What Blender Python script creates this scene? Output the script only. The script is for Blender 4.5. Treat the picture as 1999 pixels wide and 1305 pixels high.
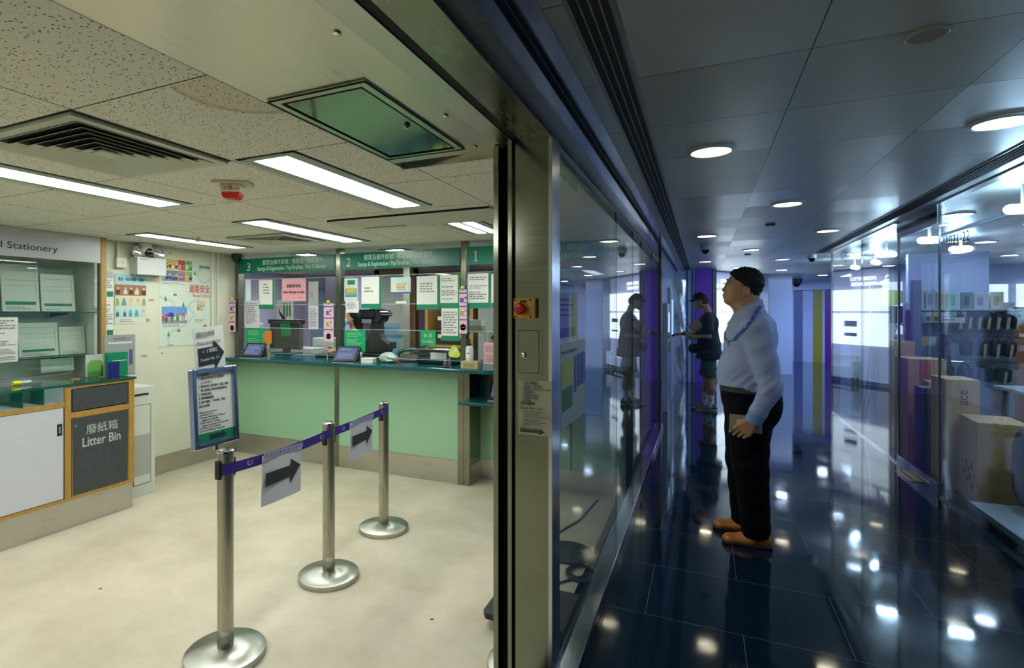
import bpy, bmesh, math, random
import numpy as np
from mathutils import Vector, Matrix, Euler
from mathutils.bvhtree import BVHTree

random.seed(7)
for o in list(bpy.data.objects):
    bpy.data.objects.remove(o)
SC = bpy.context.scene
COL = SC.collection

# ------------------------------------------------------------------ camera
# shift-lens camera 1.5 m above the floor, standing in the mall corridor
cd = bpy.data.cameras.new('camera')
cam = bpy.data.objects.new('camera', cd)
COL.objects.link(cam)
cd.sensor_width = 36.0
cd.sensor_fit = 'HORIZONTAL'
cd.lens = 36.0 * 1060.0 / 1999.0
cd.shift_x = (999.5 - 875.0) / 1999.0
cd.shift_y = -(652.5 - 608.0) / 1999.0
cd.clip_start = 0.05
cd.clip_end = 100
cam.location = (0, 0, 1.5)
cam.rotation_euler = (math.radians(90), 0, math.radians(25.12))
SC.camera = cam

# ------------------------------------------------------------------ world and exposure
w = bpy.data.worlds.new('world')
SC.world = w
w.use_nodes = True
w.node_tree.nodes['Background'].inputs[0].default_value = (0.35, 0.5, 0.8, 1)
w.node_tree.nodes['Background'].inputs[1].default_value = 0.05
SC.view_settings.view_transform = 'Standard'
SC.view_settings.look = 'None'
SC.view_settings.gamma = 1.0
SC.view_settings.exposure = 0.0
SC.view_settings.use_curve_mapping = False
SC.cycles.max_bounces = 10
SC.cycles.diffuse_bounces = 4
SC.cycles.glossy_bounces = 6
SC.cycles.transparent_max_bounces = 16
SC.cycles.sample_clamp_indirect = 6.0
SC.cycles.caustics_reflective = False
SC.cycles.caustics_refractive = False

# light levels of the place's lamps
L_TUBE = 24.0          # fluorescent troffers of the post office
C_TUBE = (0.95, 1.0, 0.93)
L_DOWN = 8.0          # warm corridor downlights
C_DOWN = (1.0, 0.93, 0.66)
L_SHOP = 160.0         # cold lamps of the shop
C_SHOP = (0.48, 0.72, 1.0)
L_SCREEN = 2.6       # lit shop window at the corridor's end
C_SCREEN = (0.68, 0.84, 1.0)

H_PO = 2.10
H_CO = 2.37
XL = -0.50            # corridor face of the post office glass
XR = 1.73             # shop glass
YC = 4.29             # counter front plane
XW = -4.52            # post office left wall

# ------------------------------------------------------------------ materials
MATS = {}
def _nt(name):
    m = bpy.data.materials.new(name)
    m.use_nodes = True
    nt = m.node_tree
    b = nt.nodes['Principled BSDF']
    return m, nt, b

def mat(name, col=None, rough=0.5, metal=0.0, emit=0.0, ecol=None, spec=0.5, noise=0.0, nscale=8.0, bump=0.0, bscale=60.0, alpha=1.0, stretch=None, coat=0.0):
    """principled material with a procedural variation of its own colour and surface"""
    if name in MATS:
        return MATS[name]
    m, nt, b = _nt(name)
    N, Lk = nt.nodes, nt.links
    b.inputs['Base Color'].default_value = (*col, 1)
    b.inputs['Roughness'].default_value = rough
    b.inputs['Metallic'].default_value = metal
    b.inputs['Specular IOR Level'].default_value = spec
    b.inputs['Alpha'].default_value = alpha
    b.inputs['Coat Weight'].default_value = coat
    if emit > 0:
        b.inputs['Emission Color'].default_value = (*(ecol or col), 1)
        b.inputs['Emission Strength'].default_value = emit
    if noise > 0 or bump > 0:
        tc = N.new('ShaderNodeTexCoord')
        mp = N.new('ShaderNodeMapping')
        Lk.new(tc.outputs['Object'], mp.inputs[0])
        if stretch:
            mp.inputs['Scale'].default_value = stretch
    if noise > 0:
        n = N.new('ShaderNodeTexNoise')
        n.inputs['Scale'].default_value = nscale
        n.inputs['Detail'].default_value = 5
        Lk.new(mp.outputs[0], n.inputs['Vector'])
        r = N.new('ShaderNodeMapRange')
        r.inputs[1].default_value = 0.3
        r.inputs[2].default_value = 0.7
        r.inputs[3].default_value = 1 - noise
        r.inputs[4].default_value = 1 + noise
        Lk.new(n.outputs['Fac'], r.inputs[0])
        mx = N.new('ShaderNodeMix')
        mx.data_type = 'RGBA'
        mx.blend_type = 'MULTIPLY'
        mx.inputs[0].default_value = 1
        mx.inputs[6].default_value = (*col, 1)
        Lk.new(r.outputs[0], mx.inputs[7])
        Lk.new(mx.outputs[2], b.inputs['Base Color'])
    if bump > 0:
        n2 = N.new('ShaderNodeTexNoise')
        n2.inputs['Scale'].default_value = bscale
        Lk.new(mp.outputs[0], n2.inputs['Vector'])
        bp = N.new('ShaderNodeBump')
        bp.inputs['Strength'].default_value = bump
        bp.inputs['Distance'].default_value = 0.01
        Lk.new(n2.outputs['Fac'], bp.inputs['Height'])
        Lk.new(bp.outputs[0], b.inputs['Normal'])
    MATS[name] = m
    return m

def steel(name, col=(0.56, 0.55, 0.50), rough=0.3, stretch=(60, 60, 1.0)):
    if name in MATS:
        return MATS[name]
    m, nt, b = _nt(name)
    N, Lk = nt.nodes, nt.links
    b.inputs['Metallic'].default_value = 1
    tc = N.new('ShaderNodeTexCoord'); mp = N.new('ShaderNodeMapping')
    mp.inputs['Scale'].default_value = stretch
    Lk.new(tc.outputs['Object'], mp.inputs[0])
    n = N.new('ShaderNodeTexNoise'); n.inputs['Scale'].default_value = 3; n.inputs['Detail'].default_value = 6
    Lk.new(mp.outputs[0], n.inputs['Vector'])
    n2 = N.new('ShaderNodeTexNoise'); n2.inputs['Scale'].default_value = 5; n2.inputs['Detail'].default_value = 3
    Lk.new(tc.outputs['Object'], n2.inputs['Vector'])
    a = N.new('ShaderNodeMath'); a.operation = 'ADD'
    Lk.new(n.outputs['Fac'], a.inputs[0]); Lk.new(n2.outputs['Fac'], a.inputs[1])
    r = N.new('ShaderNodeMapRange')
    r.inputs[1].default_value = 0.7; r.inputs[2].default_value = 1.3
    r.inputs[3].default_value = rough - 0.03; r.inputs[4].default_value = rough + 0.05
    Lk.new(a.outputs[0], r.inputs[0]); Lk.new(r.outputs[0], b.inputs['Roughness'])
    r2 = N.new('ShaderNodeMapRange')
    r2.inputs[1].default_value = 0.6; r2.inputs[2].default_value = 1.4
    r2.inputs[3].default_value = 0.92; r2.inputs[4].default_value = 1.06
    Lk.new(a.outputs[0], r2.inputs[0])
    mx = N.new('ShaderNodeMix'); mx.data_type = 'RGBA'; mx.blend_type = 'MULTIPLY'; mx.inputs[0].default_value = 1
    mx.inputs[6].default_value = (*col, 1)
    Lk.new(r2.outputs[0], mx.inputs[7]); Lk.new(mx.outputs[2], b.inputs['Base Color'])
    bp = N.new('ShaderNodeBump'); bp.inputs['Strength'].default_value = 0.008; bp.inputs['Distance'].default_value = 0.001
    Lk.new(n.outputs['Fac'], bp.inputs['Height']); Lk.new(bp.outputs[0], b.inputs['Normal'])
    MATS[name] = m
    return m

def glass(name, tint=(0.93, 0.97, 0.95), base=0.05, power=4.0, top=0.9, rough=0.0):
    """architectural pane: clear straight through, mirror-like at grazing angles"""
    if name in MATS:
        return MATS[name]
    m, nt, b = _nt(name)
    N, Lk = nt.nodes, nt.links
    N.remove(b)
    out = N['Material Output']
    lw = N.new('ShaderNodeLayerWeight'); lw.inputs[0].default_value = 0.5
    pw = N.new('ShaderNodeMath'); pw.operation = 'POWER'; pw.inputs[1].default_value = power
    Lk.new(lw.outputs['Facing'], pw.inputs[0])
    r = N.new('ShaderNodeMapRange'); r.inputs[3].default_value = base; r.inputs[4].default_value = top
    Lk.new(pw.outputs[0], r.inputs[0])
    t = N.new('ShaderNodeBsdfTransparent'); t.inputs[0].default_value = (*tint, 1)
    g = N.new('ShaderNodeBsdfGlossy'); g.inputs['Roughness'].default_value = rough
    mx = N.new('ShaderNodeMixShader')
    Lk.new(r.outputs[0], mx.inputs[0]); Lk.new(t.outputs[0], mx.inputs[1]); Lk.new(g.outputs[0], mx.inputs[2])
    Lk.new(mx.outputs[0], out.inputs['Surface'])
    MATS[name] = m
    return m

def emis(name, col=None, s=None):
    if name in MATS:
        return MATS[name]
    m, nt, b = _nt(name)
    b.inputs['Base Color'].default_value = (0.03, 0.03, 0.03, 1)
    b.inputs['Emission Color'].default_value = (*col, 1)
    b.inputs['Emission Strength'].default_value = s
    MATS[name] = m
    return m

def _line(nt, sock, off, period, width):
    """1 near the joint lines of one axis"""
    N, Lk = nt.nodes, nt.links
    a = N.new('ShaderNodeMath'); a.operation = 'SUBTRACT'; Lk.new(sock, a.inputs[0]); a.inputs[1].default_value = off - period * 50
    b = N.new('ShaderNodeMath'); b.operation = 'MODULO'; Lk.new(a.outputs[0], b.inputs[0]); b.inputs[1].default_value = period
    c = N.new('ShaderNodeMath'); c.operation = 'LESS_THAN'; Lk.new(b.outputs[0], c.inputs[0]); c.inputs[1].default_value = width
    return c.outputs[0]

def _axes(nt):
    N, Lk = nt.nodes, nt.links
    tc = N.new('ShaderNodeTexCoord')
    sp = N.new('ShaderNodeSeparateXYZ')
    Lk.new(tc.outputs['Object'], sp.inputs[0])
    return tc, sp

def _max(nt, a, b):
    m = nt.nodes.new('ShaderNodeMath'); m.operation = 'MAXIMUM'
    nt.links.new(a, m.inputs[0]); nt.links.new(b, m.inputs[1])
    return m.outputs[0]

def _mixc(nt, fac, a, b):
    mx = nt.nodes.new('ShaderNodeMix'); mx.data_type = 'RGBA'
    nt.links.new(fac, mx.inputs[0])
    for s, v in ((6, a), (7, b)):
        if isinstance(v, tuple):
            mx.inputs[s].default_value = (*v, 1)
        else:
            nt.links.new(v, mx.inputs[s])
    return mx.outputs[2]

def mat_tile_ceiling():
    m, nt, b = _nt('mineral fibre tiles')
    N, Lk = nt.nodes, nt.links
    tc, sp = _axes(nt)
    lx = _line(nt, sp.outputs[0], -1.70, 0.61, 0.005)
    ly = _line(nt, sp.outputs[1], 0.985, 0.605, 0.005)
    seam = _max(nt, lx, ly)
    v = N.new('ShaderNodeTexVoronoi'); v.inputs['Scale'].default_value = 85
    Lk.new(tc.outputs['Object'], v.inputs['Vector'])
    lt = N.new('ShaderNodeMath'); lt.operation = 'LESS_THAN'; lt.inputs[1].default_value = 0.24
    Lk.new(v.outputs['Distance'], lt.inputs[0])
    n = N.new('ShaderNodeTexNoise'); n.inputs['Scale'].default_value = 40
    Lk.new(tc.outputs['Object'], n.inputs['Vector'])
    g = N.new('ShaderNodeMath'); g.operation = 'GREATER_THAN'; g.inputs[1].default_value = 0.44
    Lk.new(n.outputs['Fac'], g.inputs[0])
    h = N.new('ShaderNodeMath'); h.operation = 'MULTIPLY'; Lk.new(lt.outputs[0], h.inputs[0]); Lk.new(g.outputs[0], h.inputs[1])
    # brown water stain ring on one tile
    vm = N.new('ShaderNodeVectorMath'); vm.operation = 'SUBTRACT'; vm.inputs[1].default_value = (-1.125, 1.085, 0)
    Lk.new(tc.outputs['Object'], vm.inputs[0])
    vs = N.new('ShaderNodeVectorMath'); vs.operation = 'MULTIPLY'; vs.inputs[1].default_value = (1.35, 1.35, 0)
    Lk.new(vm.outputs[0], vs.inputs[0])
    n3 = N.new('ShaderNodeTexNoise'); n3.inputs['Scale'].default_value = 9
    Lk.new(tc.outputs['Object'], n3.inputs['Vector'])
    ln = N.new('ShaderNodeVectorMath'); ln.operation = 'LENGTH'; Lk.new(vs.outputs[0], ln.inputs[0])
    ad = N.new('ShaderNodeMath'); ad.operation = 'MULTIPLY_ADD'; Lk.new(n3.outputs['Fac'], ad.inputs[0]); ad.inputs[1].default_value = 0.06
    Lk.new(ln.outputs['Value'], ad.inputs[2])
    cr = N.new('ShaderNodeValToRGB')
    el = cr.color_ramp.elements
    el[0].position = 0.0; el[0].color = (0.12, 0.12, 0.12, 1)
    el[1].position = 0.245; el[1].color = (0.2, 0.2, 0.2, 1)
    e = el.new(0.275); e.color = (0.75, 0.75, 0.75, 1)
    e = el.new(0.287); e.color = (0, 0, 0, 1)
    Lk.new(ad.outputs[0], cr.inputs[0])
    yg = N.new('ShaderNodeMath'); yg.operation = 'GREATER_THAN'; Lk.new(sp.outputs[1], yg.inputs[0]); yg.inputs[1].default_value = 0.995
    ym = N.new('ShaderNodeMath'); ym.operation = 'MULTIPLY'; Lk.new(yg.outputs[0], ym.inputs[0]); Lk.new(cr.outputs[0], ym.inputs[1])
    base = _mixc(nt, ym.outputs[0], (0.82, 0.81, 0.70), (0.46, 0.36, 0.14))
    v2 = N.new('ShaderNodeTexVoronoi'); v2.inputs['Scale'].default_value = 150
    Lk.new(tc.outputs['Object'], v2.inputs['Vector'])
    l2 = N.new('ShaderNodeMath'); l2.operation = 'LESS_THAN'; l2.inputs[1].default_value = 0.20
    Lk.new(v2.outputs['Distance'], l2.inputs[0])
    c = _mixc(nt, l2.outputs[0], base, (0.58, 0.58, 0.48))
    c = _mixc(nt, h.outputs[0], c, (0.13, 0.13, 0.09))
    c = _mixc(nt, seam, c, (0.06, 0.065, 0.05))
    Lk.new(c, b.inputs['Base Color'])
    b.inputs['Roughness'].default_value = 0.9
    return m

def mat_metal_ceiling():
    m, nt, b = _nt('aluminium ceiling panels')
    N, Lk = nt.nodes, nt.links
    tc, sp = _axes(nt)
    lx = _line(nt, sp.outputs[0], 0.325, 0.60, 0.004)
    ly = _line(nt, sp.outputs[1], 2.74, 0.605, 0.004)
    seam = _max(nt, lx, ly)
    n = N.new('ShaderNodeTexNoise'); n.inputs['Scale'].default_value = 1.5; n.inputs['Detail'].default_value = 4
    Lk.new(tc.outputs['Object'], n.inputs['Vector'])
    # each panel differs slightly in sheen
    fl = []
    for i, (o, p) in enumerate(((0.325, 0.60), (2.74, 0.605))):
        a = N.new('ShaderNodeMath'); a.operation = 'SUBTRACT'; Lk.new(sp.outputs[i], a.inputs[0]); a.inputs[1].default_value = o
        d = N.new('ShaderNodeMath'); d.operation = 'DIVIDE'; Lk.new(a.outputs[0], d.inputs[0]); d.inputs[1].default_value = p
        f = N.new('ShaderNodeMath'); f.operation = 'FLOOR'; Lk.new(d.outputs[0], f.inputs[0]); fl.append(f)
    cb = N.new('ShaderNodeCombineXYZ'); Lk.new(fl[0].outputs[0], cb.inputs[0]); Lk.new(fl[1].outputs[0], cb.inputs[1])
    wn = N.new('ShaderNodeTexWhiteNoise'); Lk.new(cb.outputs[0], wn.inputs['Vector'])
    r = N.new('ShaderNodeMapRange'); r.inputs[3].default_value = 0.30; r.inputs[4].default_value = 0.42
    Lk.new(wn.outputs['Value'], r.inputs[0]); Lk.new(r.outputs[0], b.inputs['Roughness'])
    c = _mixc(nt, wn.outputs['Value'], (0.50, 0.52, 0.46), (0.57, 0.59, 0.53))
    c = _mixc(nt, seam, c, (0.02, 0.02, 0.02))
    Lk.new(c, b.inputs['Base Color'])
    b.inputs['Metallic'].default_value = 0.40
    # panels hang a hair out of level
    sc = N.new('ShaderNodeVectorMath'); sc.operation = 'SUBTRACT'; sc.inputs[1].default_value = (0.5, 0.5, 0.5)
    Lk.new(wn.outputs['Color'], sc.inputs[0])
    s2 = N.new('ShaderNodeVectorMath'); s2.operation = 'SCALE'; s2.inputs['Scale'].default_value = 0.03
    Lk.new(sc.outputs[0], s2.inputs[0])
    ge = N.new('ShaderNodeNewGeometry')
    av = N.new('ShaderNodeVectorMath'); av.operation = 'ADD'; Lk.new(ge.outputs['Normal'], av.inputs[0]); Lk.new(s2.outputs[0], av.inputs[1])
    nm = N.new('ShaderNodeVectorMath'); nm.operation = 'NORMALIZE'; Lk.new(av.outputs[0], nm.inputs[0])
    Lk.new(nm.outputs[0], b.inputs['Normal'])
    return m

def mat_granite():
    m, nt, b = _nt('polished black granite')
    N, Lk = nt.nodes, nt.links
    tc, sp = _axes(nt)
    # running bond: 0.86 x 0.57 m slabs, every other row shifted by half a slab
    rw = N.new('ShaderNodeMath'); rw.operation = 'SUBTRACT'; Lk.new(sp.outputs[1], rw.inputs[0]); rw.inputs[1].default_value = 2.85 - 57.0
    rd = N.new('ShaderNodeMath'); rd.operation = 'DIVIDE'; Lk.new(rw.outputs[0], rd.inputs[0]); rd.inputs[1].default_value = 0.57
    rf = N.new('ShaderNodeMath'); rf.operation = 'FLOOR'; Lk.new(rd.outputs[0], rf.inputs[0])
    rm = N.new('ShaderNodeMath'); rm.operation = 'MODULO'; Lk.new(rf.outputs[0], rm.inputs[0]); rm.inputs[1].default_value = 2
    rx = N.new('ShaderNodeMath'); rx.operation = 'MULTIPLY_ADD'; Lk.new(rm.outputs[0], rx.inputs[0]); rx.inputs[1].default_value = 0.428
    Lk.new(sp.outputs[0], rx.inputs[2])
    lx = _line(nt, rx.outputs[0], -0.26, 0.856, 0.003)
    ly = _line(nt, sp.outputs[1], 2.85, 0.57, 0.003)
    seam = _max(nt, lx, ly)
    v = N.new('ShaderNodeTexVoronoi'); v.inputs['Scale'].default_value = 160
    Lk.new(tc.outputs['Object'], v.inputs['Vector'])
    lt = N.new('ShaderNodeMath'); lt.operation = 'LESS_THAN'; lt.inputs[1].default_value = 0.2
    Lk.new(v.outputs['Distance'], lt.inputs[0])
    c = _mixc(nt, lt.outputs[0], (0.004, 0.012, 0.026), (0.008, 0.018, 0.034))
    c = _mixc(nt, seam, c, (0.10, 0.12, 0.13))
    Lk.new(c, b.inputs['Base Color'])
    n = N.new('ShaderNodeTexNoise'); n.inputs['Scale'].default_value = 4; n.inputs['Detail'].default_value = 5
    Lk.new(tc.outputs['Object'], n.inputs['Vector'])
    r = N.new('ShaderNodeMapRange'); r.inputs[1].default_value = 0.35; r.inputs[2].default_value = 0.7; r.inputs[3].default_value = 0.035; r.inputs[4].default_value = 0.10
    Lk.new(n.outputs['Fac'], r.inputs[0]); Lk.new(r.outputs[0], b.inputs['Roughness'])
    b.inputs['Specular IOR Level'].default_value = 0.75
    n4 = N.new('ShaderNodeTexNoise'); n4.inputs['Scale'].default_value = 2.2
    Lk.new(tc.outputs['Object'], n4.inputs['Vector'])
    bp = N.new('ShaderNodeBump'); bp.inputs['Strength'].default_value = 0.02; bp.inputs['Distance'].default_value = 0.02
    Lk.new(n4.outputs['Fac'], bp.inputs['Height']); Lk.new(bp.outputs[0], b.inputs['Normal'])
    return m

def mat_vinyl():
    m, nt, b = _nt('cream vinyl floor')
    N, Lk = nt.nodes, nt.links
    tc, sp = _axes(nt)
    n = N.new('ShaderNodeTexNoise'); n.inputs['Scale'].default_value = 2.2; n.inputs['Detail'].default_value = 8; n.inputs['Roughness'].default_value = 0.65
    Lk.new(tc.outputs['Object'], n.inputs['Vector'])
    cr = N.new('ShaderNodeValToRGB'); el = cr.color_ramp.elements
    el[0].position = 0.3; el[0].color = (0.47, 0.41, 0.30, 1)
    el[1].position = 0.62; el[1].color = (0.62, 0.55, 0.43, 1)
    Lk.new(n.outputs['Fac'], cr.inputs[0])
    n2 = N.new('ShaderNodeTexNoise'); n2.inputs['Scale'].default_value = 14; n2.inputs['Detail'].default_value = 8
    Lk.new(tc.outputs['Object'], n2.inputs['Vector'])
    g = N.new('ShaderNodeMapRange'); g.inputs[1].default_value = 0.62; g.inputs[2].default_value = 0.75; g.inputs[3].default_value = 0; g.inputs[4].default_value = 0.45
    Lk.new(n2.outputs['Fac'], g.inputs[0])
    c = _mixc(nt, g.outputs[0], cr.outputs[0], (0.60, 0.58, 0.46))
    ly = _line(nt, sp.outputs[1], 3.42, 6.0, 0.003)
    c = _mixc(nt, ly, c, (0.30, 0.28, 0.18))
    Lk.new(c, b.inputs['Base Color'])
    b.inputs['Roughness'].default_value = 0.42
    b.inputs['Specular IOR Level'].default_value = 0.35
    return m

def mat_old_wall():
    m, nt, b = _nt('worn cream wall paint')
    N, Lk = nt.nodes, nt.links
    tc, sp = _axes(nt)
    n = N.new('ShaderNodeTexNoise'); n.inputs['Scale'].default_value = 3.5; n.inputs['Detail'].default_value = 6
    Lk.new(tc.outputs['Object'], n.inputs['Vector'])
    r = N.new('ShaderNodeMapRange'); r.inputs[1].default_value = 0.70; r.inputs[2].default_value = 0.72
    Lk.new(n.outputs['Fac'], r.inputs[0])
    c = _mixc(nt, n.outputs['Fac'], (0.60, 0.60, 0.47), (0.70, 0.70, 0.57))
    c = _mixc(nt, r.outputs[0], c, (0.40, 0.30, 0.20))
    Lk.new(c, b.inputs['Base Color'])
    b.inputs['Roughness'].default_value = 0.6
    return m

# ------------------------------------------------------------------ mesh building
class B:
    def __init__(s):
        s.v = []; s.f = []
    def add(s, vs, fs):
        k = len(s.v)
        s.v += [tuple(p) for p in vs]
        s.f += [tuple(i + k for i in f) for f in fs]
        return s
    def box(s, x0, x1, y0, y1, z0, z1):
        vs = [(x, y, z) for z in (z0, z1) for y in (y0, y1) for x in (x0, x1)]
        return s.add(vs, [(0, 2, 3, 1), (4, 5, 7, 6), (0, 1, 5, 4), (2, 6, 7, 3), (0, 4, 6, 2), (1, 3, 7, 5)])
    def quad(s, *p):
        return s.add(p, [tuple(range(len(p)))])
    def obox(s, T, x0, x1, y0, y1, z0, z1):
        k = len(s.v)
        s.box(x0, x1, y0, y1, z0, z1)
        for i in range(k, len(s.v)):
            s.v[i] = tuple(T @ Vector(s.v[i]))
        return s
    def cyl(s, p0, p1, r0, r1=None, n=16, caps=True):
        r1 = r0 if r1 is None else r1
        p0, p1 = Vector(p0), Vector(p1)
        d = (p1 - p0).normalized()
        a = d.orthogonal().normalized(); b = d.cross(a)
        vs = []
        for p, r in ((p0, r0), (p1, r1)):
            for i in range(n):
                t = 2 * math.pi * i / n
                vs.append(p + a * (r * math.cos(t)) + b * (r * math.sin(t)))
        fs = [(i, (i + 1) % n, n + (i + 1) % n, n + i) for i in range(n)]
        if caps:
            fs += [tuple(range(n - 1, -1, -1)), tuple(range(n, 2 * n))]
        return s.add(vs, fs)
    def tube(s, pts, r, n=8):
        pts = [Vector(p) for p in pts]
        rr = r if isinstance(r, (list, tuple)) else [r] * len(pts)
        up = None; vs = []
        for i, p in enumerate(pts):
            d = (pts[min(i + 1, len(pts) - 1)] - pts[max(i - 1, 0)]).normalized()
            if up is None: up = d.orthogonal().normalized()
            up = (up - d * up.dot(d)).normalized(); b = d.cross(up)
            for k in range(n):
                t = 2 * math.pi * k / n
                vs.append(p + up * (rr[i] * math.cos(t)) + b * (rr[i] * math.sin(t)))
        fs = []
        for i in range(len(pts) - 1):
            for k in range(n):
                fs.append((i * n + k, i * n + (k + 1) % n, (i + 1) * n + (k + 1) % n, (i + 1) * n + k))
        fs += [tuple(range(n - 1, -1, -1)), tuple(range((len(pts) - 1) * n, len(pts) * n))]
        return s.add(vs, fs)
    def lathe(s, prof, c=(0, 0, 0), n=40):
        vs = []; fs = []
        for r, z in prof:
            for i in range(n):
                t = 2 * math.pi * i / n
                vs.append((c[0] + r * math.cos(t), c[1] + r * math.sin(t), c[2] + z))
        for j in range(len(prof) - 1):
            for i in range(n):
                fs.append((j * n + i, j * n + (i + 1) % n, (j + 1) * n + (i + 1) % n, (j + 1) * n + i))
        fs += [tuple(range(n - 1, -1, -1)), tuple(range((len(prof) - 1) * n, len(prof) * n))]
        return s.add(vs, fs)
    def prism(s, pts, y0, y1):
        """polygon in the xz plane pulled along y"""
        n = len(pts)
        vs = [(x, y0, z) for x, z in pts] + [(x, y1, z) for x, z in pts]
        fs = [tuple(range(n)), tuple(range(2 * n - 1, n - 1, -1))] + [(i, i + n, (i + 1) % n + n, (i + 1) % n) for i in range(n)]
        return s.add(vs, fs)
    def prismx(s, pts, x0, x1):
        """polygon in the yz plane pulled along x"""
        n = len(pts)
        vs = [(x0, y, z) for y, z in pts] + [(x1, y, z) for y, z in pts]
        fs = [tuple(range(n - 1, -1, -1)), tuple(range(n, 2 * n))] + [(i, (i + 1) % n, (i + 1) % n + n, i + n) for i in range(n)]
        return s.add(vs, fs)
    def prismz(s, pts, z0, z1):
        n = len(pts)
        vs = [(x, y, z0) for x, y in pts] + [(x, y, z1) for x, y in pts]
        fs = [tuple(range(n - 1, -1, -1)), tuple(range(n, 2 * n))] + [(i, (i + 1) % n, (i + 1) % n + n, i + n) for i in range(n)]
        return s.add(vs, fs)
    def ell(s, c, r, nu=20, nv=12):
        vs = []; fs = []
        for j in range(nv + 1):
            ph = math.pi * j / nv
            for i in range(nu):
                t = 2 * math.pi * i / nu
                vs.append((c[0] + r[0] * math.sin(ph) * math.cos(t), c[1] + r[1] * math.sin(ph) * math.sin(t), c[2] + r[2] * math.cos(ph)))
        for j in range(nv):
            for i in range(nu):
                fs.append((j * nu + i, (j + 1) * nu + i, (j + 1) * nu + (i + 1) % nu, j * nu + (i + 1) % nu))
        return s.add(vs, fs)
    def obj(s, name, m, parent=None, smooth=False, bevel=0.0, loc=None, rotz=None):
        me = bpy.data.meshes.new(name)
        me.from_pydata(s.v, [], s.f)
        me.validate()
        bm = bmesh.new(); bm.from_mesh(me)
        bmesh.ops.recalc_face_normals(bm, faces=bm.faces)
        bm.to_mesh(me); bm.free()
        me.materials.append(m)
        o = bpy.data.objects.new(name, me)
        COL.objects.link(o)
        if smooth:
            for p in me.polygons: p.use_smooth = True
            me.set_sharp_from_angle(angle=math.radians(40))
        if bevel > 0:
            md = o.modifiers.new('bevel', 'BEVEL'); md.width = bevel; md.segments = 2; md.limit_method = 'ANGLE'; md.angle_limit = math.radians(50)
        if parent is not None: o.parent = parent
        if loc is not None: o.location = loc
        if rotz is not None: o.rotation_euler = (0, 0, rotz)
        return o

F0, FL, FR = 0.0, math.pi / 2, -math.pi / 2    # facing -Y, facing +X (left walls), facing -X (right walls)

def tag(o, label, cat, group=None, kind=None):
    o['label'] = label; o['category'] = cat
    if group: o['group'] = group
    if kind: o['kind'] = kind
    return o
def thing(name, label, cat, loc=(0, 0, 0), rotz=0.0, group=None):
    o = bpy.data.objects.new(name, None)
    o.empty_display_size = 0.1
    COL.objects.link(o)
    o.location = loc; o.rotation_euler = (0, 0, rotz)
    return tag(o, label, cat, group)
def struct(name, b, m, label=None, **k):
    o = b.obj(name, m, **k)
    o['kind'] = 'structure'
    if label:
        o['label'] = label
    return o
def dup(root, loc, rotz=None, label=None, group=None):
    r = root.copy(); COL.objects.link(r); r.location = loc
    if rotz is not None: r.rotation_euler = (0, 0, rotz)
    if label: r['label'] = label
    if group: r['group'] = group
    for ch in list(root.children):
        c = ch.copy(); COL.objects.link(c); c.parent = r
        for g in ch.children:
            d = g.copy(); COL.objects.link(d); d.parent = c
    return r

def text_mesh(items, name, m, parent, y=-0.001, ext=0.0004, T=None):
    """items: (string, x, z, size[, xscale[, align]]) lettering in the local xz plane facing -y, one mesh"""
    vs = []; fs = []
    for it in items:
        st, x, z, size = it[:4]
        sx = it[4] if len(it) > 4 else 1.0
        al = it[5] if len(it) > 5 else 'LEFT'
        cu = bpy.data.curves.new('t', 'FONT')
        cu.body = st; cu.size = size; cu.align_x = al; cu.extrude = ext; cu.resolution_u = 3
        if len(it) > 6: cu.offset = it[6]
        ob = bpy.data.objects.new('t', cu)
        me = bpy.data.meshes.new_from_object(ob)
        k = len(vs)
        if isinstance(sx, tuple):            # ('fit', width)
            xs_ = [v.co.x for v in me.vertices] or [0, 1]
            sx = sx[1] / max(max(xs_) - min(xs_), 1e-4)
        for v in me.vertices:
            vs.append((x + v.co.x * sx, y - v.co.z, z + v.co.y))
        for p in me.polygons:
            fs.append(tuple(i + k for i in p.vertices))
        bpy.data.objects.remove(ob); bpy.data.curves.remove(cu); bpy.data.meshes.remove(me)
    me = bpy.data.meshes.new(name)
    if T is not None:
        vs = [tuple(T @ Vector(p)) for p in vs]
    me.from_pydata(vs, [], fs)
    me.materials.append(m)
    o = bpy.data.objects.new(name, me); COL.objects.link(o)
    if parent is not None: o.parent = parent
    return o

def rows(b, x0, x1, z0, z1, n, y=-0.0012, seed=1, hgt=0.4, fill=0.85):
    """rows of print too small to read: short dashes"""
    rd = random.Random(seed)
    st = (z1 - z0) / n
    for i in range(n):
        zc = z1 - st * (i + 0.5)
        x = x0; end = x0 + (x1 - x0) * rd.uniform(0.55, 1.0)
        if rd.random() > fill: continue
        while x < end:
            wd = st * rd.uniform(0.5, 2.2)
            b.box(x, min(x + wd, x1), y, y + 0.0006, zc - st * hgt / 2, zc + st * hgt / 2)
            x += wd + st * 0.35
    return b

def place(o, loc, rotz):
    o.location = loc; o.rotation_euler = (0, 0, rotz)
    return o

INK = mat('black ink', (0.03, 0.03, 0.035), 0.7)
GREY_INK = mat('grey ink', (0.22, 0.22, 0.24), 0.7)
GREEN_INK = mat('post green', (0.0, 0.20, 0.10), 0.5)
WHITE_P = mat('white paper', (0.72, 0.74, 0.70), 0.6)
WHITE_INK = mat('white ink', (0.8, 0.82, 0.78), 0.5)
RED_INK = mat('red ink', (0.55, 0.05, 0.04), 0.6)

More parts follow.
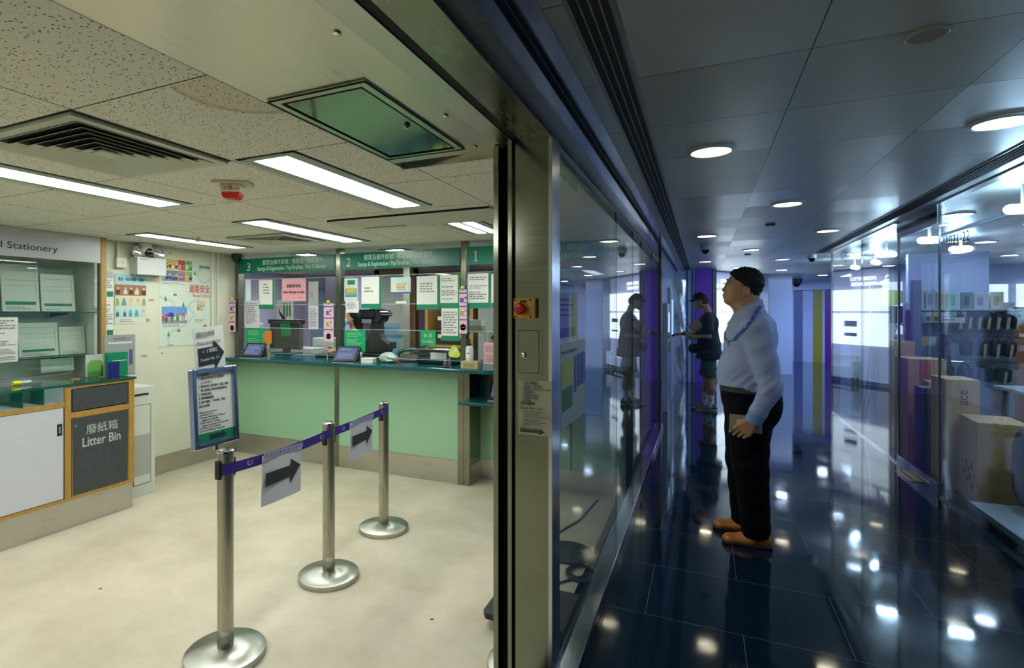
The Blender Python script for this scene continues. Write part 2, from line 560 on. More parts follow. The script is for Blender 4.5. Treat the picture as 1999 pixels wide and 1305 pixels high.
def paper(name, label, cat, loc, w, h, rot=F0, m=None, group=None, tilt=0.0, bands=(), rowspec=(), texts=(), th=0.002, ink=None, curl=0.0):
    """sheet centred on loc; bands = (partname, x0,x1,z0,z1 as 0..1 fractions, material); rowspec = (x0,x1,z0,z1,n)"""
    b = B()
    n = 8
    for i in range(n):
        for j in range(2):
            pass
    xs = [-w / 2 + w * i / n for i in range(n + 1)]
    def yy(x): return -curl * math.sin((x / w + 0.5) * math.pi)
    vs = []
    for x in xs:
        for z in (-h / 2, h / 2):
            vs.append((x, yy(x), z)); vs.append((x, yy(x) + th, z))
    fs = []
    for i in range(n):
        a = i * 4; c = a + 4
        fs += [(a, c, c + 2, a + 2), (a + 1, a + 3, c + 3, c + 1), (a, a + 1, c + 1, c), (a + 2, c + 2, c + 3, a + 3)]
    fs += [(0, 2, 3, 1), (n * 4, n * 4 + 1, n * 4 + 3, n * 4 + 2)]
    b.add(vs, fs)
    o = b.obj(name, m or WHITE_P)
    o.location = loc; o.rotation_euler = Euler((0, tilt, rot), 'XYZ')
    # tilt turns in the sheet's own plane
    o.rotation_euler = (Matrix.Rotation(rot, 3, 'Z') @ Matrix.Rotation(tilt, 3, 'Y')).to_euler()
    tag(o, label, cat, group)
    k = 0
    for pn, x0, x1, z0, z1, bm_ in bands:
        k += 1
        q = B().box(-w / 2 + w * x0, -w / 2 + w * x1, -0.0012 - 0.0001 * k - curl, -0.0004 - curl, -h / 2 + h * z0, -h / 2 + h * z1)
        q.obj(pn, bm_, o)
    if rowspec:
        q = B()
        for i, (x0, x1, z0, z1, nn) in enumerate(rowspec):
            rows(q, -w / 2 + w * x0, -w / 2 + w * x1, -h / 2 + h * z0, -h / 2 + h * z1, nn, y=-0.0030 - curl, seed=int(abs(loc[0] * 100 + loc[2] * 1000)) + i)
        q.obj('print', ink or GREY_INK, o)
    for it in texts:
        tm = it[0]; its = []
        for (st, fx, fz, sz, *rest) in it[1]:
            its.append((st, -w / 2 + w * fx, -h / 2 + h * fz, sz, *rest))
        text_mesh(its, 'lettering', tm, o, y=-0.0034 - curl)
    return o
# ================================================================== the setting
ST = steel('brushed steel', (0.25, 0.265, 0.21), 0.16, (1.0, 60, 60))
STH = steel('brushed steel horizontal', stretch=(1.0, 60, 60))
STY = steel('brushed steel along y', stretch=(60, 1.0, 60))
STB = steel('polished steel', (0.55, 0.58, 0.62), 0.10, (1, 1, 1))
DARK = mat('dark gap', (0.01, 0.01, 0.01), 0.8)
CREAM = mat_old_wall()
VINYL = mat_vinyl(); GRAN = mat_granite(); TILE = mat_tile_ceiling(); PANEL = mat_metal_ceiling()
CLEAR = glass('clear pane', (0.95, 0.98, 0.97), 0.04, 6.0, 0.55)
MIRRORY = glass('front glass', (0.94, 0.98, 0.98), 0.05, 4.5, 0.95)
SHOPG = glass('shop glass', (0.95, 0.98, 0.985), 0.05, 3.3, 0.90)

# floors
struct('floor', B().box(-6.2, -0.62, -2.5, 7.4, -0.1, 0), VINYL)
struct('floor', B().box(-0.62, 8.0, -2.5, 22, -0.1, 0), GRAN)
# ceilings
struct('ceiling', B().box(-6.2, -1.14, -2.5, 7.4, H_PO, H_PO + 0.08), TILE)
struct('ceiling', B().box(-0.42, 8.0, -2.5, 22, H_CO, H_CO + 0.05), PANEL)
struct('ceiling', B().box(-1.14, -0.512, 2.0, 7.4, H_PO, H_PO + 0.06), TILE)
# walls of the post office
struct('wall_left', B().box(XW - 0.15, XW, 2.841, YC + 0.06, 0, H_PO), CREAM)
NICHE = mat('niche lining', (0.74, 0.80, 0.74), 0.4)
struct('wall_left', B().box(XW - 0.45, XW - 0.28, -0.5, 2.80, 0, H_PO), NICHE)
struct('wall_left', B().box(XW - 0.28, XW, 2.80, 2.84, 0, H_PO), NICHE)
struct('wall_left', B().box(XW - 0.55, XW, -2.5, -0.5, 0, H_PO), CREAM)
struct('wall_front', B().box(-6.2, -0.5, -2.6, -2.5, 0, 2.4), CREAM)
BACKW = mat('staff room wall', (0.50, 0.46, 0.66), 0.6)
struct('wall_back', B().box(-6.2, -0.6, 7.3, 7.4, 0, H_PO), BACKW)
struct('wall_left', B().box(-6.2, -6.1, YC, 7.3, 0, H_PO), BACKW)
struct('wall_left', B().box(-6.1, XW - 0.15, YC + 0.0, YC + 0.06, 0, H_PO), CREAM)
struct('baseboard_left', B().box(XW, XW + 0.012, 2.84, YC, 0, 0.17), STY)
SKC = mat('paint line', (0.2, 0.2, 0.16), 0.6)
struct('trim_1', B().box(XW, XW + 0.02, 2.84, YC, H_PO - 0.012, H_PO), mat('white trim', (0.62, 0.63, 0.55), 0.5))
# two surface conduits at the wall's end
for i, yy in enumerate((3.975, 4.045)):
    c = B().cyl((XW + 0.012, yy, 0.17), (XW + 0.012, yy, H_PO), 0.011, n=10)
    for zz in (0.9, 1.9):
        c.box(XW, XW + 0.026, yy - 0.018, yy + 0.018, zz, zz + 0.02)
    o = c.obj('conduit', mat('painted conduit', (0.62, 0.66, 0.56), 0.5), smooth=True)
    tag(o, ['painted conduit running up the cream wall, nearer the road safety poster', 'painted conduit running up the cream wall, nearer the counter'][i], 'pipe')

# entrance soffit, door track and lintel (corridor side)
# the soffit sheet rises a little towards the track
def slope(b):
    out = []
    for x, y, z in b.v:
        k = (0.64 + 0.0622) / 0.64 / (1 - 0.0889 * x / 0.64)
        out.append((x * k, y * k, z + (x * k + 0.70) * 0.0889))
    b.v = out
    return b
SOF = steel('soffit steel', (0.62, 0.61, 0.52), 0.30, (60, 1.0, 60))
struct('trim_2', slope(B().box(-1.225, -0.722, -2.5, 2.03, 2.14, 2.20)), SOF)
struct('trim_4', B().box(-0.729, -0.648, -2.5, 1.95, 2.138, 2.16), STY)                     # door track, inner lip
struct('trim_5', B().box(-0.648, -0.617, -2.5, 1.97, 2.142, 2.16), DARK)
struct('wall_lintel', B().box(-0.617, XL, -2.5, 7.45, 2.14, H_CO), STB)
struct('trim_6', B().box(XL, -0.42, -2.5, 12.6, H_CO - 0.004, H_CO + 0.05), steel('ceiling edge steel', (0.6, 0.62, 0.64), 0.2, (40, 1, 40)))
struct('trim_7', B().box(XL + 0.001, XL + 0.012, -2.5, 12.6, H_CO - 0.03, H_CO - 0.018), DARK)
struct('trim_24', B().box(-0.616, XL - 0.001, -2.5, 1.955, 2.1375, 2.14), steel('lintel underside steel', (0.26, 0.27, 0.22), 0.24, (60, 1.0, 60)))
struct('trim_25', B().box(-1.15, -0.512, 1.985, 2.0, 2.096, 2.145), SOF)
# soffit hatch
hb = slope(B().box(-1.165, -0.875, 1.29, 1.92, 2.136, 2.1402))
o = hb.obj('access_hatch', steel('hatch steel', (0.30, 0.33, 0.29), 0.07, (1, 1, 1))); tag(o, 'reflective steel access hatch set in the soffit over the entrance', 'hatch')
fr = B()
for a in ((-1.195, -1.165, 1.26, 1.95), (-0.875, -0.845, 1.26, 1.95)): fr.box(a[0], a[1], a[2], a[3], 2.134, 2.141)
for a in ((-1.165, -0.875, 1.26, 1.29), (-1.165, -0.875, 1.92, 1.95)): fr.box(a[0], a[1], a[2], a[3], 2.134, 2.141)
slope(fr).obj('frame', steel('hatch frame', (0.45, 0.48, 0.40), 0.2), o)
ln = B()
for x0, x1, y0, y1 in ((-1.197, -1.193, 1.257, 1.953), (-0.847, -0.843, 1.257, 1.953), (-1.167, -1.163, 1.287, 1.923), (-0.877, -0.873, 1.287, 1.923)): ln.box(x0, x1, y0, y1, 2.1325, 2.136)
for x0, x1, y0, y1 in ((-1.197, -0.843, 1.257, 1.261), (-1.197, -0.843, 1.949, 1.953), (-1.167, -0.873, 1.287, 1.291), (-1.167, -0.873, 1.919, 1.923)): ln.box(x0, x1, y0, y1, 2.1325, 2.136)
slope(ln).obj('gap_line', DARK, o)
slope(B().cyl((-0.915, 1.62, 2.134), (-0.915, 1.62, 2.128), 0.012).cyl((-0.915, 1.62, 2.128), (-0.915, 1.62, 2.125), 0.007)).obj('lock', steel('lock steel', (0.7, 0.7, 0.68), 0.15), o, smooth=True)
for i, (x, y) in enumerate(((-0.76, 1.02), (-0.76, 1.60), (-0.80, 1.95))):
    s = slope(B().lathe([(0.010, 0), (0.010, -0.004), (0.006, -0.006)], (x, y, 2.14), 14))
    q = s.obj('screw', steel('lock steel'), smooth=True)
    tag(q, ['soffit screw nearest the top edge of the picture', 'soffit screw beside the hatch', 'soffit screw nearest the door jamb'][i], 'screw')

# ---------------- door jamb (the steel pillar between office and corridor)
J0, J1, YJ = -0.642, XL, 1.95
struct('door_1', B().box(J0, J1 - 0.001, YJ, YJ + 0.10, 0, 2.14), ST, bevel=0.002)
struct('trim_8', B().box(J1 - 0.010, J1 + 0.004, YJ - 0.002, YJ + 0.115, 0, 2.14), steel('blue corner steel', (0.6, 0.63, 0.68), 0.18))
struct('trim_9', B().box(-0.717, -0.695, YJ - 0.02, YJ + 0.06, 0, 2.125), ST, bevel=0.002)  # sliding door edge
struct('trim_10', B().box(-0.660, J0, YJ - 0.02, YJ + 0.06, 0, 2.14), ST, bevel=0.002)
struct('trim_11', B().box(-0.697, -0.658, YJ + 0.03, YJ + 0.07, 0, 2.14), DARK)

# ---------------- glass front of the post office along the corridor
joints = [YJ + 0.115, 3.60, 4.50, 5.17, 6.30, 7.45]
for i in range(5):
    o = B().box(XL - 0.012, XL, joints[i] + 0.004, joints[i + 1] - 0.004, 0.06, 2.13).obj('window_%d' % (i + 1), MIRRORY)
    o['kind'] = 'structure'
jt = B()
for y in joints[1:-1]: jt.box(XL - 0.011, XL + 0.001, y - 0.0035, y + 0.0035, 0.06, 2.13)
struct('trim_12', jt, mat('silicone joint', (0.03, 0.05, 0.05), 0.4))
struct('trim_13', B().box(XL - 0.03, XL + 0.045, YJ + 0.10, 7.45, 0, 0.065), STB, bevel=0.004)
struct('trim_14', B().box(XL - 0.03, XL + 0.0, 7.45, 7.95, 0, H_CO), STB)
struct('trim_15', B().box(XL - 0.02, XL + 0.02, 7.40, 7.48, 0, H_CO), ST)

# left corridor wall beyond the glass, with lit purple and pale panels
LILAC = mat('lilac panel', (0.42, 0.48, 0.74), 0.25)
PURPLE = mat('purple panel', (0.20, 0.065, 0.58), 0.3)
PALEB = mat('pale blue panel', (0.38, 0.45, 0.66), 0.2)
struct('wall_corridor_left', B().box(XL - 0.14, XL - 0.03, 7.95, 12.7, 0, H_CO), PALEB)
# end wall pieces
struct('wall_end', B().box(-0.9, -0.14, 12.62, 12.75, 0, H_CO), PALEB)
struct('wall_end', B().box(-0.14, 0.19, 12.60, 12.75, 0, H_CO), PURPLE)
struct('trim_16', B().box(0.19, 0.26, 12.58, 12.75, 0, H_CO), mat('grey post', (0.16, 0.18, 0.24), 0.3))
struct('trim_17', B().box(-0.305, -0.285, 12.60, 12.622, 0, H_CO).box(-0.20, -0.18, 12.60, 12.622, 0, H_CO), mat('blue strip', (0.03, 0.10, 0.45), 0.3))

# skewed lit shop window at the end of the corridor: (0.25,12.9) -> (1.42,14.8)
ang = math.atan2(1.9, 1.17)
WE = Matrix.Translation((0.25, 12.9, 0)) @ Matrix.Rotation(ang, 4, 'Z')
def skew(b):
    b.v = [tuple(WE @ Vector(p)) for p in b.v]
    return b
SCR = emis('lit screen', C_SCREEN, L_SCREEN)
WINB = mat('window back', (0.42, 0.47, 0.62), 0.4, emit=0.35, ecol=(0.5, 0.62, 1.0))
Lw = 2.23
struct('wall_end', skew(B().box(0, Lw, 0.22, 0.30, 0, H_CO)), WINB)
struct('wall_end', B().prismz([(1.42, 14.80), (1.93, 15.20), (1.6, 15.7), (1.1, 15.3)], 0, H_CO), LILAC)
struct('trim_18', skew(B().box(-0.03, 0.02, 0.0, 0.22, 0, H_CO).box(Lw - 0.04, Lw, 0.0, 0.22, 0, H_CO).box(0, Lw, 0.18, 0.22, 0, 0.08).box(0, Lw, 0.0, 0.22, H_CO - 0.03, H_CO)), mat('window frame grey', (0.2, 0.24, 0.36), 0.3))
# lit display boards inside that window
def board(u0, u1, z0, z1, lab):
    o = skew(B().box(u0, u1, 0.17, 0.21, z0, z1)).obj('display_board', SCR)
    tag(o, lab, 'lit board', 'lit boards in the end shop window')
    return o
board(0.10, 0.72, 1.50, 1.95, 'glowing white display board, upper left in the end window')
board(0.76, 2.12, 1.50, 1.95, 'glowing white wide display board, upper right in the end window')
board(0.10, 0.72, 0.80, 1.46, 'glowing white display board under the upper left one')
b3 = board(0.76, 1.40, 0.80, 1.46, 'glowing white display board in the lower row, middle')
b4 = board(1.44, 2.12, 0.80, 1.46, 'glowing white display board in the lower row, far right')
for z0, z1 in ((1.18, 1.30), (0.98, 1.05)): skew(B().box(0.90, 1.20, 0.155, 0.17, z0, z1)).obj('picture', mat('slate print', (0.10, 0.12, 0.2), 0.5), b3)
for z0, z1 in ((1.22, 1.31), (0.98, 1.02)): skew(B().box(1.62, 1.98, 0.155, 0.17, z0, z1)).obj('picture', mat('slate print'), b4)
lg = thing('shop_sign', 'white lit house logo and HOME STYLE WARDROBE lettering over the end window', 'sign')
WL = emis('white lit letters', (0.85, 0.92, 1.0), 3.0)
text_mesh([('HOME STYLE', 0.42, 2.13, 0.105, 1.0, 'LEFT', 0.002), ('WARDROBE', 0.42, 2.02, 0.105, 1.0, 'LEFT', 0.002)], 'lettering', WL, lg, y=0.13, ext=0.004, T=WE)
hs = B().prism([(0.08, 2.02), (0.32, 2.02), (0.32, 2.09), (0.26, 2.09), (0.22, 2.12), (0.08, 2.12)], 0.12, 0.13)
ring = []
for i in range(17):
    t = math.pi * i / 16
    ring.append((0.15 + 0.06 * math.cos(t), 0.125, 2.14 + 0.06 * math.sin(t)))
hs.tube(ring, 0.012, 6)
skew(hs).obj('logo', WL, lg)
# white sofa and bench in the window
sf = thing('sofa', 'white sofa in the lit end window', 'sofa')
skew(B().box(0.85, 1.85, 0.0, 0.15, 0.14, 0.34)).obj('seat', mat('white fabric', (0.75, 0.78, 0.85), 0.8), sf)
skew(B().box(0.85, 1.85, 0.10, 0.165, 0.34, 0.58)).obj('backrest', mat('white fabric'), sf)
for u0 in (0.78, 1.82): skew(B().box(u0, u0 + 0.10, -0.01, 0.15, 0.14, 0.46)).obj('armrest', mat('white fabric'), sf)
for u0, v0 in ((0.82, 0.0), (1.84, 0.0), (0.82, 0.11), (1.84, 0.11)): skew(B().box(u0, u0 + 0.04, v0, v0 + 0.04, 0.0, 0.14)).obj('leg', mat('dark wood', (0.08, 0.05, 0.04), 0.5), sf)

# striped wall beyond the end of the shop glass
S0 = Matrix.Translation((1.2, 20.2, 0)) @ Matrix.Rotation(math.atan2(-0.76, 1.02), 4, 'Z')
def sk2(b):
    b.v = [tuple(S0 @ Vector(p)) for p in b.v]; return b
NAVY = mat('slate blue panel', (0.10, 0.13, 0.30), 0.3)
YEL = mat('mustard stripe', (0.30, 0.26, 0.015), 0.3)
PUR2 = mat('violet stripe', (0.13, 0.015, 0.24), 0.3)
sx = [(-0.6, 1.60, LILAC), (1.60, 1.86, NAVY), (1.86, 2.14, LILAC), (2.14, 2.40, YEL), (2.46, 2.86, PUR2), (2.86, 4.6, LILAC)]
for a, c, m_ in sx:
    struct('wall_stripe', sk2(B().box(a, c, 0, 0.1, 0, 2.12)), m_)
struct('wall_stripe', sk2(B().box(2.40, 2.46, 0, 0.1, 0, 2.12)), PALEB)
struct('wall_stripe', sk2(B().box(-0.6, 4.6, -0.15, 0.1, 2.12, H_CO)), LILAC)
struct('wall_far', B().box(-1, 8, 21.2, 21.3, 0, H_CO), LILAC)
struct('wall_far', B().box(7.9, 8.0, -2.5, 21.3, 0, H_CO), mat('grey shop wall', (0.22, 0.25, 0.36), 0.6))
struct('wall_rear', B().box(-0.5, 8, -2.6, -2.5, 0, H_CO), mat('dim rear wall', (0.10, 0.11, 0.13), 0.4))
struct('wall_corridor_left', B().box(-0.9, -0.3, 12.75, 21.3, 0, H_CO), LILAC)

# ---------------- shop glass on the right
jr = [-1.0, 0.6, 2.2, 3.8, 5.67, 6.68, 8.03, 9.70]
for i in range(len(jr) - 1):
    o = B().box(XR, XR + 0.012, jr[i] + 0.004, jr[i + 1] - 0.004, 0.02, H_CO).obj('window_%d' % (i + 6), SHOPG)
    o['kind'] = 'structure'
struct('trim_19', B().box(XR - 0.004, XR + 0.016, 9.68, 9.72, 0, H_CO).box(XR - 0.002, XR + 0.014, 6.67, 6.69, 0.10, H_CO - 0.16).box(XR - 0.001, XR + 0.013, 5.665, 5.675, 0, H_CO).box(XR - 0.001, XR + 0.013, 8.027, 8.033, 0, H_CO), mat('pane edge', (0.06, 0.09, 0.12), 0.2))
struct('trim_20', B().box(XR - 0.012, XR + 0.024, 5.67, 6.68, 0.0, 0.10), STB, bevel=0.002)
struct('trim_21', B().box(XR - 0.01, XR + 0.022, 5.67, 6.68, H_CO - 0.16, H_CO), STB)
struct('trim_22', B().box(XR - 0.004, XR + 0.02, 6.68, 9.70, 0, 0.02).box(XR - 0.004, XR + 0.02, -1.0, 5.67, 0, 0.02), STB)
struct('trim_23', B().box(XR - 0.03, XR + 0.03, -2.5, 5.67, H_CO - 0.012, H_CO).box(XR - 0.03, XR + 0.03, 6.68, 9.7, H_CO - 0.012, H_CO), STY)
o = B().box(XR - 0.085, XR - 0.01, 6.05, 6.42, 0.0, 0.006).obj('floor_spring_plate', steel('brass plate', (0.45, 0.30, 0.14), 0.3)); tag(o, 'brass coloured floor plate at the foot of the shop glass door', 'floor plate')
B().box(XR - 0.05, XR - 0.046, 6.05, 6.42, 0.006, 0.009).obj('groove', DARK, o)

# ---------------- corridor ceiling: linear grilles, downlights
for nm, x0, x1, y1, lab in (('linear_grille', -0.345, -0.235, 12.5, 'black slotted linear air grille along the ceiling above the glass front'), ('linear_grille', 1.505, 1.61, 9.6, 'slotted linear air grille along the ceiling above the shop glass')):
    g = thing(nm, lab, 'air grille')
    B().box(x0 - 0.012, x1 + 0.012, -2.5, y1, H_CO - 0.006, H_CO).obj('frame', mat('grille frame', (0.30, 0.31, 0.30), 0.35, 0.6), g)
    k = B(); n = 4
    for i in range(n):
        a = x0 + (x1 - x0) * (i + 0.16) / n
        k.box(a, a + (x1 - x0) / n * 0.68, -2.5, y1, H_CO - 0.010, H_CO - 0.0062)
    k.obj('slot', DARK, g)

def downlight(x, y, lab, on=True, z=H_CO, r=0.098, m=None):
    t = thing('ceiling_downlight' if on else 'ceiling_speaker', lab, 'downlight' if on else 'speaker', (x, y, z), group='round corridor downlights' if on else None)
    B().lathe([(r + (0.024 if on else 0.006), 0), (r + (0.022 if on else 0.005), -0.008), (r + 0.002, -0.010), (r, -0.004)], n=40).obj('trim_ring', mat('white ring', (0.5, 0.5, 0.47), 0.35), t, smooth=True)
    B().lathe([(r, -0.004), (r, -0.0045), (0.001, -0.0046)], n=40).obj('diffuser' if on else 'cover', (m or emis('warm diffuser', C_DOWN, L_DOWN)) if on else mat('grey cover', (0.33, 0.33, 0.30), 0.5), t)
    return t
downlight(0.04, 3.27, 'nearest lit round downlight over the glass side of the corridor')
downlight(1.24, 3.33, 'lit round downlight at the right edge, over the shop side')
downlight(0.62, 5.14, 'lit round downlight in the middle of the corridor ceiling')
downlight(0.04, 6.93, 'second lit downlight on the glass side, beyond the nearest one')
downlight(1.22, 7.03, 'lit downlight beside the shop grille, level with the second glass side one')
downlight(0.62, 8.77, 'small distant downlight in the centre line above the dark haired man')
downlight(1.20, 10.6, 'distant downlight near the end of the shop glass')
downlight(0.04, 10.5, 'distant downlight over the man in the cap')
downlight(0.62, 12.2, 'farthest downlight in front of the lit end window')
downlight(0.62, 1.0, 'downlight overhead, reflected in the floor only')
downlight(0.04, -0.4, 'downlight behind the viewpoint on the glass side')
downlight(1.24, -0.4, 'downlight behind the viewpoint on the shop side')
downlight(0.637, 2.18, 'unlit grey round ceiling speaker near the top right corner', on=False, r=0.050)
o = B().box(0.57, 0.65, 6.24, 6.31, H_CO - 0.018, H_CO).obj('smoke_detector', mat('dark plastic', (0.03, 0.03, 0.035), 0.4)); tag(o, 'small dark rectangular detector on the corridor ceiling', 'detector')
o = B().lathe([(0.05, 0), (0.05, -0.012), (0.03, -0.022)], (0.62, 9.4, H_CO), 24).obj('smoke_detector', mat('grey plastic', (0.35, 0.36, 0.38), 0.4), smooth=True); tag(o, 'round pale smoke detector beyond the small centre downlight', 'detector')

def dome_cam(x, y, z, lab, s=1.0, base='white'):
    t = thing('dome_camera', lab, 'security camera', (x, y, z))
    B().lathe([(0.062 * s, 0), (0.065 * s, -0.03 * s), (0.058 * s, -0.055 * s)], n=28).obj('housing', mat('white plastic', (0.6, 0.62, 0.6), 0.35) if base == 'white' else mat('black plastic', (0.02, 0.02, 0.022), 0.3), t, smooth=True)
    B().lathe([(0.052 * s, -0.052 * s), (0.048 * s, -0.075 * s), (0.034 * s, -0.095 * s), (0.015 * s, -0.107 * s), (0.002 * s, -0.11 * s)], n=28).obj('dome', mat('black dome', (0.006, 0.006, 0.008), 0.05), t, smooth=True)
    return t
dome_cam(0.03, 8.0, H_CO, 'white dome camera on the ceiling above the man in the cap')
dome_cam(1.52, 9.95, H_CO, 'dome camera on the ceiling near the end post of the shop glass')
dome_cam(2.3, 17.3, H_CO, 'dark ball camera in front of the striped far wall', 2.0, 'black')

# ---------------- post office ceiling
DIFF = emis('fluorescent diffuser', C_TUBE, L_TUBE)
TROF = mat('troffer frame', (0.33, 0.42, 0.34), 0.35)
def troffer(x0, x1, y0, y1, lab, strips=1):
    t = thing('ceiling_troffer', lab, 'ceiling light', ((x0 + x1) / 2, (y0 + y1) / 2, H_PO), group='fluorescent troffers of the post office')
    hx, hy = (x1 - x0) / 2, (y1 - y0) / 2
    e = 0.055
    fr = B().box(-hx, -hx + e, -hy, hy, -0.006, 0.0).box(hx - e, hx, -hy, hy, -0.006, 0.0).box(-hx, hx, -hy, -hy + 0.03, -0.0062, 0.0).box(-hx, hx, hy - 0.03, hy, -0.0062, 0.0)
    if strips == 2: fr.box(-0.012, 0.012, -hy, hy, -0.0062, 0)
    fr.obj('frame', TROF, t)
    B().box(-hx + e, hx - e, -hy + 0.03, hy - 0.03, -0.003, 0.0).obj('diffuser', DIFF, t)
    B().box(-hx - 0.006, hx + 0.006, -hy - 0.006, hy + 0.006, -0.0018, 0.0).obj('gap_line', DARK, t)
troffer(-1.665, -1.385, 1.59, 2.73, 'large lit ceiling troffer nearest the steel soffit')
troffer(-2.86, -2.575, 0.95, 2.13, 'lit ceiling troffer cut by the left picture edge')
troffer(-2.86, -2.56, 2.68, 3.90, 'lit ceiling troffer above the number 3 counter window')
troffer(-4.075, -3.82, 2.77, 3.83, 'lit ceiling troffer nearest the poster wall')
troffer(-1.62, -1.33, 3.28, 3.90, 'short twin lit troffer beside the door jamb', 2)
troffer(-3.93, -3.65, 4.45, 5.60, 'ceiling troffer behind the number 3 sign')
troffer(-2.86, -2.58, 4.50, 5.70, 'ceiling troffer behind the number 2 sign')
troffer(-1.62, -1.34, 5.0, 6.2, 'ceiling troffer over the staff side near the corridor glass')
troffer(-5.2, -4.9, 5.2, 6.4, 'ceiling troffer over the staff side far left')
troffer(-3.93, -3.65, 0.4, 1.6, 'added unseen ceiling troffer over the stationery cabinet')  # from here on, unseen troffers added to brighten the office
troffer(-2.86, -2.575, -1.2, 0.0, 'added unseen ceiling troffer behind the viewpoint, middle row')
troffer(-1.665, -1.385, -0.6, 0.6, 'added unseen ceiling troffer behind the viewpoint by the soffit')

def diffuser4(x0, x1, y0, y1, lab):
    t = thing('ceiling_air_diffuser', lab, 'air vent', ((x0 + x1) / 2, (y0 + y1) / 2, H_PO), group='square air diffusers')
    hx, hy = (x1 - x0) / 2, (y1 - y0) / 2
    VW = mat('vent white', (0.58, 0.62, 0.50), 0.4)
    f = B()
    e = 0.035
    for (a, c, d, g) in ((-hx, hx, -hy, -hy + e), (-hx, hx, hy - e, hy), (-hx, -hx + e, -hy + e, hy - e), (hx - e, hx, -hy + e, hy - e)): f.box(a, c, d, g, -0.014, 0)
    f.obj('frame', VW, t)
    B().box(-hx + e, hx - e, -hy + e, hy - e, -0.001, 0.0).obj('cavity', DARK, t)
    n = 6
    for k in range(n):
        sx, sy = hx - e - k * (hx - e - 0.03) / n, hy - e - k * (hy - e - 0.03) / n
        q = B(); d = 0.030; zt, zb = -0.002, -0.018
        # sloping ring louvre
        o_ = [(-sx, -sy), (sx, -sy), (sx, sy), (-sx, sy)]
        i_ = [(-sx + d, -sy + d), (sx - d, -sy + d), (sx - d, sy - d), (-sx + d, sy - d)]
        vs = [(x, y, zb) for x, y in o_] + [(x, y, zt) for x, y in i_] + [(x, y, zb + 0.002) for x, y in o_] + [(x, y, zt + 0.002) for x, y in i_]
        fs = []
        for i in range(4):
            j = (i + 1) % 4
            fs += [(i, j, 4 + j, 4 + i), (8 + i, 12 + i, 12 + j, 8 + j), (i, 8 + i, 8 + j, j), (4 + i, 4 + j, 12 + j, 12 + i)]
        q.add(vs, fs).obj('louvre', VW, t)
    B().box(-0.035, 0.035, -0.035, 0.035, -0.018, -0.012).obj('centre_plate', VW, t)
    B().box(-hx - 0.008, hx + 0.008, -hy - 0.008, hy + 0.008, -0.002, 0.0005).obj('gap_line', DARK, t)
diffuser4(-2.305, -1.71, 0.99, 1.585, 'large square louvred ceiling air vent near the camera')
diffuser4(-3.49, -2.90, 3.22, 3.72, 'distant square louvred ceiling air vent near the counter')
o = B().box(-2.24, -1.10, 2.90, 3.30, H_PO - 0.012, H_PO - 0.001).obj('ceiling_panel', mat('loose panel', (0.62, 0.62, 0.52), 0.6, noise=0.06)); tag(o, 'long pale ceiling panel with a row of small slots beside the twin light', 'ceiling panel')
k = B()
for i in range(14): k.box(-2.16 + i * 0.024, -2.148 + i * 0.024, 3.22, 3.235, H_PO - 0.0145, H_PO - 0.012)
k.box(-2.24, -1.10, 2.897, 2.90, H_PO - 0.013, H_PO)
k.obj('slot', DARK, o)
# fire alarm beacon
t = thing('alarm_beacon', 'white and red alarm beacon hanging from the tiled ceiling', 'alarm', (-1.98, 1.86, H_PO), 0.5)
B().box(-0.085, 0.085, -0.045, 0.045, -0.012, 0).obj('base_plate', mat('ivory plastic', (0.66, 0.64, 0.50), 0.4), t, bevel=0.003)
B().prism([(-0.05, -0.012), (0.05, -0.012), (0.043, -0.05), (-0.043, -0.05)], -0.03, 0.03).obj('housing', mat('ivory plastic'), t, bevel=0.003)
B().prism([(-0.043, -0.05), (0.043, -0.05), (0.040, -0.068), (0.028, -0.080), (-0.028, -0.080), (-0.040, -0.068)], -0.029, 0.029).obj('red_lens', mat('red lens', (0.55, 0.03, 0.015), 0.15), t, bevel=0.004)
text_mesh([('火警', -0.034, -0.040, 0.022), ('ALARM', 0.0, -0.040, 0.013)], 'lettering', mat('red ink'), t, y=-0.0305)
t = thing('sprinkler_head', 'small ceiling sprinkler above the poster wall', 'sprinkler', (-3.72, 3.12, H_PO))
B().lathe([(0.035, 0), (0.033, -0.005), (0.012, -0.008), (0.010, -0.022), (0.003, -0.03)], n=20).obj('body', steel('lock steel'), t, smooth=True)
B().lathe([(0.022, -0.032), (0.022, -0.034), (0.001, -0.034)], n=20).obj('deflector', steel('lock steel'), t)
dome_cam(XW + 0.10, YC - 0.08, H_PO, 'small black dome camera in the ceiling corner by the counter', 0.85, 'black')
# ================================================================== post office: stationery cabinet
OAK = mat('oak edging', (0.42, 0.24, 0.06), 0.45, noise=0.12, nscale=6, stretch=(8, 8, 1))
LAM = mat('white laminate', (0.58, 0.60, 0.66), 0.35)
SLATE = mat('slate laminate', (0.050, 0.058, 0.066), 0.5, noise=0.15, nscale=30)
GGREEN = mat('glass green edge', (0.005, 0.10, 0.07), 0.1)
SHELFG = glass('shelf glass', (0.80, 0.92, 0.86), 0.10, 3.0, 0.7)
XC = -3.94
cb = thing('stationery_cabinet', 'long white and oak cabinet with glass top and slate litter bin end', 'cabinet', (XC, 0, 0), FL)
B().box(-0.5, 2.742, 0.02, 0.55, 0, 0.195).obj('plinth', STH, cb)
fr = B()
fr.box(-0.5, 2.742, 0.0, 0.02, 0.195, 0.217).box(-0.5, 2.742, 0.0, 0.02, 0.215, 0.2155)
fr.box(2.245, 2.285, 0.0, 0.02, 0.217, 0.98).box(2.70, 2.742, -0.001, 0.55, 0.195, 0.985).box(-0.5, 2.25, 0.0, 0.02, 0.845, 0.875)
fr.box(2.285, 2.70, 0.0, 0.02, 0.965, 0.985).box(2.285, 2.70, 0.0, 0.02, 0.76, 0.80)
fr.obj('oak_frame', OAK, cb)
